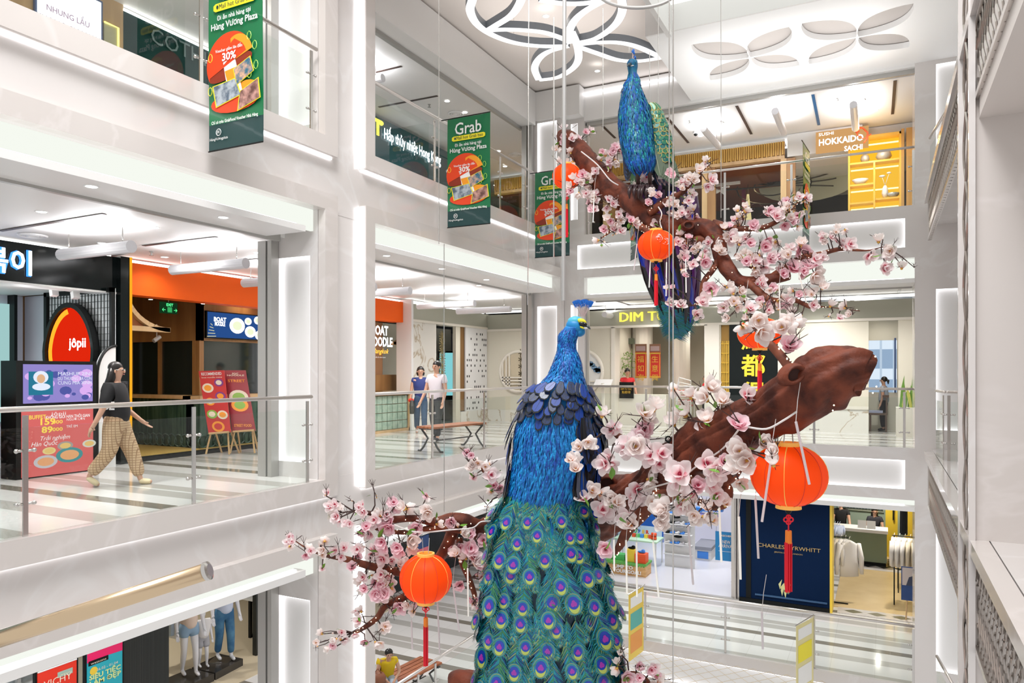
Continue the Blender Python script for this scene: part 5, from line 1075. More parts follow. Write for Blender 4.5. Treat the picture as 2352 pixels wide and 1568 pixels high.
b = MB(); b.tube([V((rp.x-.7, 4.9, zr)), V((rp.x+.24, 4.9, zr))], .012, 6); b.tube([V((rp.x-.3, 4.9, zr+.0)), V((rp.x-.3, 4.9, Z1+.02))], .015, 6); b.tube([V((rp.x-.6, 4.7, Z1+.03)), V((rp.x+.24, 4.7, Z1+.03))], .015, 6); b.build('rack_frame', BLACK, t)
for k in range(6): shirt(V((rp.x-.35+k*.105, 4.9, zr-.05)), .42, .62+.03*(k % 2), [SH, SB, SH, ST, SH, SH][k], V((.25, .97, 0)), group='shirts on the left rack', label='long shirt hanging on the left rack of the menswear shop')
shirt(V((rp.x+.26, 4.8, zr-.05)), .55, .9, SH, V((.85, .5, 0)), label='largest white shirt, facing out at the right end of the left rack')
for k in range(4): shirt(V((PY(1913+k*5, 1210, 5.6).x, 5.6, PY(1913, 1205, 5.6).z)), .3, .28, SB, V((.6, .8, 0)), group='small blue shirts above the left rack', label='small pale blue shirt hanging on the upper rail')
rp = PY(2085, 1232, 5.2); t = thing('clothes_rack', 'black rack with white and tan shirts at the right end of the menswear shop', 'clothes rack', PZ(2080, 1330, Z1)); zr = rp.z
b = MB(); b.tube([V((rp.x-.35, 5.2, zr)), V((rp.x+.6, 5.2, zr))], .012, 6); b.tube([V((rp.x-.3, 5.2, zr)), V((rp.x-.3, 5.2, Z1))], .015, 6); b.build('rack_frame', BLACK, t)
for k in range(7): shirt(V((rp.x-.3+k*.12, 5.2, zr-.04)), .40, .72, [SH, SH, SH, ST, ST, SH, SH][k], V((.3, .95, 0)), group='shirts on the right rack', label='shirt hanging on the right rack of the menswear shop')
t = thing('side_table', 'thin black-legged table with a white top below the right rack', 'table', PZ(2065, 1365, Z1)); c = PZ(2062, 1362, Z1); zt2 = cp(2062, 1298, (c-CAM).dot(CD)).z; b = MB(); b.box(c.x-.02, c.x+1.0, c.y, c.y+.5, zt2-.03, zt2); b.build('top', WHITE, t)
for sx in (0, .95):
    for sy in (0, .45): b = MB(); b.box(c.x+sx, c.x+sx+.025, c.y+sy, c.y+sy+.025, Z1, zt2-.03); b.build('leg', BLACK, t)
x = 0; c = PZ(2075, 1425, Z1+.0); t = thing('sale_easel', 'navy easel poster of a man in a suit reading BUNDLE SAVE', 'easel sign', c+YP*.3); Yd = (c-CAM).dot(CD); 
TL = cp(2070, 1300, Yd); BR = cp(2140, 1380, Yd-.1); W_ = .62; H_ = TL.z-BR.z
b = MB(); b.prism([TL, TL+XP*W_, TL+XP*W_-ZP*H_, TL-ZP*H_], (0, .02, 0)); bd = b.build('board', mat('poster_navy', (.02, .06, .2), .4), t)
b = MB(); b.prism([TL-YP*.004+XP*.02-ZP*.02, TL-YP*.004+XP*(W_-.02)-ZP*.02, TL-YP*.004+XP*(W_-.02)-ZP*H_*.55, TL-YP*.004+XP*.02-ZP*H_*.55], (0, .003, 0)); b.build('photo', mat('photo_pale', (.55, .48, .45), .5), bd)
b = MB(); m0 = TL-YP*.007; b.poly([m0+XP*.1-ZP*H_*.55, m0+XP*.16-ZP*H_*.3, m0+XP*.3-ZP*H_*.22, m0+XP*.42-ZP*H_*.3, m0+XP*.5-ZP*H_*.55]); b.build('printed_suit', mat('suit_print', (.04, .05, .09), .6), bd)
b = MB(); b.poly(ellipse(m0+XP*.3-ZP*H_*.15-YP*.003, XP*.06, ZP*.08, 14)); b.build('printed_face', mat('skin_print', (.6, .38, .27), .6), bd)
text('BUNDLE', m0+XP*.42-ZP*H_*.68, XP, ZP, .06, pw, bd, width=.32, bold=.02); text('SAVE 30%', m0+XP*.42-ZP*H_*.8, XP, ZP, .06, pw, bd, width=.34, bold=.02); text('30% off', m0+XP*.42-ZP*H_*.92, XP, ZP, .03, PY_, bd)
for s in (.12, .45): b = MB(); b.tube([TL+XP*s-ZP*H_+YP*.03, V((TL.x+s-.02, TL.y+.08, Z1))], .016, 6); b.build('leg', LWOOD, t)
b = MB(); b.tube([V((PY(2077, 1200, 6.5).x, 6.5, -1.4)), V((PY(2077, 1200, 6.5).x, 6.5, -2.9))], .09, 8, jit=.5, seed=3); simple('hanging_belts', 'bundle of dark belts hanging near the yellow door', 'belts', b, BLACK)
# shoe shop with the blocky play display
SF = mat('cool_white_floor', (.76, .77, .82), .2); b = MB(); b.box(-4, xn0, YL, 12, Z1, Z1+.012); struct('floor', b, SF)
b = MB(); b.box(-4, xn0+.1, 9.9, 10, Z1, -1.18); struct('wall_back', b, mat('cool_white_wall', (.74, .74, .84), .5))
for x, y in ((.5, 5.5), (2.2, 6), (2, 8.5), (.2, 8)): spot((x, y, -1.4), 130, 150, (.95, .95, 1), .1)
FD = lambda u, v, z=0: PZ(u, v, Z1+z)
t = thing('blue_backdrop_stand', 'blue and pale backdrop board behind the play display', 'display', FD(1480, 1230)); o = FD(1420, 1240); y = o.y+.3; a = PY(1420, 1190, y); c = PY(1523, 1237, y)
b = MB(); b.box(a.x, c.x, y, y+.06, Z1, PY(1480, 1182, y).z+.6); b.build('board', mat('royal_blue', (.01, .12, .5), .4), t); b = MB(); b.box(a.x+.0, c.x-.04, y-.02, y, PY(1480, 1245, y).z, PY(1480, 1207, y).z); b.build('pale_panel', mat('pale_cyan', (.62, .82, .90), .4), t)
b = MB(); cols = [mat('toy_red', (.8, .08, .02), .4), mat('toy_green', (.1, .55, .15), .4), mat('toy_blue', (.05, .25, .75), .4), mat('toy_yellow', (.9, .65, .05), .4)]
zb = PY(1480, 1226, y).z
for k, ch in enumerate('SUPER'): text(ch, (a.x+.5+k*.14, y-.03, zb+.03), XP, ZP, .12, cols[k % 4], t, name='toy_letter', bold=.05)
t = thing('play_table', 'mint green play table with white legs and toy blocks', 'table', FD(1520, 1290)); p = FD(1400, 1290); q = FD(1505, 1305); zt = cp(1505, 1245, (q-CAM).dot(CD)).z; b = MB(); pts = [cp(1392, 1237, 0) for _ in ()]
y0 = q.y; x0 = FD(1400, 1300).x; x1 = q.x+.05; b.box(x0, x1, y0, y0+.8, zt-.04, zt); b.build('top', mat('mint', (.55, .80, .60), .4), t)
for xx in (x0+.05, x1-.05):
    for yy in (y0+.05, y0+.75): b = MB(); b.tube([(xx, yy, zt-.04), (xx, yy, Z1)], .02, 6); b.build('leg', WHITE, t)
for k in range(6): b = MB(); x = x1-.9+k*.13; b.box(x, x+.1, y0+.4, y0+.5, zt, zt+.1); b.build('toy_block', cols[k % 4], t)
b = MB(); b.tube([(x1-.25, y0+.3, zt+.16), (x1-.1, y0+.3, zt+.16)], .06, 8); b.tube([(x1-.25, y0+.3, zt+.05), (x1-.1, y0+.3, zt+.05)], .05, 8); simple('red_knot_toy', 'small red and white toy figure shape standing on the mint table', 'toy', b, cols[0], smooth=True); 
t = thing('play_display_box', 'brown block-patterned display box with green top reading JUMP TO YOUR GOAL!', 'display box', FD(1450, 1310)); q = FD(1483, 1327); x1 = q.x; y0 = q.y; x0 = FD(1395, 1310).x; Yq = (q-CAM).dot(CD); zt = cp(1483, 1296, Yq).z
b = MB(); b.box(x0, x1, y0, y0+.55, Z1, zt-.06); b.build('body', mat('block_tan', (.70, .42, .18), .5, var=((.60, .33, .12), 5, (1, 1, 4))), t); b = MB(); b.box(x0-.02, x1+.02, y0-.02, y0+.57, zt-.06, zt)
for k in range(16): x = x0+k*(x1-x0)/16; b.box(x, x+(x1-x0)/32, y0-.02, y0, zt-.10, zt-.06)
b.build('grass_top', mat('grass_green', (.12, .42, .08), .5), t)
text('JUMP TO', ((x0+x1)/2-.05, y0-.03, Z1+(zt-Z1)*.52), XP, ZP, .10, WHITE, t, width=(x1-x0)*.5, bold=.04); text('YOUR GOAL!', ((x0+x1)/2+.08, y0-.03, Z1+(zt-Z1)*.2), XP, ZP, .10, WHITE, t, width=(x1-x0)*.68, bold=.04)
b = MB(); b.box(x0+.2, x0+.55, y0+.15, y0+.4, zt, zt+.16); simple('green_block', 'green block step on the left of the display box', 'block', b, cols[1])
b = MB(); b.box(x1-.62, x1-.36, y0+.1, y0+.36, zt, zt+.34); simple('yellow_block', 'plain yellow block on the display box', 'block', b, cols[3])
t = thing('red_crate', 'orange red crate at the right end of the display box', 'crate', (x1-.2, y0+.2, zt)); b = MB(); b.box(x1-.34, x1-.02, y0+.05, y0+.35, zt, zt+.26); 
for k in range(4): b.box(x1-.34, x1-.02, y0+.04, y0+.05, zt+.03+k*.06, zt+.05+k*.06)
b.build('crate_body', mat('crate_red', (.85, .10, .02), .5), t)
def shoe(p, m, label, g=None, s=1):
    b = MB(); b.ball(p+V((0, 0, .035*s)), .12*s, .045*s, .035*s, n=10, m=6); b.ball(p+V((.05*s, 0, .07*s)), .06*s, .04*s, .045*s, n=8, m=6); o = b.build('shoe', m, smooth=True); tag(o, label, 'shoe', g)
shoe(V((x1-.18, y0+.2, zt+.26)), cols[2], 'blue child shoe on the red crate'); shoe(V((x1-.48, y0+.22, zt+.34)), BLACK, 'dark child shoe on the yellow block')
o = FD(1633, 1288); t = thing('shoe_bench', 'white bench box with a grey fabric top and a blue striped side', 'bench', o); b = MB(); b.box(o.x-.55, o.x+.02, o.y-.05, o.y+1.1, Z1+.32, Z1+.42); b.build('cushion', mat('bench_grey', (.28, .29, .33), .8), t); b = MB(); b.box(o.x-.5, o.x, o.y, o.y+1.05, Z1, Z1+.32); b.build('box', WHITE, t); b = MB(); b.box(o.x-.42, o.x-.08, o.y-.01, o.y, Z1+.05, Z1+.27); b.build('side_print', cols[2], t)
o = FD(1640, 1290); y = FD(1690, 1300).y; y = 4.2; a = PY(1643, 1219, y); c = PY(1694, 1291, y); t = thing('new_arrival_poster', 'blue hanging poster reading NEW ARRIVAL', 'poster', a)
b = MB(); b.box(a.x, c.x, y, y+.015, c.z, a.z); f_ = b.build('print', mat('poster_blue', (.01, .20, .48), .35), t); xm = (a.x+c.x)/2; hh = a.z-c.z; b = MB(); b.tube([(a.x+.03, y, a.z), (a.x+.03, y, -1.18)], .004, 4); b.tube([(c.x-.03, y, a.z), (c.x-.03, y, -1.18)], .004, 4); b.build('wires', STEEL, t)
text('SKECHERS', (xm, y-.01, a.z-.16*hh), XP, ZP, .045, pw, f_, width=.32, bold=.02); text('NEW', (xm, y-.01, a.z-.4*hh), XP, ZP, .09, pw, f_, width=.2); text('ARRIVAL', (xm, y-.01, a.z-.54*hh), XP, ZP, .09, pw, f_, width=.4); b = MB(); b.box(xm-.2, xm+.2, y-.008, y, a.z-.68*hh, a.z-.67*hh); b.build('rule', WHITE, f_)
for k, (u, v) in enumerate(((1562, 1212), (1557, 1235), (1560, 1255), (1553, 1190), (1566, 1170), (1690, 1310), (1692, 1325), (1690, 1340))):
    p = PY(u, v, 6.2 if k < 5 else 5.0); shoe(p, BLACK if k % 2 else mat('shoe_grey', (.55, .55, .58), .6), 'dark shoe on the '+('tall shoe wall' if k < 5 else 'low side shelf by the navy wall'), 'shoes on the '+('tall shoe wall' if k < 5 else 'side shelf'), 1.1)
t = thing('shoe_wall', 'white end panel of shelves crowded with shoes behind the blossoms', 'shelf', FD(1540, 1270)); y = 6.3; a = PY(1527, 1180, y); c = PY(1545, 1270, y); b = MB(); b.box(a.x, a.x+.9, y, y+.05, Z1, -1.6); b.build('panel', WHITE, t)
for k in range(7): b = MB(); b.box(a.x, a.x+.85, y-.16, y, Z1+.4+k*.3, Z1+.42+k*.3); b.build('shelf', WHITE, t)
rnd = random.Random(12)
for k in range(20): p = V((a.x+.1+.15*(k % 5), y-.08, Z1+.42+.3*(k//5+1))); shoe(p, [BLACK, mat('shoe_grey'), cols[2], WHITE][rnd.randrange(4)], 'sport shoe on the white shoe wall', 'shoes on the white shoe wall', .8)
for k, (u, v, w_, h_, lb, cc) in enumerate(((1650, 1205, .9, .4, 'pink rounded storage bin in the shoe shop', (.85, .55, .62)), (1600, 1195, .5, .4, 'beige rounded bin left of the pink bin', (.7, .66, .6)))):
    o = FD(u, v+15); b = MB(); b.lathe([(.001, 0), (w_*.5, 0), (w_*.5, h_), (w_*.42, h_+.05), (.001, h_+.05)], 18, o); simple('storage_bin', lb, 'bin', b, mat('bin%d' % k, cc, .5))
for k in range(5): p = PY(1600+k*12, 1170+(k % 2)*14, 8.5); b = MB(); b.box(p.x-.16, p.x+.16, 8.5, 8.7, p.z-.07, p.z+.07); simple('shoe_box', 'blue or violet shoe box stacked at the rear of the shoe shop', 'box', b, [cols[2], mat('violet', (.4, .35, .8), .4)][k % 2], 'shoe boxes at the rear')
b = MB(); b.tube([(xn0-.1, YL+.02, Z1), (xn0-.1, YL+.02, -1.18)], .03, 6); b.box(xn0-.22, xn0-.02, YL+.1, YL+.16, Z1, -1.5); simple('door_frame_post', 'grey metal door frame post left of the navy wall', 'door frame', b, SATIN)
b = MB(); b.box(-3.8, xn0, YL-.02, YL+.12, Z1, Z1+.02); simple('metal_threshold', 'dark metal threshold of the shoe shop', 'threshold', b, GREYM)
# dark cladding of the lower second bay
b = MB(); b.box(-5.1, -5.0, -4.5, 3.85, Z1, -1.18); struct('wall_left', b, mat('black_panelling')); spot((-3.2, -2.5, -1.4), 60, 150)
t = thing('shop_poster', 'red and blue shop poster hanging behind the left blossoms', 'poster', PX(966, 1260, -3.5)); a = PX(952, 1238, -3.5); c = PX(985, 1280, -3.5); b = MB(); b.box(-3.52, -3.5, a.y, c.y, c.z, a.z); b.build('print', mat('poster_navy'), t); b = MB(); b.box(-3.5, -3.495, a.y, c.y, c.z, (a.z+c.z)/2); b.build('red_half', mat('poster_rose', (.7, .15, .2), .5), t)
t = thing('small_pink_banner', 'small tilted pink banner behind the left lantern', 'banner', PX(888, 1330, -1.5)); b = MB(); q = [PX(868, 1331, -1.5), PX(898, 1318, -1.5), PX(898, 1330, -1.5), PX(870, 1344, -1.5)]; b.prism(q, (.01, 0, 0)); b.build('cloth', mat('banner_pink', (.85, .15, .20), .5), t); b = MB(); b.tube([V(q[0]), V((q[0].x, q[0].y, -1.18))], .004, 4); b.build('wire', STEEL, t)
# ================================================================ HANGING SCULPTURE: branches, blossoms, peacocks, lanterns
def catmull(P, k=6):
    P = [tuple(p) for p in P]; out = []; n = len(P)
    for i in range(n-1):
        p0 = P[max(i-1, 0)]; p1 = P[i]; p2 = P[i+1]; p3 = P[min(i+2, n-1)]
        for j in range(k):
            t = j/k; out.append(tuple(.5*((2*b_)+(c_-a_)*t+(2*a_-5*b_+4*c_-d_)*t*t+(-a_+3*b_-3*c_+d_)*t**3) for a_, b_, c_, d_ in zip(p0, p1, p2, p3)))
    out.append(P[-1]); return out
BARK = mat('bark', (.185, .045, .022), .6, spec=.25, bump=(9, 1.0, (1, 1, 1)), var=((.055, .014, .009), 5.5))
BARK2 = mat('bark_thin', (.22, .065, .033), .6, spec=.25, var=((.10, .03, .018), 9))
TWIG = mat('twig_dark', (.05, .022, .018), .6)
def wpts(px): return [(cp(u, v, Y), r*Y/F) for u, v, Y, r in px]
def bough(b, px, n=12, k=6, rough=.12, seed=0, cap=True):
    q = wpts(px); c = catmull([(p.x, p.y, p.z, r) for p, r in q], k); path = [V(x[:3]) for x in c]; base = len(b.v); b.tube(path, [max(.002, x[3]) for x in c], n, cap=cap)
    for i in range(base, len(b.v)):
        p = V(b.v[i]); k_ = (i-base)//n; ctr = path[min(k_, len(path)-1)]; d_ = p-ctr; r = d_.length
        if r > 1e-5:
            ang = math.atan2(d_.dot(CD), d_.dot(UP)); f_ = noise.noise(V((p.x*3+seed, p.y*3, p.z*3)))*1.2+.9*(abs(math.sin(ang*3.5+noise.noise(ctr*2.2)*5+k_*.06))-.5)+.5*noise.noise(p*11); b.v[i] = tuple(ctr+d_*(1+rough*f_))
    return path, [x[3] for x in c]
# ---- flowers
def petal_mat(name, stops, tr=.42):
    m = bpy.data.materials.new(name); m.use_nodes = True; nt = m.node_tree; b = nt.nodes['Principled BSDF']; b.inputs['Roughness'].default_value = .5
    at = nt.nodes.new('ShaderNodeAttribute'); at.attribute_name = 'tone'; cr = nt.nodes.new('ShaderNodeValToRGB'); el = cr.color_ramp.elements
    el[0].position = stops[0][0]; el[0].color = (*stops[0][1], 1); el[1].position = stops[-1][0]; el[1].color = (*stops[-1][1], 1)
    for s, c in stops[1:-1]: e_ = el.new(s); e_.color = (*c, 1)
    nt.links.new(at.outputs['Fac'], cr.inputs[0]); nt.links.new(cr.outputs[0], b.inputs['Base Color'])
    t = nt.nodes.new('ShaderNodeBsdfTranslucent'); nt.links.new(cr.outputs[0], t.inputs[0]); mx = nt.nodes.new('ShaderNodeMixShader'); mx.inputs[0].default_value = tr
    nt.links.new(b.outputs[0], mx.inputs[1]); nt.links.new(t.outputs[0], mx.inputs[2]); nt.links.new(mx.outputs[0], nt.nodes['Material Output'].inputs[0]); return m
PINKP = petal_mat('petal_pink', [(0, (.60, .03, .13)), (.2, (.88, .34, .45)), (.5, (.97, .70, .76)), (1, (.97, .80, .84))])
WHITEP = petal_mat('petal_white', [(0, (.85, .42, .10)), (.14, (.93, .60, .45)), (.34, (.97, .87, .84)), (1, (.98, .94, .92))])
BLUSHP = petal_mat('petal_blush', [(0, (.66, .05, .13)), (.2, (.92, .46, .52)), (.42, (.97, .84, .85)), (1, (.98, .92, .92))])
CENT = mat('flower_center', (.42, .02, .07), .6); CENTY = mat('flower_center_yellow', (.80, .42, .05), .6); SEP = mat('sepal', (.75, .45, .08), .6)
def flower_mesh(kind, seed):
    rnd = random.Random(seed); b = MB(); tone = []
    def petal(az, tilt, L, W, curl, z0=0):
        base = len(b.v); m, n = 6, 5
        for i in range(m+1):
            s = i/m; a_ = tilt+curl*s; r = L*(s*math.sin(a_) if False else 0)
        pos = V((0, 0, z0)); a_ = tilt; st = L/m; pr = []
        for i in range(m+1):
            s = i/m; pr.append((pos.copy(), a_)); pos = pos+V((math.sin(a_)*st, 0, math.cos(a_)*st)); a_ += curl/m
        for i, (p, aa) in enumerate(pr):
            s = i/m; wd = W*1.08*(math.sin(math.pi*min(1, (s*.80+.10)))**.62)
            if i == m: wd *= .55
            for j in range(n):
                x = (j/(n-1)-.5)*2; nrm = V((-math.cos(aa), 0, math.sin(aa)))
                q = p+V((0, x*wd, 0))+nrm*(x*x*wd*.42); ca, sa = math.cos(az), math.sin(az)
                b.v.append((q.x*ca-q.y*sa, q.x*sa+q.y*ca, q.z)); tone.append(s)
        for i in range(m):
            for j in range(n-1):
                a0 = base+i*n+j; b.f.append((a0, a0+1, a0+1+n, a0+n)); b.mi.append(0)
    if kind == 'open':
        for k in range(6): petal(k*math.pi/3+rnd.uniform(-.15, .15), 1.15+rnd.uniform(-.15, .15), 1.0, .40, -.35)
        for k in range(4): petal(k*math.pi/2+.4+rnd.uniform(-.2, .2), .55+rnd.uniform(-.1, .2), .8, .34, -.15)
        nb = len(b.v); b.ball((0, 0, .12), .14, .14, .18, n=8, m=5, mi=1); tone += [0]*(len(b.v)-nb)
    elif kind == 'cup':
        for k in range(5): petal(k*math.tau/5+rnd.uniform(-.2, .2), .95+rnd.uniform(-.15, .25), 1.3, .40, -.75)
        for k in range(3): petal(k*math.tau/3+.5, .50+rnd.uniform(-.1, .1), 1.15, .34, -.35)
        nb = len(b.v); b.ball((0, 0, -.02), .2, .2, .2, n=8, m=5, mi=1); tone += [0]*(len(b.v)-nb)
    elif kind == 'wide':
        for k in range(4): petal(k*math.tau/4+rnd.uniform(-.3, .3), 1.35+rnd.uniform(-.2, .2), 1.15, .42, -.6)
        for k in range(3): petal(k*math.tau/3+.2, .6, 1.05, .38, -.4)
        nb = len(b.v); b.ball((0, 0, .08), .15, .15, .2, n=8, m=5, mi=1); tone += [0]*(len(b.v)-nb)
    else:
        for k in range(4): petal(k*math.tau/4, .42, .85, .26, -.75)
        nb = len(b.v); b.ball((0, 0, 0), .16, .16, .16, n=8, m=5, mi=1); tone += [0]*(len(b.v)-nb)
    me = bpy.data.meshes.new('blossom'); me.from_pydata(b.v, [], b.f)
    cm = {'open': (PINKP, CENT), 'wide': (BLUSHP, CENT), 'cup': (WHITEP, SEP), 'bud': (WHITEP, SEP)}[kind]
    me.materials.append(cm[0]); me.materials.append(cm[1]); me.polygons.foreach_set('material_index', b.mi); me.polygons.foreach_set('use_smooth', [True]*len(me.polygons))
    at = me.attributes.new('tone', 'FLOAT', 'POINT'); at.data.foreach_set('value', tone); me.update(); return me
FM = {k: [flower_mesh(k, s) for s in range(3)] for k in ('open', 'cup', 'wide', 'bud')}
def leafmesh():
    b = MB(); b.poly([(0, 0, 0), (.22, .35, .06), (.24, .6, .05), (0, 1, 0), (0, .5, 0)]); b.poly([(0, 0, 0), (0, .5, 0), (0, 1, 0), (-.24, .6, .05), (-.22, .35, .06)])
    me = bpy.data.meshes.new('leaf'); me.from_pydata(b.v, [], b.f); me.materials.append(mat('leaf_green', (.13, .30, .03), .45)); return me
LEAFM = leafmesh()
def orient(z, roll):
    z = V(z).normalized(); q = z.to_track_quat('Z', 'Y'); return q.to_matrix().to_4x4() @ Matrix.Rotation(roll, 4, 'Z')
def blossoms(t, paths, clusters, seed, limit=100, tipbuds=True, size0=24):
    """clusters: (u, v, n, spread px, size px, Y, kinds)"""
    rnd = random.Random(seed); allp = [p for pa in paths for p in pa]; tw = MB(); fl = []; lv = []
    for c in clusters:
        u, v, n, sp = c[:4]; s = c[4] if len(c) > 4 and c[4] else size0
        near = None; best = 1e9
        for p in allp:
            d_ = p-CAM; Yp = d_.dot(CD); pu = CX+F*d_.dot(CR)/Yp; pv = HY-F*d_.z/Yp; q = (pu-u)**2+(pv-v)**2
            if q < best: best = q; near = (p, Yp)
        Y = (c[5] if len(c) > 5 and c[5] else near[1]-.10)
        kinds = c[6] if len(c) > 6 else 'ccowb'
        ctr = cp(u, v, Y); a_ = near[0]; mid = (a_+ctr)/2+V((rnd.uniform(-.03, .03), 0, rnd.uniform(-.03, .04)))
        m = s*Y/F/2
        tw.tube([a_, mid, ctr], [.007, .006, .004], 5, cap=False)
        for k in range(n):
            q = rnd.uniform(0, math.tau); rr = sp*math.sqrt(rnd.random()) if n > 1 else 0
            Yf = Y+rnd.uniform(-.12, .12) if n > 1 else Y
            p = cp(u+rr*math.cos(q), v+rr*math.sin(q), Yf); base = ctr if rnd.random() < .6 else mid
            d_ = (p-base); d_ = d_.normalized() if d_.length > 1e-4 else V((0, 0, 1))
            kk = kinds[rnd.randrange(len(kinds))]; kind = {'c': 'cup', 'o': 'open', 'w': 'wide', 'b': 'bud'}[kk]
            if kind in ('open', 'wide'): z = (-CD*1.1+d_*.7+V((rnd.uniform(-.4, .4), rnd.uniform(-.4, .4), rnd.uniform(-.3, .4))))
            else: z = (d_*1.0-CD*.15+V((rnd.uniform(-.5, .5), rnd.uniform(-.3, .3), rnd.uniform(-.3, .7))))
            sc_ = m*rnd.uniform(.85, 1.15)*(.8 if kind == 'bud' else 1)
            fl.append((Yf, kind, rnd.randrange(3), p-z.normalized()*sc_*.4, z, rnd.uniform(0, 6.28), sc_))
            tw.tube([base, (base+p)/2+V((0, 0, rnd.uniform(-.015, .015))), p-z.normalized()*sc_*.4], [.0045, .0035, .003], 4, cap=False)
        if rnd.random() < .8:
            for k in range(2):
                q = rnd.uniform(0, math.tau); e = cp(u+(sp+s*.6)*math.cos(q), v+(sp+s*.6)*math.sin(q)-6, Y); mm = (ctr+e)/2; tw.tube([ctr, mm, e], [.004, .003, .0015], 4, cap=False)
                for g in (-1, 1): tw.tube([mm, mm+(e-mm)*.6+CR*g*.025+UP*.015], [.0025, .001], 4, cap=False)
        if rnd.random() < .45:
            q = rnd.uniform(0, math.tau); lv.append((cp(u+sp*.7*math.cos(q), v+sp*.7*math.sin(q), Y-.05), V((rnd.uniform(-1, 1), rnd.uniform(-.4, .4), rnd.uniform(-.6, 1))), rnd.uniform(0, 6), m*rnd.uniform(1.0, 1.5)))
    o = tw.build('twigs', TWIG, t); o['kind'] = 'stuff'
    fl.sort(key=lambda f: -f[6]/f[0]); w0 = wloc(t)
    def put(me, name, p, z, roll, s):
        ob = bpy.data.objects.new(name, me); col.objects.link(ob); ob.parent = t
        ob.matrix_local = Matrix.Translation(p-w0) @ orient(z, roll) @ Matrix.Scale(s, 4); return ob
    for f_ in fl[:limit]: put(FM[f_[1]][f_[2]], 'blossom', *f_[3:])
    rest = fl[limit:]
    if rest:
        vs_, fs, mi, tn = [], [], [], []; mats_ = [PINKP, CENT, WHITEP, SEP, BLUSHP]
        for f_ in rest:
            me = FM[f_[1]][f_[2]]; M_ = Matrix.Translation(f_[3]-w0) @ orient(f_[4], f_[5]) @ Matrix.Scale(f_[6], 4); n0 = len(vs_)
            vs_ += [tuple(M_ @ v.co) for v in me.vertices]; tn += [d.value for d in me.attributes['tone'].data]
            ofs = {'open': (0, 1), 'cup': (2, 3), 'bud': (2, 3), 'wide': (4, 1)}[f_[1]]
            for p in me.polygons: fs.append(tuple(n0+i for i in p.vertices)); mi.append(ofs[p.material_index])
        me = bpy.data.meshes.new('far_blossoms'); me.from_pydata(vs_, [], fs)
        for m_ in mats_: me.materials.append(m_)
        me.polygons.foreach_set('material_index', mi); me.polygons.foreach_set('use_smooth', [True]*len(fs)); at = me.attributes.new('tone', 'FLOAT', 'POINT'); at.data.foreach_set('value', tn)
        ob = bpy.data.objects.new('far_blossoms', me); col.objects.link(ob); ob.parent = t; ob['kind'] = 'stuff'
    for q in lv: put(LEAFM, 'leaf', *q)
    return len(fl)
def fairy(paths, label, seed, n=60, pushed=1.15):
    rnd = random.Random(seed); b = MB(); t = []
    for pa, ra in paths:
        for k in range(n):
            i = rnd.randrange(len(pa)); q = rnd.uniform(-1.3, 1.3); d_ = (-CD*math.cos(q)+UP*math.sin(q)); p = pa[i]+d_*(ra[i]*pushed+.006); b.ball(p, .0042, n=6, m=4)
    tag(b.build('fairy_lights', emat('fairy_glow', (1, .86, .62), 5)), label, 'string lights', None, 'stuff')
def knot(b, hb, u, v, Y, r, tilt=0):
    c = cp(u, v, Y); ax = CR*math.cos(tilt)+UP*math.sin(tilt); bx = -CR*math.sin(tilt)+UP*math.cos(tilt); m = r*Y/F
    secs = []
    for s, k in ((1.25, .06), (1.15, -.01), (1.0, -.045), (.8, -.05), (.62, -.02)): secs.append((c+CD*k, ax*m*s, bx*m*s*.72))
    b.rings(secs, 16, cap=False); hb.rings([(c-CD*.02, ax*m*.64, bx*m*.64*.72), (c+CD*.03, ax*m*.5, bx*m*.5*.72)], 16)
# ---------- lower right great bough
t = thing('blossom_branch', 'great thick brown bough with large pink and white magnolias, in the centre right foreground', 'branch', cp(1700, 1000, 5.0))
paths = []; b = MB(); hb = MB()
A = [(2002, 858, 3.92, 26), (1992, 855, 3.93, 44), (1960, 850, 3.97, 58), (1900, 868, 4.08, 70), (1840, 905, 4.22, 66), (1780, 945, 4.4, 56), (1720, 972, 4.6, 52), (1660, 1005, 4.85, 60), (1600, 1040, 5.1, 62), (1550, 1075, 5.4, 54), (1500, 1118, 5.7, 46), (1450, 1138, 5.95, 46), (1400, 1160, 6.2, 54), (1365, 1205, 6.35, 46), (1345, 1240, 6.4, 26)]
pa, ra = bough(b, A, 64, 14, .19); paths.append(pa); fa = [(pa, ra)]
knot(b, hb, 1821, 860, 4.02, 26, .7); knot(b, hb, 1556, 1052, 5.2, 26, .2); knot(b, hb, 1393, 1108, 6.02, 22, 0)
b.build('trunk', BARK, t, smooth=True); hb.build('knot_hollows', mat('bark_hollow', (.045, .014, .01), .8), t)
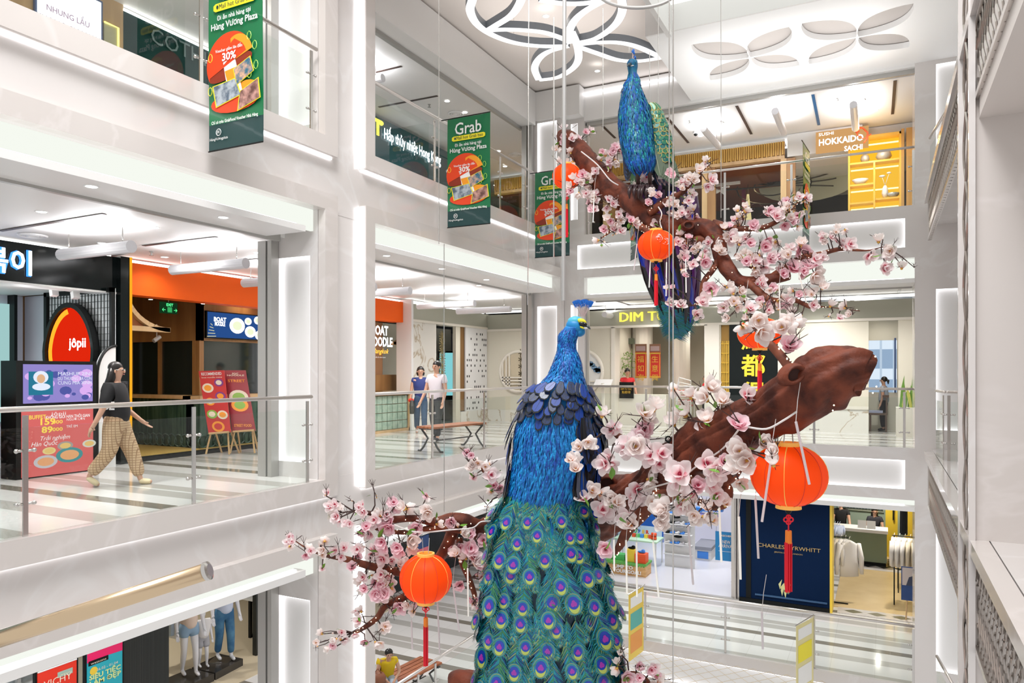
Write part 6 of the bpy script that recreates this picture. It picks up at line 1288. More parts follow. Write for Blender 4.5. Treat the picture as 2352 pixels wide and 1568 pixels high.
for px in ([(1398, 982, 5.55, 4), (1425, 1005, 5.55, 8), (1455, 1022, 5.55, 12), (1490, 1045, 5.6, 13), (1540, 1078, 5.6, 14)],
           [(1712, 985, 4.7, 14), (1705, 1040, 4.65, 13), (1690, 1085, 4.7, 11), (1662, 1106, 4.75, 11), (1620, 1112, 4.85, 12), (1585, 1106, 5.0, 14)],
           [(1662, 1106, 4.78, 11), (1673, 1128, 4.75, 11), (1664, 1155, 4.75, 11), (1636, 1162, 4.75, 10), (1605, 1152, 4.8, 8)],
           [(1520, 1120, 5.5, 20), (1480, 1172, 5.5, 17), (1445, 1212, 5.5, 14), (1425, 1250, 5.5, 10), (1412, 1272, 5.5, 5)],
           [(1815, 845, 4.2, 12), (1785, 808, 4.35, 10), (1745, 765, 4.5, 7), (1720, 735, 4.6, 4)],
           [(1640, 1110, 4.9, 7), (1560, 1125, 5.0, 6), (1500, 1130, 5.1, 5)]):
    b = MB(); pa, ra = bough(b, px, 12, 6, .10, seed=len(paths)); b.build('bough', BARK2, t, smooth=True); paths.append(pa); fa.append((pa, ra))
CL = [(1345, 1030, 4, 18, 44, 5.2, 'c'), (1310, 1062, 3, 22, 42, 5.1, 'cb'), (1400, 1060, 3, 18, 50, 5.2, 'cw'), (1450, 1030, 4, 24, 60, 5.1, 'wc'), (1510, 1050, 4, 26, 60, 5.0, 'wc'), (1480, 1010, 3, 22, 50, 5.3), (1383, 948, 1, 0, 40, 5.3, 'c'), (1408, 985, 2, 14, 42, 5.3, 'w'),
      (1475, 955, 2, 12, 55, 5.2, 'c'), (1482, 985, 1, 0, 60, 5.2, 'o'), (1505, 930, 1, 0, 52, 5.2, 'c'), (1545, 975, 2, 14, 46, 5.2, 'c'), (1570, 945, 1, 0, 58, 5.0, 'c'), (1585, 905, 1, 0, 50, 5.0, 'c'), (1620, 970, 3, 20, 55, 4.7, 'cw'), (1632, 905, 3, 22, 48, 4.8, 'c'), (1655, 930, 2, 14, 52, 4.7, 'c'), (1720, 905, 1, 0, 60, 4.4, 'w'), (1545, 890, 2, 12, 36, 5.0, 'c'),
      (1697, 970, 1, 0, 72, 4.15, 'o'), (1702, 1025, 2, 12, 66, 4.3, 'wc'), (1665, 1058, 1, 0, 50, 4.4, 'o'), (1712, 1065, 3, 20, 66, 4.3, 'wc'), (1645, 1080, 3, 26, 64, 4.5, 'w'), (1570, 1095, 3, 20, 66, 4.7, 'w'), (1595, 1125, 2, 16, 56, 4.7, 'ow'), (1640, 1130, 3, 18, 50, 4.6, 'w'), (1760, 1020, 3, 14, 44, 4.2, 'c'), (1785, 1045, 2, 14, 44, 4.05, 'c'), (1700, 1110, 1, 0, 40, 4.3, 'c'),
      (1340, 1140, 1, 0, 46, 5.6, 'w'), (1372, 1130, 2, 12, 50, 5.6, 'c'), (1405, 1145, 1, 0, 50, 5.5, 'c'), (1465, 1130, 2, 14, 56, 5.3, 'w'), (1385, 1175, 2, 12, 56, 5.6, 'wc'), (1415, 1165, 2, 14, 50, 5.5, 'c'), (1440, 1190, 3, 16, 52, 5.3, 'cw'), (1500, 1145, 2, 12, 46, 5.2, 'c'), (1520, 1165, 2, 12, 66, 4.9, 'c'), (1570, 1150, 3, 20, 56, 4.8, 'cw'), (1525, 1195, 3, 16, 40, 4.9, 'c'), (1605, 1185, 3, 20, 40, 4.7, 'c'), (1630, 1180, 3, 18, 38, 4.6, 'c'), (1390, 1262, 1, 0, 60, 5.2, 'o'), (1490, 1100, 2, 12, 44, 5.3, 'c'),
      (1815, 790, 1, 0, 72, 4.25, 'o'), (1745, 745, 3, 22, 56, 4.35, 'cw'), (1800, 745, 3, 18, 46, 4.3, 'c'), (1725, 720, 2, 16, 46, 4.5, 'cw'), (1820, 740, 2, 14, 38, 4.4, 'c'), (1700, 745, 2, 16, 38, 4.6, 'c'), (1775, 1250-190, 1, 0, 44, 4.0, 'c'), (1660, 1240-90, 2, 16, 40, 4.6, 'c')]
print('blossoms lower right', blossoms(t, paths, CL, 11, 100, size0=50))
fairy(fa, 'tiny warm fairy lights wound round the great bough', 2, 22)
b = MB(); b.tube(catmull([tuple(cp(u, v, Y)) for u, v, Y in ((1700, 982, 4.25), (1660, 1030, 4.5), (1600, 1070, 4.75), (1560, 1100, 4.9), (1480, 1125, 5.3), (1430, 1150, 5.5), (1350, 1185, 5.8))], 5), .006, 5); b.tube(catmull([tuple(cp(u, v, Y)) for u, v, Y in ((1715, 980, 4.2), (1760, 985, 4.1), (1800, 965, 4.05), (1830, 945, 4.05))], 5), .006, 5)
tag(b.build('power_cord', mat('cord_white', (.75, .7, .68), .5)), 'white power cord running over the great bough', 'cord')
# ---------- lower left boughs
t = thing('blossom_branch', 'slender drooping boughs of pink blossoms reaching left from the blue peacock tail', 'branch', cp(1050, 1220, 6.5)); paths = []; fa = []
b = MB(); pa, ra = bough(b, [(1180, 1222, 6.5, 20), (1130, 1206, 6.5, 21), (1100, 1208, 6.45, 15), (1065, 1197, 6.4, 17), (1035, 1195, 6.4, 16), (1000, 1198, 6.35, 11), (950, 1190, 6.3, 8), (900, 1192, 6.25, 8), (860, 1180, 6.2, 6), (812, 1174, 6.2, 3)], 16, 6, .12); b.build('trunk', BARK, t, smooth=True); paths.append(pa); fa.append((pa, ra))
for px in ([(1110, 1235, 6.5, 13), (1060, 1216, 6.4, 10), (1000, 1212, 6.35, 8), (930, 1222, 6.3, 6), (885, 1218, 6.25, 5), (845, 1208, 6.2, 3)], [(1045, 1210, 6.5, 14), (1030, 1245, 6.5, 15), (1010, 1280, 6.5, 13), (970, 1318, 6.5, 11), (900, 1310, 6.4, 10), (850, 1300, 6.35, 9), (800, 1285, 6.3, 7), (745, 1272, 6.25, 6), (700, 1256, 6.2, 2), (658, 1226, 6.2, 1)],
           [(1055, 1235, 6.45, 8), (1062, 1290, 6.45, 8), (1078, 1330, 6.45, 7), (1090, 1365, 6.45, 6), (1086, 1378, 6.45, 3)], [(965, 1345, 6.5, 9), (925, 1372, 6.45, 9), (885, 1392, 6.4, 8), (865, 1420, 6.35, 7), (830, 1445, 6.3, 5), (812, 1453, 6.3, 3)],
           [(1175, 1170, 6.6, 8), (1150, 1130, 6.6, 8), (1125, 1095, 6.6, 7), (1100, 1070, 6.6, 4), (1080, 1050, 6.6, 2)]):
    b = MB(); pa, ra = bough(b, px, 10, 6, .1, seed=len(paths)+9); b.build('bough', BARK2, t, smooth=True); paths.append(pa); fa.append((pa, ra))
CL = [(750, 1140, 2, 10, 24), (770, 1170, 5, 20, 30), (765, 1190, 3, 16, 32), (800, 1200, 3, 14, 26), (835, 1170, 3, 16, 28, 0, 'w'), (808, 1148, 1, 0, 22), (860, 1130, 2, 14, 20, 0, 'bc'), (850, 1195, 5, 18, 34, 0, 'ow'), (880, 1180, 3, 14, 32), (890, 1205, 3, 14, 44, 0, 'o'), (905, 1165, 3, 14, 32), (935, 1165, 2, 12, 36, 0, 'c'), (980, 1140, 2, 10, 24), (990, 1170, 3, 14, 36, 0, 'wc'), (955, 1215, 1, 0, 46, 0, 'o'), (975, 1200, 2, 12, 34, 0, 'w'), (1000, 1200, 2, 10, 32), (1035, 1200, 1, 0, 32), (845, 1220, 3, 18, 28), (820, 1225, 2, 12, 28),
      (890, 1250, 4, 16, 38, 0, 'ow'), (915, 1262, 3, 14, 40, 0, 'o'), (860, 1270, 4, 18, 34, 0, 'wo'), (935, 1250, 4, 16, 40, 0, 'oc'), (885, 1285, 4, 16, 36, 0, 'w'), (920, 1290, 3, 12, 32, 0, 'c'), (820, 1265, 3, 16, 30), (826, 1250, 1, 0, 32), (780, 1270, 4, 16, 28, 0, 'w'), (745, 1255, 3, 14, 26), (735, 1262, 3, 14, 28), (700, 1265, 3, 14, 26), (670, 1248, 3, 12, 24), (660, 1230, 2, 8, 20), (808, 1300, 1, 0, 38, 0, 'o'), (740, 1305, 1, 0, 22), (840, 1330, 5, 22, 30), (830, 1355, 3, 16, 26), (868, 1370, 5, 18, 38, 0, 'wo'), (895, 1345, 3, 14, 32), (860, 1340, 3, 14, 30), (880, 1320, 3, 14, 32),
      (1055, 1215, 3, 12, 34), (1080, 1225, 1, 0, 40, 0, 'o'), (1085, 1255, 2, 10, 46, 0, 'o'), (1110, 1240, 1, 0, 40, 0, 'ow'), (1045, 1255, 3, 14, 34), (1050, 1280, 3, 12, 32), (1080, 1290, 4, 20, 36), (1100, 1300, 3, 14, 34), (1055, 1345, 1, 0, 40, 0, 'o'), (1015, 1370, 3, 14, 26), (1100, 1330, 3, 14, 28), (1090, 1380, 3, 12, 26), (1095, 1395, 2, 10, 22), (920, 1390, 2, 8, 42, 0, 'o'), (945, 1380, 4, 18, 30), (900, 1400, 3, 14, 28), (835, 1415, 3, 18, 26), (880, 1440, 2, 10, 38, 0, 'c'), (950, 1405, 2, 10, 26), (870, 1475, 2, 10, 28, 0, 'c'), (838, 1475, 1, 0, 28), (810, 1450, 2, 12, 26), (775, 1455, 3, 16, 26), (745, 1455, 2, 10, 24), (725, 1478, 2, 10, 22), (785, 1470, 2, 8, 24), (760, 1492, 2, 12, 24),
      (1075, 1045, 2, 8, 26, 6.3), (1095, 1060, 3, 12, 30, 6.3), (1085, 1075, 2, 10, 30, 6.3), (1118, 1075, 2, 10, 28, 6.3, 'c'), (1135, 1090, 2, 12, 40, 6.3, 'ow'), (1140, 1115, 2, 12, 36, 6.3), (1088, 1095, 1, 0, 30, 6.3), (1130, 1125, 2, 8, 22, 6.3), (1155, 1130, 2, 10, 30, 6.4), (1120, 1160, 2, 16, 18, 6.4, 'b')]
print('blossoms lower left', blossoms(t, paths, CL, 21, 100, size0=30))
fairy(fa, 'tiny warm fairy lights on the slender left boughs', 3, 22)
b = MB(); b.tube(catmull([tuple(cp(u, v, Y)) for u, v, Y in ((1130, 1197, 6.2), (1105, 1198, 6.2), (1085, 1212, 6.2), (1040, 1216, 6.2), (960, 1222, 6.15), (905, 1205, 6.1))], 5), .006, 5); tag(b.build('power_cord', mat('cord_white')), 'white power cord along the left boughs', 'cord')
# ---------- bottom cut-off bough
t = thing('blossom_branch', 'small cut-off blossom bough at the bottom edge right of the peacock tail', 'branch', cp(1440, 1560, 5.6)); b = MB(); pa, ra = bough(b, [(1420, 1640, 5.8, 22), (1425, 1590, 5.7, 14), (1445, 1552, 5.6, 10), (1480, 1560, 5.6, 8), (1500, 1600, 5.7, 10)], 12, 6); b.build('trunk', BARK, t, smooth=True)
blossoms(t, [pa], [(1415, 1530, 2, 10, 34), (1435, 1560, 2, 10, 46, 0, 'o'), (1500, 1535, 3, 14, 28), (1470, 1530, 1, 0, 26), (1480, 1560, 3, 16, 30), (1520, 1560, 3, 14, 26), (1450, 1575, 4, 18, 32), (1500, 1575, 3, 14, 28), (1425, 1500, 1, 0, 22)], 5, size0=34)
t = thing('cut_log', 'cut end of a thick brown bough at the bottom edge left of the peacock tail', 'branch', cp(1075, 1600, 6.2)); b = MB(); bough(b, [(1045, 1560, 6.3, 20), (1065, 1566, 6.2, 26), (1110, 1580, 6.2, 30), (1160, 1600, 6.3, 30)], 16, 6); b.build('trunk', BARK, t, smooth=True)
# ---------- upper tree
t = thing('blossom_branch', 'upper gnarled bough thick with small pale pink blossoms under the upper peacock', 'branch', cp(1600, 520, 8.8)); paths = []; fa = []; b = MB(); hb = MB()
pa, ra = bough(b, [(1288, 308, 10.4, 12), (1305, 322, 10.3, 22), (1335, 352, 10.1, 24), (1365, 395, 9.9, 27), (1400, 432, 9.7, 28), (1440, 455, 9.5, 25), (1468, 480, 9.3, 22), (1495, 508, 9.2, 22), (1540, 520, 9.0, 22), (1580, 525, 8.9, 21), (1618, 524, 8.8, 20), (1645, 548, 8.7, 20), (1655, 585, 8.6, 17), (1672, 618, 8.5, 18), (1700, 646, 8.4, 14), (1750, 645, 8.3, 13), (1795, 635, 8.25, 12), (1812, 632, 8.2, 11)], 24, 7, .14); paths.append(pa); fa.append((pa, ra))
knot(b, hb, 1580, 518, 8.75, 13, 0); knot(b, hb, 1488, 470, 9.2, 12, .5); b.build('trunk', BARK, t, smooth=True); hb.build('knot_hollows', mat('bark_hollow'), t)
for px in ([(1640, 515, 8.8, 12), (1690, 524, 8.6, 7), (1745, 524, 8.5, 6), (1788, 507, 8.4, 5), (1815, 485, 8.35, 2), (1835, 462, 8.3, 1)], [(1770, 640, 8.3, 11), (1800, 618, 8.2, 9), (1840, 592, 8.1, 7), (1885, 583, 8.0, 6), (1930, 572, 7.9, 5), (1990, 575, 7.8, 2), (2035, 565, 7.8, 1)],
           [(1715, 645, 8.3, 9), (1745, 672, 8.2, 9), (1775, 690, 8.1, 7), (1820, 688, 8.1, 6), (1860, 704, 8.0, 5), (1875, 704, 8.0, 3), (1910, 706, 8, 1), (1975, 714, 7.9, 1)], [(1655, 590, 8.6, 8), (1635, 622, 8.5, 7), (1615, 650, 8.5, 6), (1609, 690, 8.5, 5), (1590, 702, 8.5, 1)],
           [(1490, 490, 9.1, 11), (1530, 462, 9.0, 8), (1570, 440, 8.9, 6), (1598, 408, 8.8, 3), (1630, 378, 8.8, 1)], [(1470, 520, 9.2, 9), (1500, 535, 9.1, 7), (1530, 545, 9.0, 5)], [(1405, 430, 9.7, 9), (1420, 480, 9.6, 6), (1412, 520, 9.6, 4), (1380, 548, 9.6, 1)], [(1395, 400, 9.8, 8), (1405, 365, 9.8, 5), (1420, 340, 9.8, 2)],
           [(1690, 585, 8.5, 6), (1715, 605, 8.4, 6), (1735, 620, 8.4, 2)], [(1560, 560, 8.9, 10), (1610, 550, 8.8, 10), (1650, 560, 8.7, 10)], [(1345, 385, 9.9, 7), (1350, 425, 9.8, 4), (1365, 460, 9.8, 2)], [(1700, 660, 8.3, 4), (1715, 700, 8.2, 3), (1745, 745, 8.1, 1)]):
    b = MB(); pa, ra = bough(b, px, 10, 6, .1, seed=len(paths)+30); b.build('bough', BARK2, t, smooth=True); paths.append(pa); fa.append((pa, ra))
CL = [(1285, 335, 4, 14), (1300, 305, 4, 16), (1322, 328, 7, 22), (1318, 365, 6, 20), (1290, 380, 3, 14), (1318, 428, 8, 26), (1345, 410, 5, 16, 26), (1362, 428, 7, 24), (1352, 300, 2, 8), (1395, 345, 6, 22, 22), (1418, 352, 7, 22, 24, 0, 'woc'), (1400, 372, 6, 22), (1382, 385, 4, 18), (1436, 322, 2, 8, 22), (1446, 345, 2, 10, 22), (1375, 455, 7, 20), (1398, 468, 4, 14, 26, 0, 'w'), (1425, 462, 4, 14), (1435, 492, 6, 18), (1410, 505, 6, 18), (1395, 525, 3, 12), (1452, 515, 3, 12), (1415, 550-20, 4, 16), (1380, 552, 3, 14), (1350, 470, 2, 12), (1365, 480, 2, 10),
      (1487, 405, 3, 10), (1468, 430, 2, 8), (1505, 445, 4, 14), (1500, 465, 3, 12), (1545, 395, 3, 12), (1555, 460, 5, 18), (1565, 425, 4, 14), (1590, 412, 4, 14, 26), (1612, 395, 3, 10, 28), (1625, 375, 3, 10, 26), (1632, 420, 3, 12, 30, 0, 'w'), (1585, 460, 5, 18), (1595, 485, 5, 18), (1570, 490, 4, 14), (1540, 480, 4, 14), (1520, 510, 5, 16), (1530, 535, 4, 14), (1522, 555, 3, 10, 24, 8.6), (1565, 545, 7, 20), (1590, 560, 7, 20), (1610, 580, 5, 18), (1635, 555, 5, 16, 26), (1650, 578, 4, 14, 28), (1618, 595, 2, 10, 34, 0, 'ow'), (1572, 590, 3, 12, 26), (1568, 615, 2, 8, 26), (1587, 605, 2, 8, 28), (1575, 632, 1, 0, 24),
      (1532, 657, 2, 6, 18, 8.5), (1545, 658, 1, 0, 18, 8.5), (1541, 695, 1, 0, 34, 8.4, 'w'), (1563, 698, 1, 0, 34, 8.4, 'w'), (1602, 722, 1, 0, 36, 8.3, 'w'), (1632, 664, 1, 0, 46, 8.2, 'o'), (1620, 690, 2, 10, 34, 8.2, 'w'), (1675, 530, 4, 16), (1690, 508, 3, 12, 26), (1705, 490, 4, 14, 26), (1712, 478, 2, 8), (1740, 515, 4, 18, 28, 0, 'wo'), (1765, 485, 3, 10, 28), (1788, 495, 3, 10, 34, 0, 'w'), (1800, 480, 3, 10), (1812, 462, 3, 12, 26), (1828, 452, 3, 12, 24), (1850, 458, 3, 12, 24), (1835, 490, 2, 8, 24), (1810, 510, 4, 16, 28), (1830, 515, 2, 10),
      (1680, 545, 2, 10, 40, 0, 'w'), (1720, 548, 3, 14, 30), (1740, 580, 5, 20, 28), (1765, 563, 2, 8, 44, 0, 'o'), (1785, 550, 2, 10, 34), (1720, 590, 5, 20, 28), (1735, 610, 4, 16), (1755, 612, 2, 8, 44, 0, 'w'), (1780, 598, 4, 16, 30, 0, 'ow'), (1798, 620, 2, 8, 34), (1810, 580, 4, 16, 30), (1850, 576, 2, 8, 56, 0, 'o'), (1838, 555, 2, 8, 32), (1826, 613, 1, 0, 52, 0, 'o'), (1862, 607, 1, 0, 54, 0, 'o'), (1880, 595, 3, 12, 32, 0, 'ow'), (1895, 550, 3, 12, 24), (1925, 530, 3, 12, 22), (1940, 525, 2, 8, 20), (1905, 545, 3, 12, 22), (1930, 560, 3, 12, 28, 0, 'w'), (1952, 562, 2, 8, 30, 0, 'w'), (2018, 548, 1, 0, 34, 7.8, 'c'), (2000, 590, 1, 0, 40, 7.8, 'w'), (2045, 572, 2, 8, 34, 7.8), (2042, 585, 1, 0, 36, 7.8, 'w'), (2040, 615, 2, 6, 34, 7.8, 'w'), (2072, 610, 1, 0, 28, 7.8, 'c'), (2100, 614, 1, 0, 8, 7.8, 'b'),
      (1872, 632, 3, 10, 44, 8.0, 'cw'), (1850, 625, 2, 12, 30), (1885, 655, 2, 8, 28), (1870, 668, 2, 10, 26), (1845, 665, 3, 14, 24), (1825, 670, 3, 14), (1775, 670, 3, 12, 26), (1755, 690, 4, 16, 28), (1790, 690, 4, 16, 26), (1808, 695, 3, 12, 32, 0, 'ow'), (1780, 712, 3, 14), (1870, 695, 2, 10, 26), (1910, 698, 1, 0, 28), (1942, 705, 2, 6, 28, 0, 'c'), (1950, 722, 1, 0, 24), (1905, 723, 1, 0, 30), (1930, 728, 1, 0, 20), (1820, 722, 3, 12, 26), (1835, 730, 2, 10, 22), (1665, 660, 3, 14, 28), (1690, 678, 4, 16, 30, 0, 'c'), (1688, 705, 4, 14, 28, 0, 'c'), (1670, 730, 1, 0, 34, 8.0, 'c'), (1710, 720, 3, 14, 26), (1660, 700, 2, 10, 28), (1745, 655, 3, 16, 26), (1700, 560, 4, 16, 26)]
print('blossoms upper', blossoms(t, paths, CL, 31, 100, size0=24))
fairy(fa, 'tiny warm fairy lights scattered over the upper bough', 4, 20)
b = MB()
for pts in (((1335, 348, 9.7), (1372, 378, 9.5), (1400, 412, 9.4), (1420, 425, 9.4)), ((1512, 475, 9.0), (1520, 490, 8.95), (1516, 508, 8.95), (1520, 525, 8.9))): b.tube(catmull([tuple(cp(*p)) for p in pts], 5), .008, 5)
tag(b.build('power_cord', mat('cord_white')), 'white power cord on the upper bough left of the peacock', 'cord')
# ---------- lanterns
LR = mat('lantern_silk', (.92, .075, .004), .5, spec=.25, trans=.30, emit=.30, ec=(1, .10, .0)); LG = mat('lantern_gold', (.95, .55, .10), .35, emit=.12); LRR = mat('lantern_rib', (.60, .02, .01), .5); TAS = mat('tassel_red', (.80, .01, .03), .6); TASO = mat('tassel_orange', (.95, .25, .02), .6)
def lantern(label, u, v, wpx, hpx, Y, tas=(0, 0), cord=0):
    c = cp(u, v, Y); k = Y/F; R_ = wpx/2*k; H_ = hpx/2*k; t = thing('red_lantern', label, 'lantern', c, 'round red festival lanterns')
    prof = []; n = 14
    for i in range(n+1):
        a_ = -math.pi/2+math.pi*(.09+.82*i/n); prof.append((R_*math.cos(a_)**.85, H_*math.sin(a_)/math.sin(math.pi*.41)))
    b = MB(); seg = 48; base = 0
    for r, z in prof:
        for j in range(seg): q = math.tau*j/seg; rr = r*(1-.035*abs(math.sin(q*6))**.5+.02); b.v.append(tuple(c+V((rr*math.cos(q), rr*math.sin(q), z))))
    for i in range(n):
        for j in range(seg): a0 = i*seg+j; a1 = i*seg+(j+1) % seg; b.f.append((a0, a1, a1+seg, a0+seg)); b.mi.append(0)
    b.build('silk_body', LR, t, smooth=True)
    for j in range(12):
        q = math.tau*j/12; b = MB(); b.tube([c+V((r*1.012*math.cos(q), r*1.012*math.sin(q), z)) for r, z in prof], R_*.013, 4, cap=False); b.build('rib', LG if j % 3 == 0 else LRR, t)
    for z, s, nm in ((prof[-1][1], 1, 'top_ring'), (prof[0][1], -1, 'bottom_ring')):
        r = prof[0][0]; b = MB(); b.lathe([(r*.98, -R_*.03), (r*1.02, R_*.09*1.2), (r*.8, R_*.09*1.2), (r*.8, -R_*.02)] if s > 0 else [(r*.98, R_*.03), (r*1.02, -R_*.09*1.2), (r*.8, -R_*.09*1.2), (r*.8, R_*.02)], 24, c+V((0, 0, z))); b.build(nm, LG, t)
    b = MB(); zb = prof[0][1]-R_*.1; b.lathe([(R_*.13, zb), (R_*.06, zb-R_*.14), (R_*.03, zb-R_*.17), (.001, zb-R_*.17)], 10, c); b.build('tassel_cap', BLACK, t)
    if tas[1]:
        z0 = c.z+zb-R_*.17; kn = cp(u, tas[0], Y).z; zt = cp(u, tas[0]+(tas[1]-tas[0])*.15, Y).z; zt2 = zt-R_*.35; ze = cp(u, tas[1], Y).z
        b = MB(); b.tube([V((c.x, c.y, z0)), V((c.x, c.y, zt))], R_*.02, 5); 
        m = V((c.x, c.y, kn))
        for q in range(4): a_ = q*math.pi/2; o = m+(CR*math.cos(a_)+UP*math.sin(a_))*R_*.07; b.tube([o+(CR*math.cos(s)+UP*math.sin(s))*R_*.06 for s in [k_*math.pi/4 for k_ in range(9)]], R_*.022, 5)
        b.build('cord_knot', TAS, t); b = MB(); b.lathe([(.001, zt), (R_*.085, zt), (R_*.09, zt2), (.001, zt2)], 10, (c.x, c.y, 0)); b.build('tassel_head', TASO, t)
        b = MB(); rnd = random.Random(1)
        for k_ in range(30): q = rnd.uniform(0, 6.28); r = R_*.085*math.sqrt(rnd.random()); x_ = V((c.x+r*math.cos(q), c.y+r*math.sin(q), zt2+.005)); b.tube([x_, V((x_.x, x_.y, ze+rnd.uniform(0, R_*.06)))], R_*.022, 4)
        b.build('tassel_strands', TAS, t)
    if cord:
        for s in (-1, 1): b = MB(); b.tube([c+V((s*R_*.12, 0, prof[-1][1]+R_*.1)), cp(u+s*8, cord, Y+.02)], .003, 4); b.build('hanging_wire', STEEL, t)
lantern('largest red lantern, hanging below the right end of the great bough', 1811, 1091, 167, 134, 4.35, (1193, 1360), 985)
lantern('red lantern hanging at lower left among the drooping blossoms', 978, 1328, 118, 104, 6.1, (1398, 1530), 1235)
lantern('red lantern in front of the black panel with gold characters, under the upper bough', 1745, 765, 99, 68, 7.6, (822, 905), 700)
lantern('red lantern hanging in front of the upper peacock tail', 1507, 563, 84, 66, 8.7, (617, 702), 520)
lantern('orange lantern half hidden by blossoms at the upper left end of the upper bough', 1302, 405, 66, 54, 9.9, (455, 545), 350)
b = MB(); p = cp(1800, 1350, 4.36); rnd = random.Random(3)
for k in range(10): q = p+V((rnd.uniform(-.03, .02), 0, rnd.uniform(-.03, .03))); b.poly([q, q+V((.02, 0, .03)), q+V((.01, -.01, -.03))])
tag(b.build('gold_tag', mat('tag_gold', (.75, .75, .35), .3)), 'crinkled gold and white tag beside the end of the longest tassel', 'tag')
# ---------- hanging LED tubes
TUBEM = mat('tube_clear', (.90, .86, .88), .3, trans=.6); TUBEL = mat('tube_lit', (.9, .88, .82), .3, emit=.15, ec=(1, .96, .88))
for u0, v0, u1, v1, Y, lit, lb in ((1735, 1145, 1742, 1282, 4.5, 0, 'clear hanging light tube in front of the navy wall, left one'), (1770, 1062, 1750, 1198, 4.2, 0, 'tilted clear light tube in front of the big lantern'), (1828, 968, 1859, 1112, 4.0, 0, 'clear light tube leaning over the right half of the big lantern'), (1697, 1186, 1701, 1330, 4.6, 1, 'lit light tube hanging at the edge of the navy wall'), (1652, 1165, 1657, 1290, 4.6, 1, 'lit light tube in front of the blue poster'),
      (1410, 1240, 1411, 1310, 5.4, 1, 'short lit tube under the pink flower beside the tail'), (1438, 1240, 1440, 1362, 5.4, 1, 'lit tube in front of the display box, left of the pair'), (1462, 1245, 1463, 1370, 5.4, 1, 'lit tube in front of the display box, right of the pair'), (1500, 1245, 1513, 1370, 5.2, 1, 'lit tube tilting right of the display box'), (1580, 1205, 1592, 1342, 4.9, 0, 'clear tube tilting over the white shop floor'),
      (1074, 1305, 1076, 1415, 6.2, 1, 'lit beaded tube left of the peacock tail'), (1005, 1385, 1010, 1500, 6.3, 0, 'faint clear tube right of the left lantern tassel'), (1040, 1340, 1055, 1450, 6.3, 0, 'faint clear tube between the lantern and the tail'), (945, 1425, 947, 1490, 6.3, 0, 'faint clear tube left of the lantern tassel'), (1835, 628, 1852, 695, 8, 1, 'lit light tube slanting below the upper right bough'), (1790, 655, 1792, 740, 8, 1, 'lit light tube above the middle lantern'),
      (1494, 596, 1491, 660, 8.7, 1, 'lit tube left of the tail-front lantern tassel'), (1531, 602, 1530, 680, 8.6, 1, 'lit tube just right of the tail-front lantern'), (1575, 595, 1576, 672, 8.6, 1, 'lit tube at the right side of the dark tail'), (1365, 440, 1362, 510, 9.6, 1, 'lit beaded tube below the upper left boughs'), (1463, 560, 1456, 620, 8.7, 0, 'clear tube left of the dark tail'), (1712, 700, 1713, 780, 7.5, 0, 'clear tube in front of the middle lantern'), (1750, 1420-15, 1752, 1490, 4.9, 0, 'faint tube low over the lower floor railing')):
    b = MB(); p = cp(u0, v0, Y); q = cp(u1, v1, Y); b.tube([p, q], .0072, 8); t_ = tag(b.build('light_tube', TUBEL if lit else TUBEM), lb, 'light tube', 'hanging icicle light tubes')
    b = MB(); b.tube([p, p+UP*.12+CR*.01, p+UP*.25+CR*.03], .002, 4); w_ = b.build('wire', mat('cord_white'), t_, local=True)
# ---------- cables and poles
for u, v0, v1, Y, r, lb in ((1297, -140, 690, 7.4, .022, 'thick grey suspension pole left of the upper peacock'), (1546, -200, 1568, 4.9, .0048, 'long steel cable crossing the whole picture right of the peacocks'), (1537, -200, 985, 4.92, .004, 'second steel cable close beside the long one, ending at the bough ring'), (1215, -100, 700, 8.9, .006, 'thin pale cable in front of the white lit panel by the corner'), (1272, 40, 590, 8.6, .008, 'pale cable in front of the third green banner'),
      (1008, -60, 560, 7.2, .004, 'thin cable left of the whole green banner'), (1020, 560, 1175, 6.4, .004, 'thin cable holding the left boughs'), (1656, -60, 500, 8.7, .005, 'thin cable holding the right of the upper bough'), (1385, 20, 300, 9.7, .005, 'thin cable left of the upper peacock head'), (1492, 120, 240, 9.2, .005, 'cable ending on the upper peacock back'), (1512, -30, 260, 9.3, .004, 'faint cable right of the upper peacock head'), (1445, 100, 120, 9, .003, 'short wire at the upper peacock crest')):
    b = MB(); b.tube([cp(u, v0, Y), cp(u+(-3 if v1 > 600 and u > 1200 and u < 1300 else 0), v1, Y)], r, 8); tag(b.build('suspension_cable', STEEL if r < .02 else mat('pole_grey', (.5, .49, .48), .3, .5)), lb, 'cable', 'suspension cables')
b = MB(); c = cp(1535, 1008, 4.95); b.tube([c+CR*.018*math.cos(q)+UP*.018*math.sin(q) for q in [k*math.pi/6 for k in range(13)]], .006, 6); b.tube([c-UP*.02, c-UP*.10-CR*.03], .005, 5); b.tube([c-UP*.02, c-UP*.08+CR*.04], .005, 5); tag(b.build('hanging_ring', BLACK), 'dark steel ring and hooks holding the great bough', 'hook')
b = MB(); b.tube([cp(1462+90*math.cos(q), -22+40*math.sin(q), 7.9) for q in [k*math.tau/36 for k in range(37)]], .018, 8, cap=False); tag(b.build('support_ring', mat('pole_grey')), 'grey metal suspension ring at the top edge', 'ring')
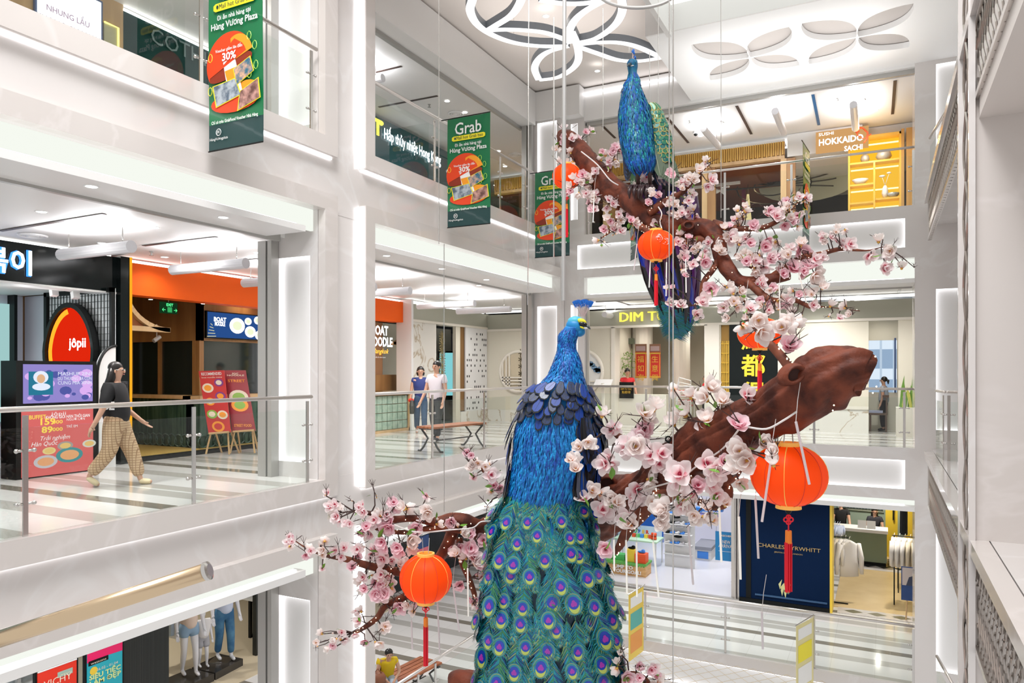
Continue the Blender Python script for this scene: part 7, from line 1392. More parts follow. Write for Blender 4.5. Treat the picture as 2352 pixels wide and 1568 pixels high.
# ================================================================ PEACOCKS
def fmat(name, c1, c2, rough=.35, scale=40, coat=.3, stretch=(1, 1, .12), metal=0):
    m = mat(name, c1, rough, metal, var=(c2, scale, stretch), coat=coat); return m
BLUE = fmat('plume_blue', (.001, .20, .56), (.001, .10, .42), .6, 40, 0, (1, 1, .08)); BLUE_L = mat('plume_light_blue', (.002, .26, .64), .55); BLUE_D = mat('plume_deep_blue', (.001, .06, .36), .5)
TEAL = fmat('plume_teal', (.002, .15, .26), (.001, .075, .20), .55, 30, 0); TEAL_L = mat('plume_teal_light', (.01, .30, .30), .4)
DARKF = fmat('mantle_dark', (.018, .025, .04), (.01, .03, .12), .4, 9, .3, (1, 1, 1)); DARKE = mat('mantle_edge', (.014, .018, .02), .45); DARKB = mat('mantle_blue', (.005, .04, .25), .35); PINKF = mat('feather_pinkish', (.55, .38, .42), .5); BLKF = mat('feather_black', (.006, .006, .01), .4)
class Body:
    """lofted body from (v, uL, uR, depth ratio, depth offset) sections seen from the front"""
    def __init__(s, Y, secs, sub=5):
        s.Y = Y; c = catmull(secs, sub); s.S = []
        for v, l, r, dr, dy in c:
            Yc = Y+dy; m = Yc/F; ctr = cp((l+r)/2, v, Yc); hw = (r-l)/2*m; s.S.append((ctr, hw, hw*dr, v, (l+r)/2))
    def rings(s): return [(c, CR*a, -CD*d) for c, a, d, v, u in s.S]
    def at(s, v, q):
        """surface point, outward normal, downward tangent; q=0 faces the camera, +pi/2 to the right"""
        i = 0
        while i < len(s.S)-2 and s.S[i+1][3] < v: i += 1
        A, B = s.S[i], s.S[i+1]; f = (v-A[3])/max(1e-6, B[3]-A[3]); f = max(-.5, min(1.5, f))
        def pt(S): return S[0]+CR*S[1]*math.sin(q)-CD*S[2]*math.cos(q)
        pa, pb = pt(A), pt(B); p = pa.lerp(pb, f); d_ = (pb-pa).normalized(); a_ = A[1]*(1-f)+B[1]*f; b_ = A[2]*(1-f)+B[2]*f
        n = (CR*math.sin(q)/max(a_, 1e-4)-CD*math.cos(q)/max(b_, 1e-4)).normalized(); n = (n-d_*n.dot(d_)).normalized(); return p, n, d_
def put_card(me, name, parent, p, n, d_, L, W=None, roll=0, lift=0, kindstuff=None):
    """local +Y along d_, +Z along n"""
    n = V(n); d_ = V(d_)
    if lift: d_ = (d_+n*lift).normalized(); n = (n-d_*n.dot(d_)).normalized()
    if roll: d_ = Matrix.Rotation(roll, 3, n) @ d_
    x = d_.cross(n); W = W or L; o = bpy.data.objects.new(name, me); col.objects.link(o); o.parent = parent; q = p-wloc(parent)
    o.matrix_local = Matrix(((x.x*W, d_.x*L, n.x*L, q.x), (x.y*W, d_.y*L, n.y*L, q.y), (x.z*W, d_.z*L, n.z*L, q.z), (0, 0, 0, 1))); return o
def mesh_of(b, name, mats_, smooth=False):
    me = bpy.data.meshes.new(name); me.from_pydata(b.v, [], b.f)
    for m in mats_: me.materials.append(m)
    me.polygons.foreach_set('material_index', b.mi)
    if smooth: me.polygons.foreach_set('use_smooth', [True]*len(b.f))
    me.update(); return me
# eye feather (unit length, tip at y=1)
G1 = mat('barb_green', (.045, .25, .12), .2, .55, coat=.5); G2_ = mat('barb_teal', (.008, .31, .40), .18, .5, coat=.6); G3_ = mat('barb_gold', (.34, .42, .16), .22, .55, coat=.4); G4 = mat('barb_blue', (.002, .07, .24), .2, .4, coat=.6)
EY = [mat('eye_gold', (.28, .33, .07), .25, .3, coat=.6), mat('eye_teal', (.004, .20, .28), .18, .3, coat=.8), mat('eye_lime', (.42, .50, .10), .28, .2, coat=.6), mat('eye_blue', (.003, .04, .40), .15, .3, coat=.8), mat('eye_violet', (.30, .02, .34), .22, .1, coat=.6)]
def eye_feather(seed, eye=True, spread=.24):
    rnd = random.Random(seed); b = MB()
    def strip(p, q, w0, bend, mi):
        p = V(p); q = V(q); d_ = q-p; s = V((-d_.y, d_.x, 0)).normalized(); m = p.lerp(q, .55)+V((0, 0, bend)); 
        b.poly([p-s*w0, p+s*w0, m+s*w0*.75, m-s*w0*.75], mi); b.poly([m-s*w0*.75, m+s*w0*.75, q], mi)
    b.poly([(-.010, 0, 0), (.010, 0, 0), (.006, .7, .012), (-.006, .7, .012)], 0)
    n = 34
    for i in range(n):
        s = i/(n-1); y = .10+.66*s; wd = spread*(.42+.62*math.sin(math.pi*min(1, s*.62+.12)))
        for sg in (-1, 1):
            k = rnd.random(); mi = 1 if k < .40 else (0 if k < .70 else (2 if k < .78 else 3)); L = rnd.uniform(.85, 1.12)
            strip((sg*.008, y, .004), (sg*wd*L, y+(.24+rnd.uniform(-.05, .06))*L, -.03+rnd.uniform(-.03, .045)), .008, rnd.uniform(.0, .03), mi)
    for i in range(19):
        q = math.pi*(i/18)*1.15-.24; L = rnd.uniform(.20, .27); c = V((0, .78, .004)); d_ = V((math.cos(q)*.9, math.sin(q)*.98, 0)); k = rnd.random(); strip(c+d_*.06, c+d_*L+V((0, .02, -.02)), .013, .008, 1 if k < .5 else (0 if k < .8 else 2))
    # soft solid vane below the barbs
    vp = [(-.05, .15), (.05, .15), (.12, .45), (.16, .75), (.10, .93), (0, .98), (-.10, .93), (-.16, .75), (-.12, .45)]; b.poly([(x, y, -.006) for x, y in vp], 3)
    if eye:
        def disc(cx, cy, rx_, ry_, z, mi, n=18): b.poly([(cx+rx_*math.cos(2*math.pi*k/n), cy+ry_*math.sin(2*math.pi*k/n), z) for k in range(n)], mi)
        disc(0, .80, .172, .20, .016, 5); disc(0, .80, .150, .182, .019, 4); disc(0, .80, .140, .170, .021, 5); disc(0, .85, .098, .118, .024, 6); disc(0, .785, .102, .112, .027, 7)
        disc(-.022, .81, .036, .042, .030, 8, 10); disc(.022, .81, .036, .042, .031, 8, 10); disc(0, .775, .034, .042, .0315, 8, 10)
    return mesh_of(b, 'tail_feather', [G1, G2_, G3_, G4]+EY)
EF = [eye_feather(k) for k in range(4)]
PF = [eye_feather(k+20, False, .20) for k in range(3)]
def scallop():
    b = MB(); n = 10; outer = [(0, 0)]+[(.36*math.sin(math.pi*k/n)*(1 if k <= n else 1), .12+.88*(k/n) if False else 0) for k in range(0)]
    pts = [(-.16, 0), (.16, 0), (.34, .35), (.38, .65), (.28, .88), (0, 1), (-.28, .88), (-.38, .65), (-.34, .35)]
    for k in range(len(pts)):
        a_, c_ = pts[k], pts[(k+1) % len(pts)]; b.poly([(a_[0], a_[1], 0), (c_[0], c_[1], 0), (c_[0]*.82, .05+c_[1]*.86, .035), (a_[0]*.82, .05+a_[1]*.86, .035)], 1)
    b.poly([(x*.82, .05+y*.86, .035) for x, y in pts], 0); b.poly([(-.012, .0, .045), (.012, 0, .045), (.004, .9, .04), (-.004, .9, .04)], 1); return b
SC = [mesh_of(scallop(), 'mantle_feather', m) for m in ([DARKF, DARKE], [DARKB, DARKE], [DARKF, BLKF])]
def longf(m1, m2):
    b = MB(); pts = [(-.06, 0), (.06, 0), (.12, .35), (.13, .7), (.07, .93), (0, 1), (-.07, .93), (-.13, .7), (-.12, .35)]; b.poly([(x, y, .03*math.sin(y*3)) for x, y in pts], 0); b.poly([(-.012, 0, .035), (.012, 0, .035), (.004, .95, .02), (-.004, .95, .02)], 1); return mesh_of(b, 'wing_feather', [m1, m2])
LF = [longf(BLKF, DARKE), longf(DARKF, DARKE), longf(mat('feather_slate', (.09, .10, .14), .45), DARKE), longf(PINKF, WHITE), longf(BLUE_D, DARKE)]
def plumage(body, v0, v1, n, L, W, mats_, parent, seed, q0=-1.7, q1=1.7, lift=.10, name='plumage', skip=None):
    rnd = random.Random(seed); b = MB()
    for k in range(n):
        v = rnd.uniform(v0, v1); q = rnd.uniform(q0, q1)
        if skip and skip(v, q): continue
        p, nn, d_ = body.at(v, q); l = L*rnd.uniform(.7, 1.3); w_ = W*rnd.uniform(.7, 1.3); x = d_.cross(nn); j = rnd.uniform(-.25, .25); dd = (d_+x*j).normalized(); p = p+nn*.004
        e = p+dd*l+nn*l*lift*rnd.uniform(.2, 1.6); m = p+dd*l*.5+nn*l*(lift*.5+.10); b.poly([p-x*w_*.4, p+x*w_*.4, m+x*w_, m-x*w_], rnd.randrange(len(mats_))); b.poly([m-x*w_, m+x*w_, e], b.mi[-1])
    return b.build(name, mats_, parent)
# ---------------- lower peacock
Y0 = 5.8; K = Y0/F
t = thing('peacock', 'large bright blue peacock sculpture in the foreground with a long train of eyed feathers', 'peacock sculpture', cp(1270, 1130, Y0))
N = Body(Y0, [(752, 1296, 1334, .95, 0), (768, 1288, 1326, .95, 0), (785, 1285, 1321, .95, 0), (800, 1283, 1321, .95, 0), (815, 1279, 1326, .9, 0), (830, 1274, 1331, .9, 0), (845, 1268, 1334, .9, 0), (860, 1261, 1337, .85, 0), (875, 1249, 1341, .8, 0), (890, 1235, 1346, .8, 0), (905, 1220, 1353, .75, 0), (925, 1208, 1360, .75, 0), (950, 1199, 1365, .75, 0), (985, 1188, 1371, .72, 0), (1025, 1183, 1371, .7, 0), (1065, 1179, 1367, .66, .0), (1105, 1172, 1358, .6, .0), (1140, 1168, 1346, .52, .0), (1175, 1172, 1330, .4, .02)])
b = MB(); b.rings(N.rings(), 32); b.build('body', BLUE, t, smooth=True)
plumage(N, 755, 900, 1500, .060, .0045, [BLUE, BLUE, BLUE, BLUE_L, BLUE_D], t, 1, -1.9, 1.9, .10, 'neck_plumage')
plumage(N, 925, 1150, 2600, .11, .0065, [BLUE, BLUE, BLUE_L, BLUE, BLUE_L, BLUE, BLUE_D], t, 2, -1.9, 1.9, .06, 'back_plumage', skip=lambda v, q: q > .6 and v < 1130)
for o in t.children: 
    if 'plumage' in o.name: o['kind'] = 'stuff'
b = MB(); hc = cp(1322, 750, Y0); b.ball(hc, .078, .058, .062, n=20, m=14, M=Matrix.Rotation(YAW, 3, 'Z') @ Matrix.Rotation(.25, 3, 'Y')); b.ball(cp(1312, 762, Y0), .062, .055, .07, n=18, m=12); b.ball(cp(1330, 762, Y0), .050, .045, .040, n=16, m=10); b.build('head', mat('head_blue', (.004, .21, .50), .45), t, smooth=True)
b = MB(); b.ball(cp(1322, 738, Y0), .064, .046, .042, n=18, m=10, M=Matrix.Rotation(YAW, 3, 'Z')); b.build('crown', mat('crown_cyan', (.06, .42, .60), .5), t, smooth=True)
RZ = Matrix.Rotation(YAW, 3, 'Z')
def patch(name, u, v, rx_, rz_, off, m, rot=0, ry_=.016):
    b = MB(); b.ball(cp(u, v, Y0-off), rx_, ry_, rz_, n=16, m=8, M=RZ @ Matrix.Rotation(rot, 3, 'Y')); return b.build(name, m, t, smooth=True)
patch('yellow_brow', 1337, 738, .038, .022, .046, mat('brow_yellow', (.75, .68, .03), .5), .45)
patch('eye_patch', 1339, 744, .034, .018, .056, mat('eye_black', (.004, .004, .006), .3), .2)
patch('lower_brow', 1337, 752, .020, .008, .056, mat('brow_yellow'), .4, .010)
patch('cheek', 1344, 753, .020, .009, .050, WHITE, .1, .012)
e = patch('eye', 1342, 743, .009, .009, .068, mat('eye_gloss', (.002, .002, .002), .05), 0, .009)
b = MB(); b.ball(cp(1343.2, 742.0, Y0-.078), .0025, n=6, m=4); b.build('highlight', WHITE, e)
b = MB(); bc = cp(1345, 750, Y0-.02); b.tube([bc, cp(1352, 751, Y0-.03), cp(1356.5, 756, Y0-.035)], [.017, .011, .002], 10); b.build('beak', mat('beak_grey', (.05, .07, .08), .35), t, smooth=True)
b2 = MB(); rnd = random.Random(4)
sh = MB()
for k in range(11):
    s = (k-5)/5; e = cp(1339+s*17, 697+abs(s)*3+rnd.uniform(-2, 2), Y0+rnd.uniform(-.03, .03)); o = cp(1339+s*4, 726, Y0); sh.tube([o, o.lerp(e, .6), e], [.0026, .0024, .0022], 4); 
    for j in range(5): q = (j-2)*.28+s*.35; d_ = (CR*math.sin(q)+UP*math.cos(q)); b2.prism([e-UP*.03, e+d_*.024+d_.cross(CD)*.006, e+d_*.036, e+d_*.024-d_.cross(CD)*.006], CD*.002)
sh.build('crest_shafts', mat('shaft', (.55, .42, .42), .5), t); b2.build('crest_tips', mat('crest_blue', (.003, .13, .55), .5), t)
rnd = random.Random(6); nf = 0
for row, (v, q0, q1, n) in enumerate(((893, -1.6, 1.5, 11), (908, -1.65, 1.6, 13), (924, -1.6, 1.6, 13), (940, -1.5, 1.65, 12), (957, -.55, 1.7, 9), (975, .45, 1.7, 6))):
    for k in range(n):
        q = q0+(q1-q0)*(k+.5*(row % 2))/(n-1+.5); p, nn, d_ = N.at(v-14+8*abs(q), q+rnd.uniform(-.05, .05)); put_card(SC[rnd.choice((0, 0, 1, 2, 1))], 'mantle_feather', t, p+nn*(.040-.005*row), nn, d_, .118*rnd.uniform(.75, 1.3), rnd.uniform(.085, .12), rnd.uniform(-.4, .4)+q*.15, rnd.uniform(.04, .2))
for k in range(74):
    side = k % 5 == 0; q = (rnd.uniform(.52, 1.75) if not side else rnd.uniform(-1.75, -1.35)); v = rnd.uniform(955, 1095); p, nn, d_ = N.at(v, q)
    me = LF[rnd.choice((0, 0, 1, 1, 4, 2) if not side else (0, 1, 4))]; 
    if k in (7, 12): me = LF[3]
    put_card(me, 'wing_feather', t, p+nn*(.02+(1100-v)*.00016), nn, d_, rnd.uniform(.17, .27), .26, (rnd.uniform(-.12, .10) if not side else rnd.uniform(.0, .18)), .07)
# train
T = Body(Y0, [(1105, 1182, 1326, .5, 0), (1140, 1166, 1336, .46, 0), (1180, 1148, 1346, .42, 0), (1240, 1134, 1362, .40, 0), (1320, 1124, 1386, .38, 0), (1410, 1114, 1405, .38, 0), (1500, 1110, 1418, .38, 0), (1580, 1108, 1422, .38, 0), (1680, 1114, 1410, .36, 0), (1790, 1150, 1370, .34, 0), (1860, 1190, 1320, .3, 0)])
b = MB(); b.rings(T.rings(), 28); b.build('train_core', mat('train_dark', (.004, .03, .06), .35, .2), t, smooth=True)
rnd = random.Random(15); feats = []
rows = list(range(1178, 1790, 47))
for ri, v in enumerate(rows):
    n = 6 if v < 1230 else (7 if v < 1330 else 8); jr = rnd.uniform(-.12, .12)
    for k in range(n):
        q = -1.45+2.9*(k+.5*(ri % 2)+rnd.uniform(-.25, .25))/(n-.5)+jr; feats.append((v+rnd.uniform(-14, 14), q))
feats.sort(key=lambda f: -f[0]); cnt = 0
vis = [f for f in feats if f[0] < 1640]; rest = [f for f in feats if f[0] >= 1640]
for v, q in sorted(feats, key=lambda f: f[0]):
    big = rnd.random() < .22; L = rnd.uniform(.30, .36)*(1.22 if big and v > 1350 else 1)*(.86 if v < 1240 else 1); vb = v-L*.8/K; vb = max(1112, vb); p, nn, d_ = T.at(v, q); pb, n2, d2 = T.at(vb, q*.92); 
    tipv = p+nn*rnd.uniform(.035, .085); basev = pb+n2*.012; dd = (tipv-basev); L2 = dd.length/.8; dd.normalize(); nrm = (nn-dd*nn.dot(dd)).normalized()
    nm = 'tail_feather' if cnt < 100 else 'lower_tail_feather'; cnt += 1
    if cnt > 112: break
    put_card(EF[rnd.randrange(4)], nm, t, basev, nrm, dd, L2 if v > 1200 else max(.2, L2), L*1.05, rnd.uniform(-.14, .14)-q*.03)
# barb filler between the eyes: one uncountable part
vs_, fs, mi = [], [], []
rnd = random.Random(19)
for k in range(520):
    v = rnd.uniform(1130, 1660); q = rnd.uniform(-1.75, 1.75); p, nn, d_ = T.at(v, q); L = rnd.uniform(.13, .21); x = d_.cross(nn); r = rnd.uniform(-.35, .35)-q*.12; dd = (d_+nn*.16+x*math.tan(r)).normalized(); n2 = (nn-dd*nn.dot(dd)).normalized(); x = dd.cross(n2); me = PF[k % 3]; n0 = len(vs_); pos = p+nn*.012
    for vv in me.vertices: vs_.append(tuple(pos+x*vv.co.x*L*1.1+dd*vv.co.y*L+n2*vv.co.z*L-wloc(t)))
    for pl in me.polygons: fs.append(tuple(n0+i for i in pl.vertices)); mi.append(pl.material_index)
me = bpy.data.meshes.new('train_barbs'); me.from_pydata(vs_, [], fs)
for m_ in (G1, G2_, G3_, G4): me.materials.append(m_)
me.polygons.foreach_set('material_index', mi); o = bpy.data.objects.new('train_barbs', me); col.objects.link(o); o.parent = t; o['kind'] = 'stuff'
plumage(T, 1112, 1190, 200, .17, .010, [mat('foil_teal', (.02, .30, .36), .12, .6), mat('foil_blue', (.01, .14, .40), .12, .6), G1], t, 8, -1.6, 1.6, .08, 'rump_streamers')['kind'] = 'stuff'
# ---------------- upper peacock
Y1 = 9.1; K1 = Y1/F
t = thing('peacock', 'upper teal peacock sculpture facing out with a green scaled wing and hanging dark tail', 'peacock sculpture', cp(1465, 400, Y1))
U_ = Body(Y1, [(140, 1443, 1464, .9, 0), (152, 1441, 1465, .95, 0), (165, 1443, 1463, .95, 0), (178, 1443, 1465, .9, 0), (190, 1438, 1467, .9, 0), (205, 1433, 1471, .9, 0), (225, 1429, 1479, .85, 0), (250, 1425, 1488, .8, 0), (280, 1423, 1494, .8, 0), (310, 1425, 1497, .8, 0), (340, 1430, 1500, .8, 0), (362, 1436, 1502, .78, 0), (378, 1443, 1500, .7, 0), (388, 1452, 1492, .5, 0)])
b = MB(); b.rings(U_.rings(), 26); b.build('body', TEAL, t, smooth=True)
plumage(U_, 168, 380, 2000, .11, .008, [TEAL, TEAL, BLUE, TEAL_L, TEAL, BLUE_D], t, 12, -1.9, 1.9, .07, 'plumage')['kind'] = 'stuff'
plumage(U_, 355, 386, 130, .13, .012, [BLUE_D, BLUE], t, 13, -1.6, 1.6, .05, 'thigh_plumage')['kind'] = 'stuff'
b = MB(); b.ball(cp(1452, 147, Y1-.01), .066, .07, .062, n=18, m=12); b.build('head', TEAL, t, smooth=True)
b = MB(); b.tube([cp(1447, 148, Y1-.06), cp(1442.5, 149, Y1-.12), cp(1440.5, 153, Y1-.14)], [.024, .014, .003], 8); b.build('beak', mat('beak_grey'), t, smooth=True)
b = MB(); b.ball(cp(1456, 145, Y1-.052), .026, .018, .02, n=12, m=8); b.build('eye_patch', mat('eye_black'), t, smooth=True)
b = MB(); b.ball(cp(1454, 140.5, Y1-.05), .026, .016, .010, n=12, m=8); b.build('yellow_brow', mat('brow_yellow'), t, smooth=True)
b = MB(); b.ball(cp(1451, 151, Y1-.058), .03, .012, .006, n=12, m=8); b.build('cheek', WHITE, t, smooth=True)
sh = MB(); b2 = MB()
for k, (u, v) in enumerate(((1453, 118), (1456, 122), (1458, 131), (1459, 134), (1455, 116))):
    o = cp(1452, 138, Y1); e = cp(u, v, Y1+.02*k); sh.tube([o, e], .003, 4); b2.ball(e, .014, .012, .02, n=8, m=6)
sh.build('crest_shafts', mat('shaft'), t); b2.build('crest_tips', mat('crest_blue'), t)
# wing shell with scale feathers
WG = [mat('scale_green', (.02, .17, .09), .35, .2, coat=.3), mat('scale_gold', (.42, .36, .12), .4, .1), mat('scale_teal', (.01, .13, .13), .35, .2)]
def sc2(m1, m2): return mesh_of(scallop(), 'wing_scale', [m1, m2])
WS = [sc2(WG[0], WG[1]), sc2(WG[2], WG[1]), sc2(WG[0], WG[2])]
W_ = Body(Y1+.06, [(238, 1484, 1502, .8, 0), (255, 1488, 1512, .8, 0), (280, 1492, 1524, .8, 0), (305, 1496, 1533, .75, 0), (330, 1499, 1539, .7, 0), (355, 1502, 1541, .6, 0), (378, 1507, 1541, .5, 0), (396, 1520, 1538, .4, 0)])
b = MB(); b.rings(W_.rings(), 20); b.build('wing', WG[0], t, smooth=True)
rnd = random.Random(7)
for r_ in range(13):
    for k in range(6):
        v = 240+r_*9.5; q = -1.3+2.7*(k+.5*(r_ % 2))/5.5; p, nn, d_ = W_.at(v, q); put_card(WS[rnd.randrange(3)], 'wing_scale', t, p+nn*.02, nn, d_, .13, .12, rnd.uniform(-.15, .15), .1)
FG = longf(mat('flight_olive', (.10, .14, .09), .45), mat('flight_edge', (.35, .38, .28), .5))
for k in range(9): p = cp(1500+k*4.6, 330+k*3, Y1-.02+.01*k); put_card(FG, 'flight_feather', t, p, -CD, (-UP+CR*.22).normalized(), .42, .5, 0)
for k in range(8): p = cp(1436+k*1.2, 315+k*4, Y1+.10); put_card(LF[k % 2], 'flight_feather', t, p, (-CD-CR*.5).normalized(), (-UP+CR*.10-CR*.0).normalized(), .40, .42, -.02*k)
for k in range(8): p, nn, d_ = U_.at(255+k*12, -1.55); put_card(LF[4], 'flight_feather', t, p, (nn-CD*.6).normalized(), (d_-CR*.12).normalized(), .11, .12, 0)
for (u, nm) in ((1462, 'leg'), (1490, 'leg')):
    b = MB(); b.tube([cp(u, 372, Y1), cp(u+2, 400, Y1+.02), cp(u+4, 428, Y1+.08)], [.06, .028, .026], 10); l_ = b.build('leg', mat('leg_brown', (.06, .03, .028), .5), t, smooth=True)
    for j in range(3): b = MB(); x = u-14+j*11; b.tube([cp(u+4, 428, Y1+.06), cp(x, 428, Y1-.05), cp(x-3, 441, Y1-.14), cp(x-2, 456, Y1-.10)], [.024, .026, .024, .006], 8); b.build('claw', mat('claw_dark', (.035, .016, .018), .35), l_, smooth=True)
# hanging tail: satin ribbons
D = Body(Y1+.55, [(395, 1480, 1545, .4, 0), (430, 1468, 1590, .3, 0), (480, 1462, 1602, .25, 0), (540, 1464, 1603, .22, 0), (600, 1474, 1604, .2, 0), (650, 1488, 1604, .2, 0), (700, 1508, 1600, .2, 0), (740, 1530, 1592, .2, 0), (765, 1550, 1580, .2, 0)])
b = MB(); b.rings(D.rings(), 24); b.build('tail_core', mat('tail_black', (.008, .006, .012), .3), t, smooth=True)
sat = [mat('satin_black', (.006, .005, .008), .22), mat('satin_purple', (.085, .012, .13), .2, coat=.5), mat('satin_blue', (.004, .02, .36), .2, coat=.5), mat('satin_plum', (.05, .015, .06), .2, coat=.5)]
rnd = random.Random(17)
for k in range(24):
    q0 = -1.35+2.7*k/23; b = MB(); pts = []
    m_ = sat[(0, 2, 0, 1, 0, 0, 3, 2, 0, 1, 3, 0, 2, 0, 1, 0, 3, 0, 2, 1, 0, 1, 3, 0)[k]]; v0 = 430+rnd.uniform(-15, 15); v1 = rnd.uniform(660, 765)
    for i in range(13):
        v = v0+(v1-v0)*i/12; p, nn, d_ = D.at(v, q0+.05*math.sin(i*.7+k)); w_ = .045*math.sin(math.pi*(.18+.80*i/12))**.6; pts.append((p+nn*(.014+.012*math.sin(i*.9+k*2)), d_.cross(nn)*w_, nn))
    for i in range(12):
        (p, x, n_), (p2, x2, n2_) = pts[i], pts[i+1]; b.poly([p-x, p+n_*.012, p2+n2_*.012, p2-x2]); b.poly([p+n_*.012, p+x, p2+x2, p2+n2_*.012])
    b.build('satin_feather', m_, t)
FR = mesh_of(eye_feather_b := None or MB(), 'x', []) if False else None
def fringe_mesh(c1, c2, seed):
    rnd = random.Random(seed); b = MB()
    for k in range(34):
        y = k/34; b.poly([(0, y, 0), (0, y+.03, 0), (-.42-rnd.uniform(-.05, .08), y+.20, rnd.uniform(-.05, .05))], k % 2); b.poly([(0, y, 0), (0, y+.03, 0), (.30, y+.18, rnd.uniform(-.05, .05))], (k+1) % 2)
    b.poly([(-.015, 0, .01), (.015, 0, .01), (0, 1, .01)], 0); return mesh_of(b, 'fringe_feather', [c1, c2])
FRM = [fringe_mesh(mat('fringe_teal', (.005, .20, .22), .35, coat=.4), mat('fringe_green', (.01, .13, .07), .35), 1), fringe_mesh(mat('fringe_teal'), mat('fringe_blue', (.01, .10, .30), .35), 2)]
for k in range(9): v = 560+k*20; p = cp(1478+k*5.2+(4 if k > 5 else 0), v, Y1+.56); put_card(FRM[k % 2], 'fringe_feather', t, p, -CD, (-UP+CR*.22-CR*.05).normalized(), .28, .26 if k > 1 else .16, 0)
for k in range(9): u = 1512+k*10; p = cp(u, 690+20*math.sin(math.pi*k/8), Y1+.5); put_card(FRM[k % 2], 'fringe_feather', t, p, -CD, (-UP+CR*(.30-.075*k)).normalized(), .38, .34, 0)
for k in range(5): v = 560+k*34; p = cp(1604-k*.5, v, Y1+.58); put_card(FRM[k % 2], 'fringe_feather', t, p, -CD, (-UP-CR*.05).normalized(), .26, .12, 0)
for k in range(7): p = cp(1500+k*6, 388, Y1+.15); put_card(LF[3] if k % 2 else LF[1], 'tail_covert', t, p, -CD, (-UP+CR*(.35-.03*k)).normalized(), .22, .22, 0)
b = MB(); p = cp(1511, 402, Y1+.1); b.prism([p, p+V((.05, 0, .1)), p+V((.1, 0, 0)), p+V((.1, 0, -.05)), p+V((0, 0, -.05))], (0, .02, 0)); b.build('white_tag', WHITE, t)
# ================================================================ PENDANT PETALS, BANNERS
ZPEN = 7.2
PENF = emat('petal_glow', (1, 1, 1), 1.25); PENS = mat('petal_grey', (.30, .33, .37), .45)
def petal_ring(pts, w_, lab, t):
    P_ = [PZ(u, v, ZPEN) for u, v in pts]; n = len(P_); b = MB(); c = MB()
    cen = sum(P_, V((0, 0, 0)))/n; sm = catmull([tuple(p) for p in P_], 5); Q = [V(p) for p in sm]; m = len(Q); ins = []; outs = []
    for i in range(m):
        d_ = (Q[min(i+1, m-1)]-Q[max(i-1, 0)]); 
        s = V((-d_.y, d_.x, 0)).normalized()*w_/2; ins.append(Q[i]-s); outs.append(Q[i]+s)
    for i in range(m-1):
        a0, a1, b0, b1 = ins[i], ins[i+1], outs[i], outs[i+1]; h = V((0, 0, .12))
        b.poly([a0, b0, b1, a1]); c.poly([a0, a1, a1+h, a0+h]); c.poly([b0, b0+h, b1+h, b1]); c.poly([a0+h, a1+h, b1+h, b0+h])
    for q in (0, m-1): c.poly([ins[q], ins[q]+V((0, 0, .12)), outs[q]+V((0, 0, .12)), outs[q]])
    b.build('glowing_underside', PENF, t); c.build('petal_frame', PENS, t)
t = thing('petal_pendant', 'large white glowing pendant lamp of interlaced leaf outlines under the ceiling', 'pendant lamp', PZ(1300, 90, ZPEN))
for pts in ([(1095, -40), (1085, 0), (1080, 25), (1095, 55), (1130, 80), (1180, 98), (1240, 106), (1305, 106)], [(1200, -20), (1195, 5), (1175, 35), (1140, 58), (1120, 70)], [(1122, 70), (1160, 68), (1210, 70), (1255, 76), (1300, 92), (1312, 100)],
            [(1305, 106), (1262, 118), (1238, 135), (1228, 158), (1238, 184)], [(1238, 184), (1280, 178), (1312, 160), (1328, 138), (1326, 105), (1312, 72)], [(1312, 100), (1306, 80), (1318, 50), (1345, 25), (1390, 0), (1420, -15)], [(1330, 98), (1370, 88), (1410, 60), (1428, 30), (1428, 0), (1420, -30)],
            [(1330, 102), (1370, 98), (1420, 98), (1465, 108), (1518, 132)], [(1330, 108), (1370, 122), (1420, 138), (1470, 140), (1518, 133)], [(1240, 0), (1290, 8), (1340, 8), (1380, 0), (1400, -15)]):
    petal_ring(pts, .14, '', t)
for u, v in ((1180, 98), (1300, 100), (1238, 180), (1515, 132), (1420, 20)): p = PZ(u, v, ZPEN+.1); b = MB(); b.tube([p, V((p.x, p.y, H3))], .004, 4); b.build('hanging_wire', STEEL, t)
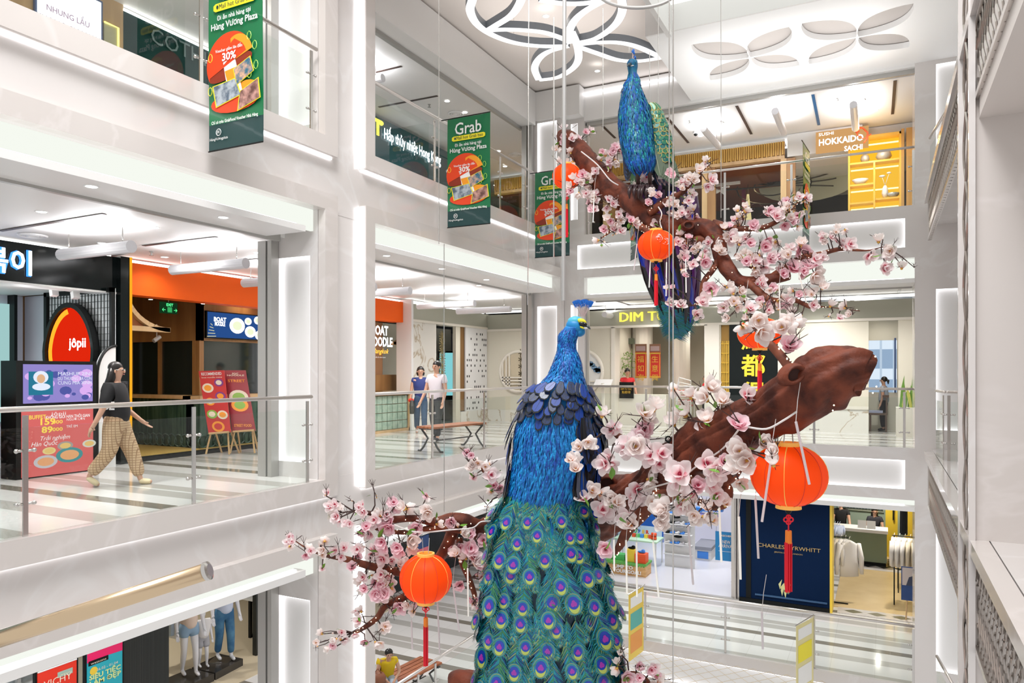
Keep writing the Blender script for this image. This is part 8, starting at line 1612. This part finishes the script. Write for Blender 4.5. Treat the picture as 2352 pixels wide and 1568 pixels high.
# banners
BG = mat('banner_green', (.005, .17, .06), .4, coat=.2); BG2 = mat('banner_dark', (.004, .045, .045), .4, coat=.2); BY = mat('banner_yellow', (.92, .80, .03), .5); BW = mat('banner_white', (.90, .90, .88), .5); BO = mat('banner_orange', (.95, .35, .02), .5); BR_ = mat('banner_red', (.80, .06, .01), .5); BMR = mat('banner_maroon', (.28, .03, .01), .5)
BP1 = mat('photo_slate', (.10, .14, .19), .5, var=((.45, .50, .55), 14)); BP2 = mat('photo_sushi', (.04, .16, .24), .5, var=((.75, .45, .3), 16)); BP3 = mat('photo_meat', (.60, .33, .28), .5, var=((.14, .06, .05), 12)); BL = mat('banner_lime', (.45, .80, .12), .5)
def banner(o, R_, W, H, label, text_on=True, group='green promotional banners hung from the top floor railing', pole=True):
    """o: top left corner; R_: right direction"""
    R_ = V(R_).normalized(); n = R_.cross(UP)  # towards viewer for R_ = +x: (0,-1,0)
    t = thing('promotional_banner', label, 'banner', o, group); b = MB(); nx, nz = 6, 20; base = 0
    def wave(s, r): return n*(.0025*math.sin(s*7+r*3)+.004*math.sin(r*6))
    g = [[o+R_*W*i/nx-UP*H*j/nz+wave(i/nx, j/nz) for i in range(nx+1)] for j in range(nz+1)]
    for j in range(nz):
        for i in range(nx):
            b.poly([g[j][i], g[j+1][i], g[j+1][i+1], g[j][i+1]], 1 if j >= 17 else 0)
            b.poly([g[j][i]-n*.004, g[j][i+1]-n*.004, g[j+1][i+1]-n*.004, g[j+1][i]-n*.004], 1 if j >= 17 else 0)
    cl = b.build('cloth', [BG, BG2], t)
    def at(s, r, k=0): return o+R_*W*s-UP*H*r+wave(s, r)+n*(.013+k*.003)
    def blob(name, pts, m, k, par=cl): b = MB(); b.poly([at(s, r, k) for s, r in pts]); return b.build(name, m, par)
    def el(cx, cy, rx_, ry_, n_=20, a0=0, a1=math.tau, rot=0):
        out = []
        for i in range(n_+1):
            q = a0+(a1-a0)*i/n_; x = rx_*math.cos(q); y = ry_*math.sin(q)*W/H; out.append((cx+x*math.cos(rot)-y*math.sin(rot)*H/W, cy-(y+x*math.sin(rot)*W/H*1)))
        return out
    if text_on:
        text('Grab', at(.5, .155, 1), R_, UP, .20*W/.8, BW, cl, width=W*.62, bold=.012)
        blob('yellow_pill', [(.12, .178), (.16, .168), (.86, .168), (.90, .178), (.90, .204), (.86, .214), (.16, .214), (.12, .204)], BY, 1)
        text('Mall hot Grab bao', at(.54, .203, 3), R_, UP, .055*W/.8, BG2, cl, width=W*.62); b = MB(); q = at(.2, .19, 3); b.poly(ellipse(q, R_*.016, UP*.02, 10)); b.build('pin', BG2, cl)
        text('\u0110i \u0103n nh\u00e0 h\u00e0ng t\u1ea1i', at(.5, .265, 1), R_, UP, .05*W/.8, BW, cl, width=W*.62, bold=.015)
        text('H\u00f9ng V\u01b0\u01a1ng Plaza', at(.5, .315, 1), R_, UP, .07*W/.8, BW, cl, width=W*.86, bold=.02)
    blob('red_bowl_shadow', el(.5, .745, .44, .14), BR_, 1); blob('orange_top', el(.72, .70, .24, .14), BO, 1.2)
    blob('lid_inside', el(.43, .55, .42, .12, rot=.28), BMR, 1.6)
    blob('dish_lid', el(.42, .52, .43, .40, 22, .15, math.pi+.30, .20)+[(.05, .585)], BR_, 2.2); blob('lid_highlight', el(.58, .50, .27, .30, 18, .1, math.pi*.62, .15)+[(.45, .52)], BO, 2.6); blob('lid_knob', el(.38, .405, .10, .07), BO, 2)
    text('30%', at(.42, .505, 5), R_, UP, .085*W/.8, BW, cl, width=W*.26, bold=.03); text('Voucher gi\u1ea3m l\u00ean \u0111\u1ebfn', at(.42, .452, 5), R_, UP, .035*W/.8, BW, cl, width=W*.5, bold=.015)
    ph = blob('phone', [(.30, .51), (.52, .50), (.66, .70), (.50, .72), (.36, .64)], BW, 3.2); blob('phone_screen', [(.33, .565), (.52, .555), (.56, .62), (.38, .63)], BO, 3.5)
    for pts, m in (([(.50, .565), (.80, .52), (.86, .60), (.56, .655)], BP2), ([(.12, .64), (.52, .62), (.62, .715), (.18, .755)], BP1), ([(.62, .70), (.94, .65), (.97, .755), (.58, .80)], BP3)):
        c_ = (sum(p[0] for p in pts)/4, sum(p[1] for p in pts)/4); blob('photo_border', [(c_[0]+(x-c_[0])*1.09, c_[1]+(y-c_[1])*1.09) for x, y in pts], BY, 4); blob('photo_tile', pts, m, 4.6)
    for cx, cy in ((.88, .46), (.06, .47), (.90, .57), (.05, .66), (.78, .61), (.78, .40)):
        b = MB(); q = at(cx, cy, 2); b.tube([q+R_*.03*math.cos(a_)+UP*.045*math.sin(a_) for a_ in [k*math.pi/4 for k in range(9)]], .004, 4); b.build('lime_doodle', BL if cx > .5 else BY, cl)
    text('Ch\u1ec9 c\u00f3 tr\u00ean GrabFood Voucher Nh\u00e0 H\u00e0ng', at(.5, .852, 1), R_, UP, .035*W/.8, BW, cl, width=W*.86, bold=.02)
    b = MB(); q = at(.2, .90, 1); b.tube([q+R_*.035*math.cos(a_)+UP*.035*math.sin(a_) for a_ in [k*math.pi/8 for k in range(17)]], .004, 4); b.build('emblem_ring', BW, cl); text('H', at(.2, .908, 1), R_, UP, .035, BW, cl, bold=.02); text('H\u00f9ngV\u01b0\u01a1ngplaza', at(.21, .945, 1), R_, UP, .03*W/.8, BW, cl, width=W*.34)
    if pole: b = MB(); b.tube([o-R_*.12+UP*.01, o+R_*W+UP*.01], .009, 6); b.tube([o-UP*H-R_*.005, o-UP*H+R_*W], .008, 6); b.build('rods', BLACK, t)
    return t
RB = V((1, 0, 0))
def left_banner(ul, ur, vt, vb, label, x0=.12):
    a = PX(ul, vb, x0); y = a.y; c = PY(ur, vb, y); zt = PY((ul+ur)/2, vt, y).z; zb = PY((ul+ur)/2, vb, y).z
    banner(V((x0, y, zt)), RB, c.x-x0, zt-zb, label)
left_banner(480, 604, -70, 337, 'nearest green banner, cut by the top edge at upper left, with the 30% dish lid')
left_banner(1028, 1126, 267, 518, 'whole green banner in the middle, the only one fully visible')
left_banner(1229, 1308, 393, 589, 'third green banner near the corner, partly behind the orange lantern')
# edge-on banners on the back railings
a = PY(1862, 360, 0); banner(V((a.x-.07, -.80, PY(1862, 352, 0).z)), (.07, .99, 0), .75, 1.95, 'green and yellow banner seen almost edge-on at the back top floor railing')
a = PY(1468, 540, 0); banner(V((PY(1452, 540, 0).x, -.12, PY(1460, 400, -.1).z)), (.55, -.83, 0), .5, PY(1460, 400, -.1).z-PY(1460, 598, -.1).z, 'green banner mostly hidden behind the dark hanging tail')
def flag(u0, u1, vt, vb, label, x, cols):
    a = PY(u1, vt, 0); t = thing('promotional_banner', label, 'banner', (a.x, 0, a.z), 'yellow banners on the lowest railing'); o = V((a.x, -.06, PY(u1, vt, 0).z)); R_ = V((-.12 if u1-u0 > 12 else -.33, -.95, 0)).normalized(); H = PY(u1, vt, 0).z-PY(u1, vb, 0).z
    b = MB(); b.prism([o, o+R_*.75, o+R_*.75-UP*H, o-UP*H], R_.cross(UP)*.006); c = b.build('cloth', cols[0], t); n = R_.cross(UP)
    for s in (-1, 1):
        for k, (r0, r1, m) in enumerate(((.06, .22, BW), (.30, .55, cols[1]), (.62, .9, cols[2]))): b = MB(); q = o+n*(.003+s*.006); b.poly([q+R_*.08-UP*H*r0, q+R_*.67-UP*H*r0, q+R_*.67-UP*H*r1, q+R_*.08-UP*H*r1]); b.build('print_block', m, c)
    b = MB(); b.tube([o+V((0, .1, .02)), o+R_*.78+UP*.02], .01, 6); b.build('rod', STEEL, t)
flag(1453, 1480, 1345, 1492, 'yellow and teal banner angled out from the lowest railing, left one', 0, [mat('flag_yellow', (.85, .62, .10), .5), mat('flag_teal', (.1, .45, .40), .5), mat('flag_orange', (.85, .35, .08), .5)])
flag(1858, 1869, 1415, 1570, 'pale yellow banner seen edge-on from the lowest railing, right one', 0, [mat('flag_pale', (.80, .72, .35), .5), BY, BW])
# ================================================================ PEOPLE AND MANNEQUINS
SKIN = mat('skin', (.62, .36, .25), .5); HAIR = mat('hair_black', (.012, .009, .008), .35); MANN = mat('mannequin_white', (.80, .80, .84), .25)
def skinmesh(name, chains, m, parent, sub=2):
    """chains: list of lists of (key, pos, radius); equal keys share a vertex; first vertex is the root"""
    me = bpy.data.meshes.new(name); idx = {}; vs_ = []; es = []; rad = []
    for ch in chains:
        prev = None
        for k, p, r in ch:
            if k not in idx: idx[k] = len(vs_); vs_.append(tuple(p)); rad.append(r)
            if prev is not None: es.append((prev, idx[k]))
            prev = idx[k]
    me.from_pydata(vs_, es, []); o = bpy.data.objects.new('t', me); col.objects.link(o); o.modifiers.new('s', 'SKIN'); 
    if not me.skin_vertices: me.skin_vertices.new()
    for i, r in enumerate(rad): d_ = me.skin_vertices[0].data[i]; d_.radius = (r, r) if not hasattr(r, '__len__') else r; d_.use_root = (i == 0)
    s = o.modifiers.new('u', 'SUBSURF'); s.levels = sub; s.render_levels = sub
    dg = bpy.context.evaluated_depsgraph_get(); dg.update(); m2 = bpy.data.meshes.new_from_object(o.evaluated_get(dg)); bpy.data.objects.remove(o); m2.name = name
    m2.materials.clear(); m2.materials.append(m); m2.polygons.foreach_set('use_smooth', [True]*len(m2.polygons)); ob = bpy.data.objects.new(name, m2); col.objects.link(ob); ob.parent = parent; return ob
def figure(name, cat, label, base, face, H, pose, skin=SKIN, clothes=(), hair=None, group=None, faceon=True):
    """local axes: f forward, s to the figure's left, up. pose: dict of joints in units of H"""
    t = thing(name, label, cat, base, group); f = V((math.cos(face), math.sin(face), 0)); s = V((-f.y, f.x, 0)); J = {}
    def W(p): return (f*p[0]+s*p[1]+UP*p[2])*H
    for k, p in pose.items(): J[k] = W(p)
    R = H
    hd = J['head']; nk = J['neck']
    ch = [[('pel', J['pel'], (.070*R, .055*R)), ('waist', J['waist'], (.062*R, .046*R)), ('chest', J['chest'], (.072*R, .050*R)), ('neck0', nk-UP*.02*R, .034*R), ('neck', nk, .028*R), ('headb', hd-UP*.03*R, .036*R), ('head', hd+UP*.012*R, .048*R), ('headt', hd+UP*.045*R, .036*R)]]
    for sd in ('L', 'R'):
        sg = 1 if sd == 'L' else -1; h = J['hand'+sd]; e = J['elb'+sd]; d_ = (h-e).normalized(); 
        ch.append([('chest', J['chest'], .08*R), ('sh'+sd, J['sh'+sd], .036*R), ('elb'+sd, e, .025*R), ('wr'+sd, h-d_*.02*R, .0165*R), ('ha'+sd, h+d_*.018*R, .020*R)])
        side = d_.cross(UP if abs(d_.z) < .8 else f).normalized()
        for k in range(4): b0 = h+d_*.035*R+side*(k-1.5)*.009*R; ch.append([('ha'+sd, h, 0), (sd+'f%da' % k, b0, .0058*R), (sd+'f%db' % k, b0+d_*(.03-.004*abs(k-1.5))*R+f*.006*R, .0050*R), (sd+'f%dc' % k, b0+d_*(.046-.006*abs(k-1.5))*R+f*.016*R, .004*R)])
        ch.append([('ha'+sd, h, 0), (sd+'ta', h+f*.016*R+side*.006*R, .007*R), (sd+'tb', h+f*.03*R+d_*.018*R, .0055*R)])
        hp = J['hip'+sd]; kn = J['kn'+sd]; an = J['an'+sd]; to = J.get('toe'+sd, an+f*.09*R-UP*.02*R)
        ch.append([('pel', J['pel'], 0), ('hip'+sd, hp, .054*R), ('kn'+sd, kn, .034*R), ('calf'+sd, kn.lerp(an, .35), .033*R), ('an'+sd, an, .020*R), ('heel'+sd, an+(to-an)*.1-UP*.012*R, .021*R), ('ball'+sd, an.lerp(to, .75)-UP*.004*R, .021*R), ('toe'+sd, to, .014*R)])
    skinmesh('body', ch, skin, t, 2)
    if faceon:
        fo = MB(); nz = hd+f*.050*R; fo.ball(nz-UP*.002*R, .009*R, .008*R, .012*R, n=8, m=6); fo.build('nose', skin, t, smooth=True, local=True)
        if skin is not MANN:
            for sg in (-1, 1): e_ = MB(); e_.ball(hd+f*.044*R+s*sg*.018*R+UP*.012*R, .006*R, n=8, m=6); e_.build('eye', mat('eye_dark', (.02, .015, .01), .2), t, local=True); e_ = MB(); e_.ball(hd+s*sg*.050*R, .009*R, .006*R, .014*R, n=8, m=6); e_.build('ear', skin, t, smooth=True, local=True)
            e_ = MB(); e_.ball(hd+f*.045*R-UP*.024*R, .006*R, .012*R, .004*R, n=8, m=6, M=Matrix(((f.x, s.x, 0), (f.y, s.y, 0), (0, 0, 1)))); e_.build('mouth', mat('lips', (.50, .16, .14), .5), t, local=True)
    for c in clothes:
        kind, m = c[0], c[1]; k = c[2] if len(c) > 2 else 1
        if kind == 'shirt':
            sl = c[3] if len(c) > 3 else .7
            cc = [[('p', J['pel']-UP*.05*R, (.098*R*k, .084*R*k)), ('w', J['waist'], (.092*R*k, .074*R*k)), ('c', J['chest'], (.106*R, .085*R)), ('n', nk-UP*.03*R, (.05*R, .048*R))]]
            for sd in ('L', 'R'): cc.append([('c', J['chest'], 0), ('s'+sd, J['sh'+sd]-UP*.008*R, .045*R), ('e'+sd, J['sh'+sd].lerp(J['elb'+sd], sl), .039*R*k)])
            skinmesh('shirt', cc, m, t, 2)
        if kind in ('trousers', 'shorts'):
            fr_ = c[3] if len(c) > 3 else (.93 if kind == 'trousers' else .6); cc = [[('p0', J['pel']+UP*.07*R, (.076*R, .062*R)), ('p', J['pel'], (.086*R, .07*R))]]
            for sd in ('L', 'R'):
                if kind == 'trousers': cc.append([('p', J['pel'], 0), ('h'+sd, J['hip'+sd]-UP*.02*R, .064*R*k), ('k'+sd, J['kn'+sd], .046*R*k), ('a'+sd, J['kn'+sd].lerp(J['an'+sd], fr_), .037*R*k)])
                else: cc.append([('p', J['pel'], 0), ('h'+sd, J['hip'+sd]-UP*.02*R, .066*R), ('k'+sd, J['hip'+sd].lerp(J['kn'+sd], fr_), .058*R*k)])
            skinmesh(kind, cc, m, t, 2)
        if kind == 'shoes':
            for sd in ('L', 'R'):
                an = J['an'+sd]; to = J.get('toe'+sd, an+f*.09*R-UP*.02*R); skinmesh('shoe', [[('a', an+(to-an)*-.15-UP*.014*R, .025*R), ('b', an.lerp(to, .5)-UP*.008*R, .027*R), ('c', to, .023*R)]], m, t, 1)
    if hair:
        kind = hair[0]; hm = hair[1] if len(hair) > 1 else HAIR; b = MB()
        b.ball(hd+UP*.030*R-f*.020*R, .054*R, .056*R, .052*R, n=16, m=12)
        if kind == 'long': b.rings([(hd+UP*.03*R-f*.03*R, s*.055*R, f*.038*R), (hd-UP*.05*R-f*.040*R, s*.062*R, f*.042*R), (hd-UP*.14*R-f*.072*R, s*.066*R, f*.040*R), (hd-UP*.24*R-f*.092*R, s*.060*R, f*.030*R), (hd-UP*.31*R-f*.09*R, s*.03*R, f*.012*R)], 14)
        if kind == 'bob': b.rings([(hd+UP*.03*R-f*.026*R, s*.060*R, f*.040*R), (hd-UP*.03*R-f*.032*R, s*.062*R, f*.034*R), (hd-UP*.06*R-f*.032*R, s*.052*R, f*.026*R)], 14)
        if kind == 'bun': b.ball(hd+UP*.065*R-f*.03*R, .03*R, n=10, m=8)
        if kind == 'pony': b.tube([hd+UP*.03*R-f*.05*R, hd-f*.085*R, hd-UP*.06*R-f*.085*R], [.02*R, .024*R, .008*R], 8)
        b.build('hair', hm, t, smooth=True, local=True)
    return t, J, f, s
def stand(lean=0, arms=(0, 0), step=0):
    p = dict(pel=(0, 0, .53), waist=(0, 0, .61), chest=(.005, 0, .735), neck=(.0, 0, .845), head=(.012, 0, .915), shL=(0, .105, .80), shR=(0, -.105, .80), elbL=(-.01+arms[0]*.4, .135, .63), elbR=(-.01+arms[1]*.4, -.135, .63), handL=(.03+arms[0], .14, .48), handR=(.03+arms[1], -.14, .48),
             hipL=(0, .05, .50), hipR=(0, -.05, .50), knL=(.02+step*.6, .052, .27), knR=(.02-step*.35, -.052, .27), anL=(step, .055, .045), anR=(-step, -.055, .045+abs(step)*.15))
    for sd in 'LR': a_ = p['an'+sd]; p['toe'+sd] = (a_[0]+.095, a_[1], .018 if not (sd == 'R' and step > .1) else .012)
    return p
# walking woman
bf = (PZ(228, 1122, 0)+PZ(322, 1108, 0))/2; Yb = (bf-CAM).dot(CD); H = 1.56
p = stand(0, (.16, -.08), .23); p['toeL'] = (.255, .055, .02); p['anL'] = (.165, .055, .04); p['knL'] = (.10, .052, .27); p['knR'] = (-.03, -.052, .275); p['anR'] = (-.185, -.055, .085); p['toeR'] = (-.105, -.055, .012); p['handL'] = (.15, .15, .50); p['elbL'] = (.0, .16, .62); p['handR'] = (-.12, -.15, .47)
CHK = bpy.data.materials.new('checked_cloth'); CHK.use_nodes = True; nt = CHK.node_tree; bs = nt.nodes['Principled BSDF']; tc = nt.nodes.new('ShaderNodeTexCoord'); ck = nt.nodes.new('ShaderNodeTexBrick'); ck.inputs['Scale'].default_value = 16; ck.offset = 0; ck.inputs['Mortar Size'].default_value = .06; ck.inputs['Brick Width'].default_value = .6; ck.inputs['Row Height'].default_value = .5
ck.inputs['Color1'].default_value = (.58, .40, .24, 1); ck.inputs['Color2'].default_value = (.66, .48, .30, 1); ck.inputs['Mortar'].default_value = (.34, .20, .11, 1); mp0 = nt.nodes.new('ShaderNodeMapping'); mp0.inputs['Rotation'].default_value = (0, 0, -YAW); mpn = nt.nodes.new('ShaderNodeMapping'); mpn.inputs['Rotation'].default_value = (math.pi/2, 0, 0); nt.links.new(tc.outputs['Object'], mp0.inputs[0]); nt.links.new(mp0.outputs[0], mpn.inputs[0]); nt.links.new(mpn.outputs[0], ck.inputs['Vector']); nt.links.new(ck.outputs[0], bs.inputs['Base Color']); bs.inputs['Roughness'].default_value = .8
BLK = mat('cloth_black', (.008, .008, .010), .8); face = math.atan2(CR.y, CR.x)
t, J, f, s = figure('person', 'person', 'woman with long black hair walking in a black tee and checked trousers', bf-CR*.05, face+.12, H, p, clothes=(('trousers', CHK, 1.35), ('shirt', BLK, 1.30, 1.0), ('shoes', mat('clog_cream', (.78, .66, .42), .5))), hair=('long',))
b = MB(); e = J['head']; b.tube([e+f*.05*H+UP*.012*H, e-s*.05*H+UP*.012*H+f*.01], .004, 5); b.tube([e+f*.052*H+UP*.02*H, e+f*.056*H, e+f*.05*H-UP*.004*H], .004, 5); b.build('glasses', WHITE, t, local=True)
o = J['chest']-s*.13*H; text('BE', o+wloc(t)-f*.02-UP*.12*H, f, UP, .10, WHITE, t, name='shirt_print', bold=.03)
# couple
bf = PZ(966, 995, 0); t, J, f, s = figure('person', 'person', 'woman in a dark blue top and jeans carrying bags, walking beside the man', bf, -math.pi/2+YAW+.15, 1.56, stand(0, (.10, .02), .07), clothes=(('trousers', mat('denim_dark', (.03, .07, .14), .8), 1.05), ('shirt', mat('blue_top', (.02, .035, .16), .8), 1.05, .35), ('shoes', mat('sneaker', (.75, .68, .66), .6))), hair=('bob',))
b = MB(); h = J['handL']; b.rings([(h-s*.0+UP*.02, s*.04, f*.10), (h-UP*.10, s*.06, f*.16), (h-UP*.28, s*.05, f*.15)], 10); b.tube([h+UP*.02-f*.08, h+UP*.14, h+UP*.02+f*.08], .008, 5); tg = b.build('handbag', mat('bag_dark', (.06, .06, .055), .6), None, loc=(0, 0, 0)); tg.location = wloc(t)-s*.42; tag(tg, 'dark handbag hanging on the arm of the woman in blue', 'handbag')
b = MB(); b.ball(J['handR']+UP*.02, .08, .05, .05, n=10, m=6); tg = b.build('red_pouch', mat('pouch_red', (.75, .04, .02), .6), None, loc=(0, 0, 0)); tg.location = wloc(t); tag(tg, 'bright red pouch in the hand of the woman in blue', 'pouch')
bf = PZ(1003, 1013, 0); figure('person', 'person', 'man in a white short-sleeved shirt and dark trousers looking left', bf, -math.pi/2+YAW-.5, 1.66, stand(0, (.04, .12), .06), clothes=(('trousers', mat('trouser_dark', (.03, .035, .04), .8), 1.05), ('shirt', mat('shirt_white2', (.78, .74, .80), .7), 1.08, .55), ('shoes', BLK)), hair=('short',))
# receptionist, cashier, window guest, red guest
RS = mat('uniform_red', (.70, .02, .03), .7)
def bust(u, v, Yp, label, hm, m, face, H=1.58, seat=0):
    hp = cp(u, v, Yp); base = V((hp.x, hp.y, hp.z-.93*H)); pz = stand(0, (.16, .16), 0); return figure('person', 'person', label, base, face, H, pz, clothes=(('shirt', m, 1.05, .5), ('trousers', BLK)), hair=(hm,))
def bfloor(u, Yp, z, label, hm, m, face, v_head, H=None):
    p0 = cp(u, 854, Yp); zh = cp(u, v_head, Yp).z; H = H or (zh-z)/.965; return figure('person', 'person', label, V((p0.x, p0.y, z)), face, H, stand(0, (.18, .18), 0), clothes=(('shirt', m, 1.05, .5), ('trousers', BLK), ('shoes', BLK)), hair=(hm,))
Yr = (PY(1440, 870, 4.25)-CAM).dot(CD); bfloor(1441, Yr, 0, 'receptionist in red bending over behind the reception stand', 'bun', RS, -math.pi/2+YAW, 850)
Yr = (PY(1618, 880, 5.2)-CAM).dot(CD); bfloor(1621, Yr, 0, 'seated guest in red half hidden at the edge of the doorway', 'short', RS, math.pi, 868, 1.35)
Yr = (PY(2030, 880, 4.25)-CAM).dot(CD); zg = cp(2030, 868, Yr).z
figure('person', 'person', 'woman with a ponytail and grey top sitting by the window', V((cp(2030, 860, Yr).x, 4.25, 0)), math.pi-.2, zg/.965, stand(), clothes=(('shirt', mat('grey_top', (.45, .50, .58), .8), 1.05, .6), ('trousers', BLK), ('shoes', BLK)), hair=('pony',))
p0 = PZ(2, 1170, 0); Yr = 9.4; pp_ = cp(-48, 854, Yr); figure('person', 'person', 'crew member in red cut off by the left edge of the picture', V((pp_.x, pp_.y, 0)), 1.2, (cp(0, 868, Yr).z)/.965, stand(0, (.0, .0)), clothes=(('shirt', RS, 1.05, .5), ('trousers', BLK), ('shoes', BLK)), hair=('short',))
Z1 = -4.45
xk_ = bpy.data.objects['checkout_counter']; yk2 = yk+.95
for u, vh, hm, m_, lb in ((1931, 1150, 'short', BLK, 'shop assistant in a black polo standing behind the green counter'), (2009, 1169, 'long', mat('dark_cardigan', (.02, .02, .03), .8), 'long-haired woman seated behind the card displays on the green counter')):
    q = PY(u, vh, yk2); figure('person', 'person', lb, V((q.x, yk2, Z1)), -math.pi/2+.1, max(1.3, (q.z-Z1)/.965) if hm == 'short' else (q.z-Z1)/.965, stand(0, (.22, .22)), clothes=(('shirt', m_, 1.05, .5), ('trousers', BLK), ('shoes', BLK)), hair=(hm,))
# woman in yellow on the bench
Yq = (PZ(905, 1568, Z1+.45)-CAM).dot(CD); hp = cp(888, 1488, Yq+.1); 
WB = mat('bench_wood', (.40, .13, .05), .5, var=((.30, .09, .035), 6)); IR = mat('cast_iron', (.05, .055, .055), .4, .4)
def bench(c, R_, L, label, z, wd=.46, h=.44):
    R_ = V(R_).normalized(); N_ = V((-R_.y, R_.x, 0)); t = thing('slatted_bench', label, 'bench', V((c.x, c.y, z)), 'slatted benches'); c = V((c.x, c.y, z+h))
    for k in range(5): b = MB(); b.obox(c+N_*(k-2)*wd/5, R_*L/2, N_*wd/12, UP*.018); b.build('slat', WB, t)
    for sg in (-1, 1):
        e = c+R_*sg*(L/2-.12); b = MB(); b.obox(e-UP*.03, R_*.03, N_*wd*.55, UP*.015); b.build('end_bar', IR, t)
        for s2 in (-1, 1): b = MB(); b.tube([e+N_*s2*wd*.45-UP*.04, e+N_*s2*wd*.12-UP*.2, e+N_*s2*wd*.35-UP*.36, e+N_*s2*wd*.5-UP*(h-.015), e+N_*s2*wd*.62-UP*(h-.012)], .02, 6); b.build('leg', IR, t)
    b = MB(); b.tube([c-R_*(L/2-.15)-UP*.25, c+R_*(L/2-.15)-UP*.25], .012, 6); b.build('stretcher', IR, t); return t
a_ = PZ(972, 990, .44); c_ = PZ(1105, 970, .44); bench((PZ(967, 980, .44)+PZ(1108, 972, .44))/2, (PZ(1108, 968, .44)-PZ(970, 981, .44)), 1.5, 'brown slatted bench with curled iron legs behind the middle floor railing', 0)
e1 = PZ(990, 1515, Z1+.44); e0 = PZ(900, 1560, Z1+.44); R_ = (e1-e0).normalized(); bc = e1-R_*.9; bench(bc, R_, 1.8, 'red-brown slatted bench beside the woman in yellow on the lowest floor', Z1, .55)
sp = dict(pel=(0, 0, .02), waist=(.03, 0, .10), chest=(.09, 0, .22), neck=(.14, 0, .315), head=(.18, 0, .37), shL=(.10, .105, .28), shR=(.10, -.105, .28), elbL=(.13, .15, .12), elbR=(.13, -.15, .12), handL=(.26, .06, .06), handR=(.27, -.05, .07), hipL=(.02, .05, .01), hipR=(.02, -.05, .01), knL=(.25, .06, .02), knR=(.25, -.06, .02), anL=(.27, .06, -.22), anR=(.27, -.06, -.22))
H = 1.6; base = hp-UP*.42*H; fd = math.atan2(-CD.y*.4-CR.y*.0+.0, -CD.x*.4+.9)
pb = PZ(888, 1560, Z1+.45)
figure('person', 'person', 'woman with glasses in a yellow tee bending over her bag on the bench', V((hp.x, hp.y, Z1+.50)), -math.pi/2+YAW+.35, (hp.z-Z1-.5)/.40 if 1.2 < (hp.z-Z1-.5)/.40 < 2 else 1.6, sp, clothes=(('shirt', mat('tee_yellow', (.78, .55, .01), .7), 1.05, .4), ('trousers', mat('jeans_pale', (.45, .55, .68), .8), 1.15), ('shoes', WHITE)), hair=('pony',))
q = cp(868, 1553, Yq-.35); b = MB(); b.rings([(q-UP*.12, CR*.13, CD*.10), (q, CR*.14, CD*.11), (q+UP*.06, CR*.10, CD*.07)], 12); b.tube([q+UP*.05-CR*.07, q+UP*.13, q+UP*.05+CR*.07], .01, 5); simple('brown_handbag', 'brown leather handbag in front of the woman in yellow', 'handbag', b, mat('leather', (.28, .10, .05), .5), smooth=True)
# mannequins
def mannq(ufoot, vfoot, vtop, label, clothes, face, pz=None, Hk=1):
    b_ = PZ(ufoot, vfoot, Z1+.16); Yp = (b_-CAM).dot(CD); return b_, Yp
f0 = -math.pi/2+YAW+.75
b_ = PZ(434, 1548, Z1+.16); figure('mannequin', 'mannequin', 'white mannequin in denim shorts and a peach top, left of the three', b_, f0, 1.74, stand(0, (.04, .02), .05), skin=MANN, clothes=(('shirt', mat('peach_top', (.78, .62, .52), .7), 1.1, .5), ('shorts', mat('denim_light', (.28, .42, .58), .8), 1.1, .45)), group='shop mannequins')
b_ = PZ(466, 1530, Z1+.16); hz = (cp(462, 1402, (b_-CAM).dot(CD)).z-Z1-.16)/.97; figure('mannequin', 'mannequin', 'small white child mannequin in a white top and grey shorts', b_, f0, hz, stand(0, (.02, .02), .03), skin=MANN, clothes=(('shirt', mat('white_top', (.80, .78, .78), .7), 1.25, .6), ('shorts', mat('grey_shorts', (.42, .42, .46), .8), 1.15, .75)), group='shop mannequins')
b_ = PZ(515, 1512, Z1+.16); figure('mannequin', 'mannequin', 'white mannequin in blue jeans and a pale blue shirt, right of the three', b_, f0, 1.82, stand(0, (.04, .02), .05), skin=MANN, clothes=(('shirt', mat('shirt_sky', (.60, .66, .82), .7), 1.15, .95), ('trousers', mat('jeans_blue', (.035, .13, .27), .8, var=((.08, .22, .36), 5)), 1.0)), group='shop mannequins')
b = MB(); b_ = PZ(508, 1515, Z1+.155); b.obox(b_, CR*.2, CD*.16, UP*.004); simple('base_plate', 'metal base plate under the jeans mannequin', 'base plate', b, STEEL)
